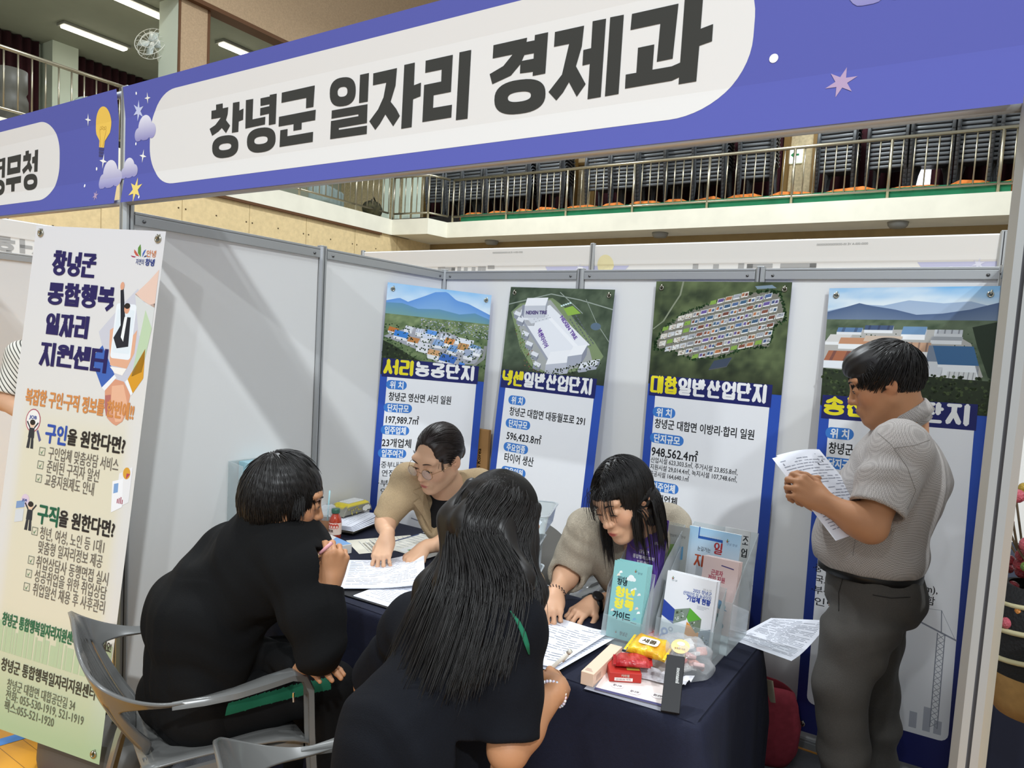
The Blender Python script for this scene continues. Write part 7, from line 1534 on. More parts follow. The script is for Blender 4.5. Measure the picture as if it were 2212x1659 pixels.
# ---------------------------------------------------------------- woman with glasses
def woman_glasses():
    H = Head(J(947, 987, 2.84), (-.02, -.92, -.40), roll=.10, sc=1.08); e = person('woman with round glasses and a beige short-sleeved jacket leaning over the table', (.8, 1.2))
    nb = J(968, 1052, 2.93); RS, LS = J(884, 1040, 2.92), J(1034, 1052, 3.0); hip = np.array([.86, 1.34, .50]); ch = (RS+LS)/2+np.array([.0, .06, -.13])
    RE, RW = J(832, 1122, 2.90), J(836, 1160, 2.79); LE, LW = J(985, 1165, 2.90), J(915, 1184, 2.83)
    lo = np.minimum.reduce([H.c-.2, RW-.2, LW-.2, hip-.2]); hi = np.maximum.reduce([H.c+.2, LS+.15, hip+.2]); F = Field(lo, hi, .0034)
    H.build(F, nb); F.rc(nb, ch, .055, .10, .04); F.rc(RS, LS, .045, .045, .04); F.rc(ch, hip, .10, .11, .05)
    for a, b_, c in ((RS, RE, RW), (LS, LE, LW)): F.chain([a, b_, c], [.046, .037, .0255], .02); F.ell(b_+(c-b_)*.3, (.037, .037, .037), None, .03)
    t1 = hand(F, RW, J(822, 1208, 2.735)-RW, np.array((.1, -.35, .95)), 1, [(.55, .35, .2), (.60, .40, .2), (.55, .45, .25), (.45, .45, .3)], .175, .18, ((.024, .022, -.008), (.046, .045, -.022), (.052, .072, -.038), (.046, .094, -.050)))
    t2 = hand(F, LW, J(862, 1222, 2.745)-LW, np.array((.0, -.25, 1.0)), -1, [(.25, .25, .15), (.75, .9, .5), (.8, 1.0, .5), (.8, 1.0, .5)], .175, .08, ((.024, .022, -.010), (.044, .048, -.020), (.046, .076, -.026), (.040, .098, -.028)))
    def paint(v): c = H.paint(v, SKIN_L, lin('#b0625a')); nails(v, c, t1+t2, lin('#e2bda8')); return c
    finish(F, 'body', M_skin, e, paint); H.features(e, '#3a2a22', -.001)
    # black top and jacket
    F = Field(lo, hi, .005); F.rc(nb+np.array([0, .012, -.05]), ch, .056, .112, .03); F.rc(ch, hip, .115, .12, .05); F.rc(RS, LS, .05, .05, .04); finish(F, 'black_top', mat('black_knit', '#121214', .9), e)
    F = Field(lo-.02, hi+.02, .0048); up = np.array([0, 0, 1.]); fr = np.array([0, -1., 0])
    F.rc(RS+(0, 0, .005), LS+(0, 0, .005), .060, .060, .04); F.rc(nb+np.array([0, .05, -.045]), ch, .062, .128, .05); F.rc(ch, hip, .13, .135, .06); F.rc(RS, ch, .07, .10, .05); F.rc(LS, ch, .07, .10, .05)
    rc_, lc_ = RS+(RE-RS)*.92, LS+(LE-LS)*.98
    F.chain([RS, RS+(RE-RS)*.5, rc_], [.064, .060, .058], .03); F.chain([LS, LS+(LE-LS)*.5, lc_], [.064, .060, .058], .03)
    for a, b_ in ((RE, rc_), (LE, lc_)): d = (b_-a)/(np.linalg.norm(b_-a)+1e-6); F.rc(b_-d*.02, b_-d*.10, .075, .075, .004, 's', True); F.rc(b_-d*-.02, b_-d*.03, .047, .049, .004, 's', True)
    vb = nb+np.array([-.005, -.06, -.03]); F.rc(vb, ch+np.array([-.02, -.16, -.10]), .050, .040, .012, 's'); F.rc(nb+np.array([0, -.02, .03]), nb+np.array([-.0, -.03, -.03]), .062, .058, .01, 's')
    vj, qj = finish(F, 'jacket', mat('beige_linen', '#b39b78', .85, noise=(240, .10), bump=(300, .25)), e, None, [(.0035, 34, (.5, .2, 1), 2)]); jc = caster(vj, qj)
    o = np.array(e.location); a = MB()
    for poly in ([(914, 1052), (892, 1060), (906, 1074), (893, 1085), (912, 1110), (934, 1150), (930, 1110), (921, 1080)], [(985, 1040), (1000, 1052), (990, 1068), (1001, 1078), (985, 1100), (955, 1150), (962, 1110), (975, 1070)]):
        pt = [jc(x, y, .006) for x, y in poly]; pt = [p-o for p in pt if p is not None]
        if len(pt) > 3: c_ = sum(pt)/len(pt); a.add([c_]+pt, [(0, 1+i_, 1+(i_+1) % len(pt)) for i_ in range(len(pt))])
    if a.v: a.build('lapel', MATS['beige_linen'], e, solid=.004)
    # hair drawn back into a low tail
    rng = np.random.default_rng(1); k = H.s
    def cut(F): F.ell(H.w((0, .112, -.040)), np.array((.066, .082, .104))*k, H.R, .012, 's'); F.box(H.w((0, .03, -.105)), np.array((.14, .14, .065))*k, H.R, .02, .015, 's'); F.ell(H.w((0, .11, .055)), np.array((.056, .064, .046))*k, H.R, .012, 's')
    c = cap(H, cut, (.079, .102, .095), extra=lambda F: F.ell(H.w((0, -.112, -.03)), np.array((.030, .03, .045))*k, H.R, .02))
    keep = lambda p: (p[:, 2] > -.035) & ~((p[:, 1] > .035) & (p[:, 2] < .088)) & (p[:, 1] > -.09)
    rl = scalp(H, 900, rng, (.080, .103, .096), keep); tl = np.array([0, -.118, -.03]); vl = tl-rl; wl = H.c+(rl*k)@H.R.T; P_ = flow(wl, vl@H.R.T, 12, np.linalg.norm(vl, axis=1)*k/11, 0, [(H.w((0, -.014, .03)), np.array((.0815, .1045, .0975))*k, H.R)], rng, 1.0, .02, stick=True, lift=.01)
    rad = np.full(P_.shape[:2], .0011); rad[:, -1] = .0003; L2 = [tubes(P_, rad)]
    rl = np.array([[sx_*.068+rng.normal(0, .002), .052+rng.normal(0, .006), .03+rng.normal(0, .006)] for sx_ in (-1, 1) for _ in range(14)]); P_ = flow(H.c+(rl*k)@H.R.T, np.tile((H.R@np.array([0, .2, -1.0])), (len(rl), 1)), 12, .010, .05, [(H.w((0, -.0, -.0)), np.array((.080, .09, .11))*k, H.R)], rng, .9, .05, stick=True); L2.append(tubes(P_, np.full(P_.shape[:2], .0006)))
    hairmesh('hair', M_hairb, e, [c]+L2)
    # thin round glasses
    a = MB()
    for x in (-1, 1): a.tube([H.w((x*.034+.0225*math.cos(w), .112-.006*abs(x*.034+.0225*math.cos(w))/.05, -.006+.0205*math.sin(w)))-o for w in [2*PI*i/32 for i in range(32)]], .0011, 7, closed=True); a.tube([H.w((x*.056, .106, .0))-o, H.w((x*.077, .07, .002))-o, H.w((x*.083, .0, .0))-o], .001, 6)
    a.tube([H.w((-.0115, .112, -.003))-o, H.w((0, .115, .001))-o, H.w((.0115, .112, -.003))-o], .0011, 6); g = a.build('glasses', mat('gold_wire', '#a8845c', .25, metal=.9), e, smooth=True)
    a = MB()
    for x in (-1, 1): a.poly([H.w((x*.034+.022*math.cos(w), .1115, -.006+.020*math.sin(w)))-o for w in [2*PI*i/28 for i in range(28)]])
    a.build('lens', clear('lens_glass', '#f4f4f6', .02, .04), g)
    g.parent = e; return H
woman_glasses()

# ---------------------------------------------------------------- second woman, pointing at the form
def woman_pointing():
    H = Head(J(1347, 1075, 2.29), (-.20, -.86, -.44), roll=-.20, sc=1.04); e = person('woman with a black bob and an oatmeal blouse pointing at a form on the table', (1.6, 1.1))
    nb = H.c+np.array([.05, .10, -.115]); RS, LS = J(1268, 1150, 2.44), J(1440, 1135, 2.52); hip = np.array([1.64, 1.26, .50]); ch = (RS+LS)/2+np.array([.0, .06, -.12])
    RE, RW = J(1232, 1228, 2.52), J(1198, 1287, 2.37); LE, LW = J(1400, 1285, 2.56), J(1278, 1304, 2.43)
    lo = np.minimum.reduce([H.c-.2, RW-.22, LW-.15, hip-.2]); hi = np.maximum.reduce([H.c+.2, LS+.15, LE+.1, hip+.2]); F = Field(lo, hi, .0034)
    H.build(F, nb); F.rc(nb, ch, .055, .10, .04); F.rc(RS, LS, .045, .045, .04); F.rc(ch, hip, .10, .11, .05)
    for a, b_, c in ((RS, RE, RW), (LS, LE, LW)): F.chain([a, b_, c], [.05, .042, .028], .02); F.ell(b_+(c-b_)*.3, (.041, .041, .041), None, .03)
    t1 = hand(F, RW, J(1184, 1345, 2.235)-RW, np.array((.1, -.45, 1.0)), 1, [(.20, .12, .10), (.95, 1.0, .6), (1.05, 1.1, .6), (1.05, 1.1, .6)], .185, .06, ((.026, .022, -.010), (.050, .045, -.022), (.052, .07, -.036), (.036, .088, -.042)))
    t2 = hand(F, LW, J(1222, 1340, 2.32)-LW, np.array((.0, -.15, 1.0)), -1, [(.35, .35, .2), (.40, .45, .25), (.45, .5, .3), (.5, .5, .3)], .18, .14, ((.026, .022, -.006), (.050, .046, -.016), (.058, .076, -.026), (.054, .098, -.032)))
    def paint(v): c = H.paint(v, SKIN_F, lin('#b2584f')); nails(v, c, t1+t2, lin('#efd9cb'), .006); return c
    finish(F, 'body', M_skin, e, paint); H.features(e, '#2e231e', -.004, False)
    F = Field(lo-.02, hi+.03, .0048)
    F.rc(RS+(0, .01, .0), LS+(0, .01, .0), .062, .062, .04); F.rc(nb+np.array([0, .05, -.05]), ch, .062, .13, .05); F.rc(ch, hip, .135, .14, .06); F.rc(RS, ch, .075, .11, .05); F.rc(LS, ch, .075, .11, .05)
    rc_, lc_ = RE+(RW-RE)*.18, LE+(LW-LE)*.15
    F.chain([RS, RS+(RE-RS)*.6, RE], [.068, .070, .070], .03); F.chain([LS, LS+(LE-LS)*.6, LE], [.068, .070, .068], .03)
    for E_, c_, w_ in ((RE, rc_, RW), (LE, lc_, LW)):
        d = (w_-E_)/np.linalg.norm(w_-E_); F.rc(E_-d*.01, c_+d*.02, .066, .064, .01, 'u', True); F.rc(c_-d*.012, c_+d*.022, .069, .068, .008, 'u', True); F.rc(c_-d*.02, c_+d*.05, .05, .056, .004, 's', True)
    F.rc(nb+np.array([-.0, -.035, .03]), ch+np.array([.01, -.165, -.03]), .060, .020, .012, 's')
    finish(F, 'blouse', mat('oatmeal_linen', '#b0a592', .9, noise=(260, .16), bump=(300, .3)), e, None, [(.005, 30, (.6, .2, 1), 5), (.002, 75, (1, .3, -.4), 1)])
    o = np.array(e.location); a = MB(); a.tube([nb-o+(x, -.055-.02*(1-(x/.05)**2), -.02-.035*(1-(x/.05)**2)) for x in np.linspace(-.05, .05, 13)], .0007, 5); a.build('necklace', mat('gold_chain', '#c9a050', .25, metal=1), e, smooth=True)
    rng = np.random.default_rng(2); k = H.s
    def cut(F): F.ell(H.w((0, .115, -.050)), np.array((.060, .085, .100))*k, H.R, .012, 's'); F.box(H.w((0, .10, -.13)), np.array((.14, .10, .08))*k, H.R, .02, .015, 's')
    def vol(F):
        for x in (-1, 1): F.rc(H.w((x*.062, -.02, .0)), H.w((x*.064, -.02, -.09)), .020*k, .014*k, .03)
        F.ell(H.w((0, -.05, -.06)), np.array((.078, .062, .085))*k, H.R, .03)
    c = cap(H, cut, (.084, .106, .099), extra=vol, amp=.002)
    ell = (H.w((0, -.014, .03)), np.array((.0865, .1085, .1015))*k, H.R); ell2 = (H.w((0, -.03, -.05)), np.array((.088, .085, .10))*k, H.R); face = (H.w((0, .03, -.03)), np.array((.066, .080, .095))*k, H.R)
    keep = lambda p: ~((p[:, 1] > .05) & (p[:, 2] < .05)) & (p[:, 2] > -.02)
    rl = scalp(H, 2600, rng, (.083, .105, .099), keep); side = np.sign(rl[:, 0]+.018*np.sign(rng.normal(size=len(rl)))*(np.abs(rl[:, 0]) < .01)+.012)
    vl = np.c_[side*1.0, -.15+.0*rl[:, 1], .0*rl[:, 2]]; vl[rl[:, 1] > .04] += np.array([0, .5, -.4]); g = H.R@np.array([0, .12, -1.0])
    P_ = flow(H.c+(rl*k)@H.R.T, vl@H.R.T, 20, rng.uniform(.0105, .0125, len(rl)), .5, [ell, ell2, face]+[(H.w((x*.070, -.005, .02)), H.w((x*.074, .0, -.10)), .024*k) for x in (-1, 1)], rng, .75, .03, (g*.45+np.array([0, 0, -.55])), stick=True, lift=.02, free=lambda q: q[:, 2] < -.05*k); rad = np.full(P_.shape[:2], .0012); rad[:, -3:] = (.0010, .0008, .0004); ql = ((P_-H.c)@H.R)/k; inw = (np.abs(ql[..., 0]+.006) < .052) & (ql[..., 1] > .055) & (ql[..., 2] < .045); rad[np.maximum.accumulate(inw, 1)] = 1e-5
    fr = np.array([[rng.uniform(-.05, .055), .072+rng.normal(0, .006), .075+rng.normal(0, .008)] for _ in range(70)]); vf = np.c_[fr[:, 0]*6+.1, np.full(len(fr), .9), np.full(len(fr), -.3)]
    Pf = flow(H.c+(fr*k)@H.R.T, vf@H.R.T, 13, rng.uniform(.006, .0085, len(fr)), .22, [face, (H.w((0, .03, .01)), np.array((.070, .083, .09))*k, H.R)], rng, .85, .04, H.R@np.array([0.05, .0, -1.0]))
    hairmesh('hair', M_hair, e, [c, tubes(P_, rad), tubes(Pf, np.full(Pf.shape[:2], .0007))])
    # coil hair tie on the right wrist, watch on the left
    d = (RW-RE)/np.linalg.norm(RW-RE); u_ = np.cross(d, [0, 0, 1]); u_ /= np.linalg.norm(u_); w_ = np.cross(u_, d); cc = RW-d*.012; pts = []
    for i in range(230): t = 2*PI*i/230; m = t*19; r = .0315+.0045*math.cos(m); pts.append(cc+(u_*math.cos(t)+w_*math.sin(t))*r+d*.0045*math.sin(m)-o)
    a = MB(); a.tube(pts, .0015, 5, closed=True); a.build('coil_bracelet', mat('coil_brown', '#2a1e1c', .3), e, smooth=True)
    d = (LW-LE)/np.linalg.norm(LW-LE); u_ = np.cross(d, [0, 0, 1]); u_ /= np.linalg.norm(u_); w_ = np.cross(u_, d); cc = LW-d*.012; a = MB()
    rows = [[cc+(u_*math.cos(t)+w_*math.sin(t))*.0325+d*x-o for t in [2*PI*i/36 for i in range(36)]] for x in (-.011, .011)]; a.sweep(rows, closed=True); wt = a.build('watch', mat('watch_strap', '#121214', .5), e, smooth=True, solid=.003)
    n_ = w_*.8+u_*.45*np.sign(-u_[1]); n_ /= np.linalg.norm(n_); x_ = np.cross(n_, d); a = MB()
    a.sweep([[cc+n_*h_+(d*math.cos(t)+x_*math.sin(t))*r-o for t in [2*PI*i/28 for i in range(28)]] for r, h_ in ((.019, .030), (.0205, .033), (.0205, .039), (.0175, .041), (.001, .0405))], closed=True); a.build('dial', mat('watch_case', '#1a1b1f', .2, spec=.7), wt, smooth=False)
woman_pointing()

# ---------------------------------------------------------------- young man in the black tracksuit
def young_man():
    H = Head(J(616, 1074, 2.12), (.62, .78, -.26), roll=.04, sc=1.05, male=True); e = person('young man in a black tracksuit with green stripes sitting with his back half turned', (.70, -.1))
    hip = np.array([.655, -.10, .52]); mid = np.array([.665, -.10, .76]); rt = np.array([.93, -.36, 0]); up_ = J(575, 1215, 2.10)+np.array([.02, .05, 0]); nb = H.c+np.array([-.065, -.06, -.115]); RS = J(640, 1235, 2.03); LS = J(505, 1200, 2.22)
    RE, RW = J(692, 1405, 1.98), J(712, 1262, 2.05); LE = J(500, 1400, 2.35); LW = J(640, 1432, 2.08)
    hd = J(730, 1185, 2.05)
    lo = np.minimum.reduce([H.c-.2, hip-.28, LE-.12, LS-.12]); hi = np.maximum.reduce([H.c+.2, RE+.15, hd+.15, hip+.25]); F = Field(lo, hi, .0036)
    H.build(F, nb); F.rc(nb, up_, .06, .09, .04); F.rc(RS, LS, .05, .05, .04); F.rc(up_, mid, .11, .12, .05); F.rc(mid, hip, .12, .13, .05)
    for a, b_, c in ((RS, RE, RW), (LS, LE, LW)): F.chain([a, b_, c], [.05, .043, .029], .02)
    t1 = hand(F, RW, hd-RW, -FW*.8+RX*.5+np.array([0, 0, .25]), -1, [(.9, 1.0, .5), (1.1, 1.15, .6), (1.2, 1.2, .6), (1.2, 1.2, .6)], .19, .03, ((.026, .022, -.012), (.046, .052, -.026), (.036, .080, -.040), (.016, .094, -.046)))
    t2 = hand(F, LW, J(700, 1440, 2.02)-LW, np.array((0, 0, 1.)), -1, [(.25, .3, .2)]*4, .19, .05)
    finish(F, 'body', M_skin, e, lambda v: H.paint(v, SKIN_M, lin('#9c5f52'))); H.features(e, '#1d1613', .0)
    M_tr = mat('black_jersey', '#0b0b0c', .9, spec=.25, noise=(350, .15), bump=(400, .2)); M_gr = mat('green_stripe', '#14694c', .8)
    F = Field(lo-.03, hi+.03, .005)
    F.rc(RS+(0, 0, .01), LS+(0, 0, .01), .070, .070, .05); F.rc(nb+np.array([-.01, -.02, -.03]), up_, .075, .13, .05); F.rc(up_+(-.0, -.01, 0), mid, .135, .145, .07); F.rc(mid, hip+(0, 0, .02), .145, .155, .06); F.rc(mid+rt*.06, hip+rt*.08, .12, .13, .06); F.rc(mid-rt*.05, hip-rt*.06, .115, .125, .06)
    F.rc(RS, up_, .08, .13, .05); F.rc(LS, up_, .075, .115, .06); F.rc(LS, mid-rt*.05, .075, .115, .08)
    wc_ = RE+(RW-RE)*.96; F.chain([RS, (RS+RE)/2+(.01, -.01, 0), RE], [.074, .073, .062], .04); F.chain([RE, RE+(RW-RE)*.5, wc_], [.060, .054, .043], .03); F.chain([LS, (LS+LE)/2, LE], [.074, .07, .06], .04); F.chain([LE, LW], [.06, .045], .03)
    d = (RW-RE)/np.linalg.norm(RW-RE); F.rc(wc_-d*.045, wc_-d*.008, .0445, .044, .006, 'u', True); F.rc(wc_+d*.0, wc_+d*.1, .08, .08, .003, 's', True); F.rc(wc_-d*.02, wc_+d*.02, .034, .034, .003, 's', True)
    F.rc(nb+np.array([-.012, -.02, -.035]), nb+(H.c-nb)*.45+np.array([-.01, -.012, 0]), .074, .066, .015, 'u', True)
    v, q = F.mesh(); v = relax(v, q, 1, .4); v = wrinkle(v, q, .011, 24, (.4, .3, 1), 3); v = wrinkle(v, q, .004, 55, (1, -.3, .5), 7)
    # green band along the outside of the sleeve and shoulder
    q_c = v[q].mean(1); ax1 = RE-RS; t = np.clip(((q_c-RS)@ax1)/(ax1@ax1), -.35, 1); w_ = q_c-(RS+t[:, None]*ax1); out_ = RX*.75+FW*.66; s_ = (w_@out_)/(np.linalg.norm(w_, axis=1)+1e-9); lat = np.cross(ax1/np.linalg.norm(ax1), out_); ls = np.abs(w_@lat)
    o_ = skin_mesh('jacket', v, q, [M_tr, M_gr], e); mk = ((s_ > .4) & (ls < .017) & (np.linalg.norm(w_, axis=1) < .095) & (t > -.2) & (t < .98)); o_.data.polygons.foreach_set('material_index', mk.astype(np.int32))
    # trousers
    fw_ = np.array([.36, .93, 0]); F = Field(hip-(.35, .3, .53), hip+(.5, .55, .15), .006)
    F.ell(hip+(0, 0, .0), (.19, .17, .12), None, .05); R2 = rt
    for s in (-1, 1):
        h_ = hip+R2*s*.09+(0, 0, -.01); kn = hip+R2*s*.13+fw_*.36+(0, 0, -.02); an = kn+fw_*.0-np.array([0, 0, .42]); F.chain([h_, kn], [.105, .075], .05); F.chain([kn, an], [.072, .055], .03)
    v, q = F.mesh(); v = relax(v, q, 1, .4); v = wrinkle(v, q, .005, 30, (1, .2, .4), 4); q_c = v[q].mean(1); a0 = hip+R2*.09; ax1 = (hip+R2*.13+fw_*.36)-a0; t = ((q_c-a0)@ax1)/(ax1@ax1); w_ = q_c-(a0+t[:, None]*ax1); s_ = w_@R2/(np.linalg.norm(w_, axis=1)+1e-9)
    o_ = skin_mesh('trousers', v, q, [M_tr, M_gr], e); mk = (s_ > .55) & (np.abs(w_[:, 2]-.022) < .016) & (t > -.3) & (t < .95); o_.data.polygons.foreach_set('material_index', mk.astype(np.int32))
    for s in (-1, 1):
        an = hip+R2*s*.13+fw_*.36; a = MB(); a.rbox((-.045, -.10, 0), (.045, .17, .075), .03); a.T = None; sh = a.build('shoe', MATS['black_matte'], e, smooth=True); sh.location = Vector((an[0]-e.location.x, an[1]-e.location.y-.06, 0)); sh.rotation_euler = (0, 0, -.37)
    a = MB(); o = np.array(e.location); p = J(634, 1496, 1.93); a.tube([p-o, p-o+(0, 0, -.012), p-o+(.002, 0, -.026)], .003, 6); a.build('zip_pull', M_chrome, e)
    # hair
    rng = np.random.default_rng(3); k = H.s
    def cut(F): F.ell(H.w((0, .125, -.06)), np.array((.080, .085, .10))*k, H.R, .012, 's'); F.box(H.w((0, .10, -.11)), np.array((.15, .10, .085))*k, H.R, .02, .012, 's')
    def vol(F): F.ell(H.w((0, -.03, -.01)), np.array((.082, .092, .098))*k, H.R, .03)
    c = cap(H, cut, (.086, .108, .100), extra=vol)
    keep = lambda p: ~((p[:, 1] > .055) & (p[:, 2] < .045)) & (p[:, 2] > -.085) & ~((p[:, 1] > -.005) & (p[:, 2] < -.015))
    rl = scalp(H, 3000, rng, (.086, .105, .122), keep, (0, -.018, .008)); w0 = np.array([.01, -.075, .10]); vl = rl-w0; vl[:, 2] -= .02; ell = (H.w((0, -.018, .008)), np.array((.089, .109, .126))*k, H.R); ell2 = (H.w((0, -.03, -.01)), np.array((.084, .094, .100))*k, H.R); fc = (H.w((0, .03, -.03)), np.array((.068, .079, .095))*k, H.R)
    P_ = flow(H.c+(rl*k)@H.R.T, vl@H.R.T, 11, rng.uniform(.0055, .0075, len(rl)), .06, [ell, ell2, fc], rng, .8, .07, stick=True, lift=.035); rad = np.full(P_.shape[:2], .0013); rad[:, -3:] = (.0010, .0007, .0003)
    sb = np.array([[.078+rng.normal(0, .002), rng.uniform(.02, .05), rng.uniform(.0, .03)] for _ in range(90)]); Ps = flow(H.c+(sb*k)@H.R.T, np.tile(H.R@np.array([.05, .15, -1]), (len(sb), 1)), 9, rng.uniform(.004, .006, len(sb)), .05, [fc], rng, .9, .04); 
    hairmesh('hair', M_hair, e, [c, tubes(P_, rad), tubes(Ps, np.full(Ps.shape[:2], .0009))])
    # pink pen held upright in the fist
    p0 = hd+RX*-.045+FW*-.03+np.array([0, 0, -.01]); p1 = p0+RX*.035+np.array([0, 0, .035])+FW*-.0; pe = empty('pen', tuple(p0), 0, 'pink pen in the raised fist of the young man in black', 'pen', 'pens'); a = MB(); a.tube([(0, 0, 0), tuple((p1-p0)*.5), tuple(p1-p0)], [.0045, .0055, .0055], 10); a.build('barrel', mat('pink_plastic', '#e0a0a4', .35), pe, smooth=True); a = MB(); a.tube([tuple((p1-p0)*-.25), (0, 0, 0)], [.0015, .0045], 10); a.build('tip', mat('pen_tip', '#d9b98a', .3), pe, smooth=True)
young_man()

# ---------------------------------------------------------------- visitor with long black hair
def long_hair():
    H = Head(J(1078, 1135, 1.73), (.12, .90, -.42), sc=1.03); e = person('visitor with long straight black hair and a dark navy T-shirt writing on a form', (1.6, -.2))
    hip = np.array([1.60, -.22, .50]); nb = H.c+np.array([-.005, -.085, -.125]); RS, LS = J(1098, 1362, 1.56), J(897, 1352, 1.79); up_ = (RS+LS)/2+np.array([0, .02, -.05]); mid = np.array([1.565, -.18, .72])
    RE, RW = J(1098, 1618, 1.47), J(1203, 1487, 1.63); LE, LW = J(800, 1480, 1.95), J(905, 1440, 2.0)
    hd = hz(1217, 1405, .765); hd = A3(hd)
    lo = np.minimum.reduce([H.c-.2, hip-.3, RE-.12, LE-.1]); hi = np.maximum.reduce([H.c+.2, RE+.12, hd+.12, LW+.1, hip+.2]); F = Field(lo, hi, .0036)
    H.build(F, nb); F.rc(nb, up_, .05, .085, .04); F.rc(RS, LS, .045, .045, .04); F.rc(up_, mid, .10, .105, .05); F.rc(mid, hip, .105, .12, .05)
    for a, b_, c in ((RS, RE, RW), (LS, LE, LW)): F.chain([a, b_, c], [.047, .041, .0265], .02); F.ell(b_+(c-b_)*.3, (.040, .040, .040), None, .03)
    t1 = hand(F, RW, hd-RW, -FW*.7+RX*.35+np.array([0, 0, .65]), -1, [(.75, .9, .4), (.95, 1.0, .5), (1.05, 1.1, .5), (1.1, 1.1, .5)], .175, .04, ((.026, .022, -.010), (.046, .048, -.018), (.040, .080, -.026), (.022, .098, -.034)))
    hand(F, LW, np.array([.3, .9, -.1]), np.array((0, 0, 1.)), 1, [(.3, .3, .2)]*4, .175)
    # bare lower leg seen beside the cloth
    F.chain([hip+(.10, .02, -.06), hip+(.14, .40, -.05)], [.085, .062], .03); F.chain([hip+(-.10, .02, -.06), hip+(-.10, .40, -.05)], [.085, .062], .03)
    v, q = F.mesh(); v = relax(v, q, 1, .4); c = H.paint(v, SKIN_M, lin('#9c5f52')); skin_mesh('body', v, q, M_skin, e, c)
    M_t = mat('navy_jersey', '#0a0c13', .9, spec=.25, noise=(350, .14), bump=(400, .2))
    F = Field(lo-.03, hi+.03, .005); rt = np.array([1.0, -.05, 0])
    F.rc(RS+(0, 0, .005), LS+(0, 0, .005), .064, .064, .05); F.rc(nb+np.array([0, -.01, -.05]), up_, .06, .12, .05); F.rc(up_, mid, .135, .14, .07); F.rc(mid, hip+(0, 0, -.02), .145, .16, .06); F.rc(mid+rt*.06, hip+rt*.08, .11, .13, .06); F.rc(mid-rt*.06, hip-rt*.08, .11, .13, .06); F.rc(RS, up_, .075, .115, .05); F.rc(LS, up_, .075, .115, .05); F.rc(RS, mid+rt*.04, .07, .12, .06)
    rc_ = RS+(RE-RS)*.93; F.chain([RS, RS+(RE-RS)*.5, rc_], [.066, .066, .068], .04); lc_ = LS+(LE-LS)*.9; F.chain([LS, lc_], [.068, .070], .04)
    for a_, b_ in ((RS, rc_), (LS, lc_)): d = (b_-a_)/np.linalg.norm(b_-a_); F.rc(b_, b_+d*.1, .11, .11, .003, 's', True); F.rc(b_-d*.035, b_+d*.02, .054, .057, .003, 's', True)
    v, q = F.mesh(); v = relax(v, q, 1, .4); v = wrinkle(v, q, .006, 22, (.7, .1, 1), 9); v = wrinkle(v, q, .002, 55, (1, .4, -.6), 2)
    q_c = v[q].mean(1); ax1 = RE-RS; t = ((q_c-RS)@ax1)/(ax1@ax1); w_ = q_c-(RS+np.clip(t, -.3, 1)[:, None]*ax1); out_ = RX*.72+FW*.69; s_ = w_@out_/(np.linalg.norm(w_, axis=1)+1e-9); lat = np.cross(ax1/np.linalg.norm(ax1), out_)
    o_ = skin_mesh('shirt', v, q, [M_t, mat('green_stripe', '#14694c', .8)], e); mk = (s_ > .5) & (np.abs(w_@lat) < .020) & (t < .12) & (np.linalg.norm(w_, axis=1) < .11) & ((q_c-H.c)@RX > .03); o_.data.polygons.foreach_set('material_index', mk.astype(np.int32))
    st_ = caster(v, q); a = MB(); o = np.array(e.location); rows = []
    for (x, y), w_ in zip(((1103, 1322), (1119, 1342), (1131, 1366), (1138, 1390), (1141, 1412)), (2, 6, 8, 7, 2)):
        pp = [st_(x-w_, y, .004), st_(x+w_*.4, y, .004)]
        if pp[0] is not None and pp[1] is not None: rows.append([p_-o for p_ in pp])
    if len(rows) > 1: a.sweep(rows); a.build('stripe', MATS['green_stripe'], e, smooth=True, solid=.003)
    F = Field(hip-(.3, .3, .2), hip+(.3, .35, .12), .006); F.ell(hip+(0, 0, -.02), (.19, .17, .12), None, .05)
    for s in (-1, 1): F.rc(hip+(s*.10, .02, -.04), hip+(s*.12, .26, -.03), .108, .09, .04)
    finish(F, 'shorts', M_t, e)
    # long hair
    rng = np.random.default_rng(4); k = H.s
    def cut(F): F.ell(H.w((0, .12, -.04)), np.array((.062, .085, .105))*k, H.R, .012, 's'); F.box(H.w((0, .10, -.13)), np.array((.14, .09, .08))*k, H.R, .02, .015, 's')
    def vol(F): F.ell(H.w((0, -.05, -.06)), np.array((.076, .062, .10))*k, H.R, .03)
    c = cap(H, cut, (.083, .105, .099), extra=vol, amp=.0015)
    ell = (H.w((0, -.014, .03)), np.array((.085, .107, .101))*k, H.R); ell2 = (H.w((0, -.05, -.05)), np.array((.080, .066, .10))*k, H.R); fc = (H.w((0, .04, -.03)), np.array((.066, .075, .095))*k, H.R)
    cols = [ell, ell2, fc, (up_+np.array([0, -.0, .02]), mid, .160), (RS, LS, .088), (RS, up_, .10), (LS, up_, .10), (mid, hip, .175)]
    gd = [[H.w((.018, .03, .112)), H.w((.074, .02, .06)), H.w((.088, .012, -.03)), J(1160, 1290, 1.635), J(1152, 1450, 1.59)],
          [H.w((.012, -.03, .118)), H.w((.066, -.058, .068)), H.w((.068, -.080, -.02)), J(1122, 1262, 1.55), J(1088, 1440, 1.468)],
          [H.w((.003, -.055, .112)), H.w((.012, -.112, .055)), H.w((.008, -.118, -.03)), J(1042, 1280, 1.545), J(990, 1490, 1.470)],
          [H.w((-.008, -.03, .118)), H.w((-.064, -.070, .062)), H.w((-.066, -.086, -.03)), J(968, 1270, 1.61), J(885, 1500, 1.545)],
          [H.w((-.014, .01, .116)), H.w((-.076, -.005, .055)), H.w((-.090, -.012, -.04)), J(920, 1275, 1.70), J(835, 1460, 1.665)]]
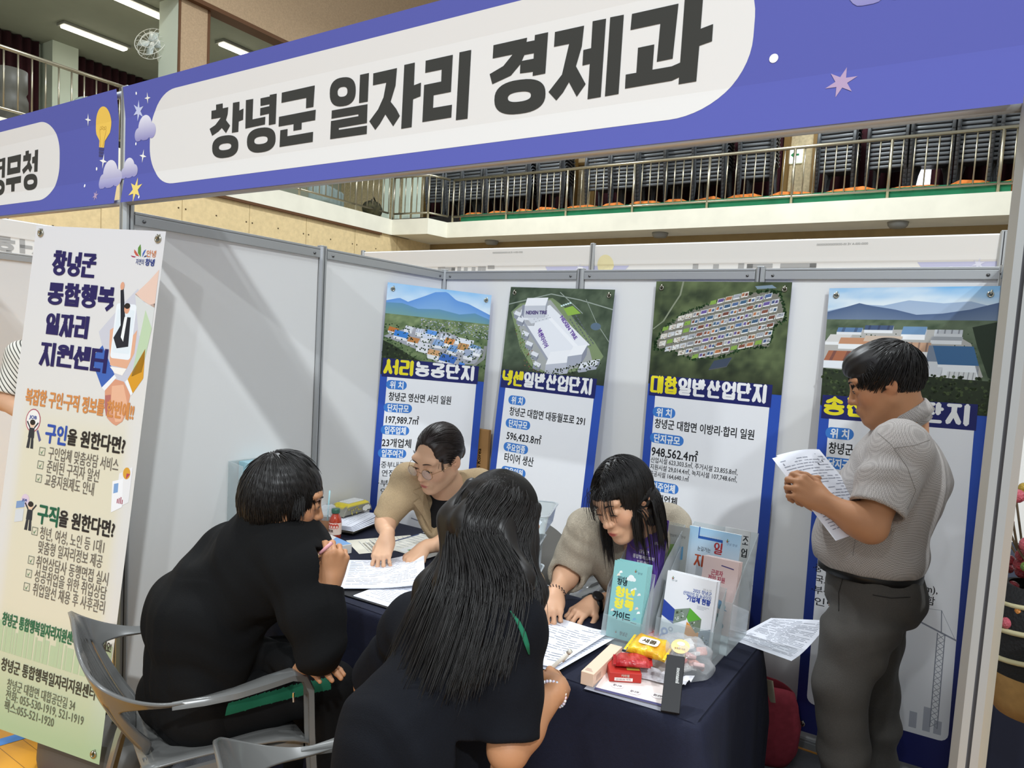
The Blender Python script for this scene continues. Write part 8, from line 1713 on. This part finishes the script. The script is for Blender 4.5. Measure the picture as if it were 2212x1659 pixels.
    rd_ = [[.004, .008, .012, .018, .012], [.004, .010, .016, .026, .032], [.004, .010, .016, .028, .036], [.004, .010, .016, .028, .036], [.004, .009, .014, .024, .028]]
    FM = Field(np.min([g_ for g_ in gd], (0, 1))-.10, np.max([g_ for g_ in gd], (0, 1))+.10, .005)
    for g_, r_ in zip(gd, ([.01, .02, .026, .022, .006], [.01, .024, .036, .034, .008], [.01, .024, .038, .036, .008], [.01, .024, .038, .036, .008], [.01, .022, .030, .030, .008])):
        for q_ in range(1, 4): FM.rc(g_[q_]+FW*.026, g_[q_+1]+FW*.030, r_[q_]*.8, r_[q_+1]*.8, .05)
    vm, qm = FM.mesh(); vm = relax(vm, qm, 1, .4)
    parts = [c, (vm, qm), sheaf(gd, rd_, 3600, 26, rng, .0013, [ell, (RS, LS, .070), (RS, RE, .069)]), sheaf(gd[:2], rd_[:2], 700, 26, rng, .0012, [ell]), sheaf([[p_+rng.normal(0, .012, 3)*k_/3 for k_, p_ in enumerate(g_)] for g_ in gd], [[x_*1.5 for x_ in r_] for r_ in rd_], 260, 26, rng, .0007, [ell], .004)]
    hairmesh('hair', M_hair, e, parts)
    # bead bracelet and white pen
    o = np.array(e.location); d = (RW-RE)/np.linalg.norm(RW-RE); u_ = np.cross(d, [0, 0, 1]); u_ /= np.linalg.norm(u_); w_ = np.cross(u_, d); cc = RW-d*.018; a = MB(); rn = random.Random(5)
    for i in range(26): t = 2*PI*i/26; a.col = lin(rn.choice(('#e9e6e6', '#d9cfe0', '#efe6da', '#c9d6e6', '#e6c9d2'))); a.ball(cc+(u_*math.cos(t)+w_*math.sin(t))*.0325-o+d*.004*math.sin(2*t), .0041, 8, 6)
    a.build('bead_bracelet', mat('pearl_bead', '#ffffff', .25, attr=True), e, colors=True, smooth=True)
    p0 = np.array(t1[0][0])+(0, .0, .004); p1 = A3(dp(1249, 1391, 1.70)); dr = (p1-p0)/np.linalg.norm(p1-p0); p1 = p0+dr*.125; pe = empty('pen', tuple(p0), 0, 'white pen in the right hand of the long-haired visitor', 'pen', 'pens'); a = MB(); a.tube([(0, 0, 0), tuple(dr*.02), tuple(dr*.125)], [.002, .005, .005], 10); a.build('barrel', mat('white_pen', '#d9d2c6', .35), pe, smooth=True); a = MB(); a.tube([tuple(dr*.118), tuple(dr*.128)], .0058, 10); a.tube([tuple(dr*.12+np.array([0, 0, -.007])), tuple(dr*.10+np.array([0, 0, -.010]))], .0022, 6); a.build('clip', mat('white_pen_clip', '#cfc8bc', .3), pe, smooth=True)
long_hair()

# ---------------------------------------------------------------- man standing at the posters
def standing_man():
    H = Head(J(1912, 826, 2.16), (-.93, -.16, -.36), roll=.0, sc=.99, male=True); e = person('man in a grey short-sleeved shirt standing and reading printed sheets by the posters', (2.36, 1.05))
    f = np.array([-.985, -.17, 0]); r = np.array([-.17, .985, 0])                 # forward and to his right (away from the camera)
    hip = J(1876, 1290, 2.22); nb = J(1948, 905, 2.16); ch = J(1940, 1030, 2.18); be = J(1893, 1170, 2.20); RS = ch+r*.17+np.array([0, 0, .075]); LS = J(1945, 972, 2.03)
    LE, LW = J(1880, 1138, 1.96), J(1785, 1088, 2.02); RE = RS+f*.08+np.array([0, 0, -.27]); RW = J(1768, 1072, 2.20)
    lo = np.minimum.reduce([H.c-.2, LW-.2, hip-.2]); hi = np.maximum.reduce([H.c+.2, nb+.25, RS+.12, hip+.2]); F = Field(lo, hi, .0036)
    H.build(F, nb); F.rc(nb, ch, .06, .11, .05); F.rc(RS, LS, .05, .05, .04); F.rc(ch, be, .12, .12, .05); F.rc(be, hip, .12, .12, .05)
    for a, b_, c in ((RS, RE, RW), (LS, LE, LW)): F.chain([a, b_, c], [.052, .044, .030], .02); F.ell(b_+(c-b_)*.3, (.042, .042, .042), None, .03)
    pc = J(1745, 1045, 2.06)
    hand(F, LW, J(1738, 1058, 2.03)-LW, -FW*.75+np.array([0, 0, .35]), 1, [(.8, .9, .5), (.95, 1.0, .5), (1.05, 1.05, .5), (1.1, 1.1, .5)], .19, .05, ((.026, .022, -.008), (.048, .046, -.016), (.050, .078, -.022), (.042, .104, -.022)))
    hand(F, RW, J(1715, 1045, 2.16)-RW, FW*.75+np.array([0, 0, .35]), -1, [(.8, .9, .5), (.95, 1.0, .5), (1.05, 1.05, .5), (1.1, 1.1, .5)], .19, .05)
    finish(F, 'body', M_skin, e, lambda v: H.paint(v, SKIN_M, lin('#96584c'))); H.features(e, '#1d1613', -.001)
    # shirt, fuller at the belly and bloused over the belt
    M_sh = mat('grey_check_shirt', '#8f8b88', .85, bump=(260, .15)); nt = M_sh.node_tree; N = nt.nodes; L = nt.links; b_ = N['Principled BSDF']
    tc = N.new('ShaderNodeTexCoord'); ck = N.new('ShaderNodeTexChecker'); ck.inputs['Scale'].default_value = 280; ck.inputs['Color1'].default_value = (*lin('#b7b1ad'), 1); ck.inputs['Color2'].default_value = (*lin('#98938f'), 1); L.new(tc.outputs['Object'], ck.inputs['Vector']); L.new(ck.outputs[0], b_.inputs['Base Color'])
    wz = J(1882, 1215, 2.2); F = Field(lo-.05, hi+.06, .005)
    F.rc(RS, LS, .066, .066, .05); F.rc(nb+(0, 0, -.05), ch, .065, .135, .05); F.rc(ch+f*.01, be+f*.03, .130, .138, .08); F.rc(ch+r*.08, be+r*.06, .105, .12, .06); F.rc(ch-r*.07, be-r*.05, .105, .12, .06); F.rc(be+f*.03, wz+f*.01, .140, .132, .06); F.ell(wz+f*.01+(0, 0, .03), (.152, .158, .05), None, .05); F.rc(LS, ch, .075, .10, .05); F.rc(RS, ch, .075, .10, .05)
    lc_ = LS+(LE-LS)*.80; rc_ = RS+(RE-RS)*.8; F.chain([LS, LS+(LE-LS)*.5, lc_], [.072, .073, .078], .04); F.chain([RS, rc_], [.07, .075], .04)
    for a_, q_ in ((LS, lc_), (RS, rc_)): d = (q_-a_)/np.linalg.norm(q_-a_); F.rc(q_, q_+d*.1, .12, .12, .003, 's', True); F.rc(q_-d*.04, q_+d*.02, .060, .065, .003, 's', True)
    F.box(wz+np.array([0, 0, -.085]), (.3, .3, .075), None, .02, .01, 's')
    # collar band standing round the neck
    nd = (H.c-nb)/np.linalg.norm(H.c-nb); c0 = nb+nd*.005-f*.012; 
    vs_, qs_ = finish(F, 'shirt', M_sh, e, None, [(.0055, 24, (.5, .3, 1), 6), (.002, 60, (1, .2, .6), 3)])
    o = np.array(e.location); a = MB(); rows = []; up2 = nd; lx = f-up2*(f@up2); lx /= np.linalg.norm(lx); ly = np.cross(up2, lx)
    for rr_, hh in ((.0665, -.028), (.067, .022), (.068, .030), (.0715, .027), (.080, -.008)): rows.append([c0-o+lx*(rr_*1.08*math.cos(t)+.004)+ly*rr_*math.sin(t)+up2*(hh-.020*max(0, math.cos(t))**2+.006*max(0, -math.cos(t))) for t in np.linspace(.30, 2*PI-.30, 44)])
    a.sweep(rows); a.build('collar', M_sh, e, smooth=True, solid=.003)
    F = Field(hip-(.35, .35, 1.0), hip+(.32, .32, .2), .006); hp = hip+np.array([0, 0, .02])
    F.rc(J(1886, 1240, 2.2), hp, .125, .130, .05); F.ell(hp-f*.045, (.120, .130, .12), None, .05)
    for s, kx, ky, kd, fx, fy, fd in ((-1, 1815, 1480, 2.10, 1850, 1800, 2.12), (1, 1885, 1490, 2.33, 1905, 1790, 2.34)):
        h_ = hp+r*s*.085; kn = J(kx, ky, kd); an = J(fx, fy, fd); an[2] = .08; F.chain([h_, h_+(kn-h_)*.5, kn], [.105, .092, .076], .05); F.chain([kn, an], [.075, .066], .03)
        sh = MB(); sh.rbox((-.13, -.045, 0), (.13, .045, .08), .03); so = sh.build('shoe', MATS['black_matte'], e, smooth=True); so.location = Vector((an[0]-o[0]-.05, an[1]-o[1], .007)); so.rotation_euler = (0, 0, .1)
    F.box(wz+np.array([0, 0, .06]), (.3, .3, .04), None, .005, .01, 's')
    vt_, qt_ = finish(F, 'trousers', mat('grey_trousers', '#4b4844', .85, noise=(300, .10), bump=(350, .15)), e, None, [(.010, 22, (.5, .1, 1), 8), (.003, 50, (1, .5, .3), 1)])
    a = MB(); rows = []
    for z in (-.018, .016): rows.append([wz-o+f*.003+np.array([.148*math.cos(t), .150*math.sin(t), z-.012]) for t in [2*PI*i/48 for i in range(48)]])
    a.sweep(rows, closed=True); a.build('belt', mat('black_belt', '#131313', .4), e, smooth=True, solid=.004)
    rng = np.random.default_rng(5); k = H.s
    def cut(F): F.ell(H.w((0, .125, -.055)), np.array((.085, .085, .105))*k, H.R, .012, 's'); F.box(H.w((0, .085, -.072)), np.array((.15, .112, .085))*k, H.R, .02, .012, 's'); F.box(H.w((0, -.1, -.12)), np.array((.15, .12, .055))*k, H.R, .02, .012, 's')
    def vol(F): F.ell(H.w((0, .03, .07)), np.array((.07, .075, .055))*k, H.R, .03)
    c = cap(H, cut, (.083, .105, .099), extra=vol)
    keep = lambda p: ~((p[:, 1] > .04) & (p[:, 2] < .05)) & (p[:, 2] > -.055) & ~((p[:, 2] < -.0) & (p[:, 1] > -.02))
    rl = scalp(H, 2000, rng, (.082, .104, .098), keep); w0 = np.array([-.01, -.075, .10]); vl = rl-w0; vl[:, 2] += .01; ell = (H.w((0, -.014, .03)), np.array((.086, .108, .102))*k, H.R); e2 = (H.w((0, .03, .07)), np.array((.073, .078, .058))*k, H.R)
    P_ = flow(H.c+(rl*k)@H.R.T, vl@H.R.T, 10, rng.uniform(.0045, .0062, len(rl))*np.where(rl[:, 2] > .03, 1.25, .75), .04, [ell, e2], rng, .8, .06, stick=True, lift=.04); rad = np.full(P_.shape[:2], .0013); rad[:, -3:] = (.0010, .0007, .0003)
    hairmesh('hair', M_hair, e, [c, tubes(P_, rad)])
    sc_ = caster(vs_, qs_); seam('seam', sc_, [[(1896, 935), (1925, 960), (1960, 1010), (1978, 1060), (1960, 1100)], [(1930, 968), (1975, 962), (2015, 948)], [(1846, 1072), (1872, 1106), (1902, 1135)], [(1842, 1200), (1850, 1150)]], mat('seam_grey', '#8a8581', .9), e, .0009)
    tc_ = caster(vt_, qt_); seam('pocket_seam', tc_, [[(1826, 1232), (1812, 1280), (1812, 1320)], [(1885, 1285), (1925, 1292), (1966, 1290)], [(1868, 1222), (1868, 1245)]], mat('seam_dark', '#2a2826', .9), e, .0016)
    # the sheets he reads
    for k_, (lb, off) in enumerate((('upper printed sheet in the hands of the standing man', 0), ('lower printed sheet in the hands of the standing man', .006))):
        A = J(1668, 990, 2.12); B = J(1752, 978, 2.22); Cc = J(1826, 1085, 2.10)
        u_ = (B-A)/np.linalg.norm(B-A); w_ = (Cc-B); w_ -= u_*(w_@u_); w_ /= np.linalg.norm(w_); n_ = np.cross(-w_, u_)*-1; n_ = n_ if n_[2] > 0 else -n_
        P0 = A+w_*.297; P0 = P0+u_*off*6-n_*off-w_*off*2; mt = Matrix(((u_[0], -w_[0], n_[0], P0[0]), (u_[1], -w_[1], n_[1], P0[1]), (u_[2], -w_[2], n_[2], P0[2]), (0, 0, 0, 1)))
        paper(lb, mt, .21, .297, 80+k_, lambda x, y, z: (x, y, z+.012*math.sin(PI*x/.21)), 'sheets the man reads', 24, deco=lambda b__, z: (P2(b__, [(.02, .262), (.19, .262), (.19, .270), (.02, .270)], '#9a9ca8', z), P2(b__, [(.165, .245), (.172, .245), (.172, .252), (.165, .252)], '#55575f', z)))
standing_man()

# ---------------------------------------------------------------- visitor half hidden behind the standing banner
def banner_visitor():
    e = empty('person', tuple(np.r_[J(40, 900, 3.2)[:2], 0]), 0, 'person in a white and black striped shirt, mostly hidden behind the standing banner', 'person'); o = J(58, 800, 3.2)
    S0, E0, W0 = J(52, 770, 3.2), J(14, 868, 3.15), J(60, 900, 3.0); hd = J(110, 640, 3.3); lo = np.minimum.reduce([hd, E0])-.25; hi = np.maximum.reduce([hd, S0, W0])+.3; lo[2] = .5
    F = Field(lo, hi, .006); H = Head(hd, (.6, -.7, -.2), sc=1.0); H.build(F, hd+(0, .0, -.14)); F.rc(hd+(0, 0, -.14), S0+RX*.2+(0, 0, -.15), .06, .10, .04); F.chain([S0, E0, W0], [.046, .04, .03], .02); F.rc(S0+RX*.2+(0, 0, -.15), S0+RX*.2+(0, 0, -.5), .11, .12, .05)
    hand(F, W0, RX, (0, 0, 1), 1, [(.4, .4, .2)]*4, .17); finish(F, 'body', M_skin, e, lambda v: H.paint(v, SKIN_F, lin('#a8605a'))); H.features(e)
    st = bpy.data.materials.new('striped_knit'); st.use_nodes = True; nt = st.node_tree; N = nt.nodes; L = nt.links; tc = N.new('ShaderNodeTexCoord'); wv = N.new('ShaderNodeTexWave'); wv.inputs['Scale'].default_value = 26; wv.bands_direction = 'DIAGONAL'; cr = N.new('ShaderNodeValToRGB'); cr.color_ramp.elements[0].color = (*lin('#3d3c38'), 1); cr.color_ramp.elements[1].color = (*lin('#d9d6cc'), 1); cr.color_ramp.elements[0].position = .1; cr.color_ramp.elements[1].position = .3
    L.new(tc.outputs['Object'], wv.inputs['Vector']); L.new(wv.outputs[0], cr.inputs[0]); L.new(cr.outputs[0], N['Principled BSDF'].inputs['Base Color']); N['Principled BSDF'].inputs['Roughness'].default_value = .9
    F = Field(lo, hi, .006); c_ = S0+RX*.2+(0, 0, -.12); F.rc(S0, c_, .07, .12, .05); F.rc(c_, c_-(0, 0, .42), .14, .15, .05); F.chain([S0, S0+(E0-S0)*.85], [.066, .064], .03); d = (E0-S0)/np.linalg.norm(E0-S0); q = S0+(E0-S0)*.85; F.rc(q-d*.0, q+d*.12, .1, .1, .003, 's', True); finish(F, 'striped_shirt', st, e)
    F = Field(c_-(.3, .3, c_[2]-.02), c_+(.3, .3, -.2), .008); b0 = c_-(0, 0, .45)
    F.rc(b0, b0-(0, 0, .1), .155, .155, .05)
    for s in (-1, 1): F.rc(b0+RX*.08*s-(0, 0, .1), (b0+RX*.09*s)*np.array([1, 1, 0])+(0, 0, .09), .09, .06, .04)
    finish(F, 'trousers', mat('black_twill', '#0e0e10', .9), e)
    rng = np.random.default_rng(9)
    def cut(F): F.ell(H.w((0, .115, -.05)), (.062, .085, .10), H.R, .012, 's'); F.box(H.w((0, .1, -.13)), (.14, .1, .08), H.R, .02, .015, 's')
    hairmesh('hair', M_hair, e, [cap(H, cut)])
banner_visitor()
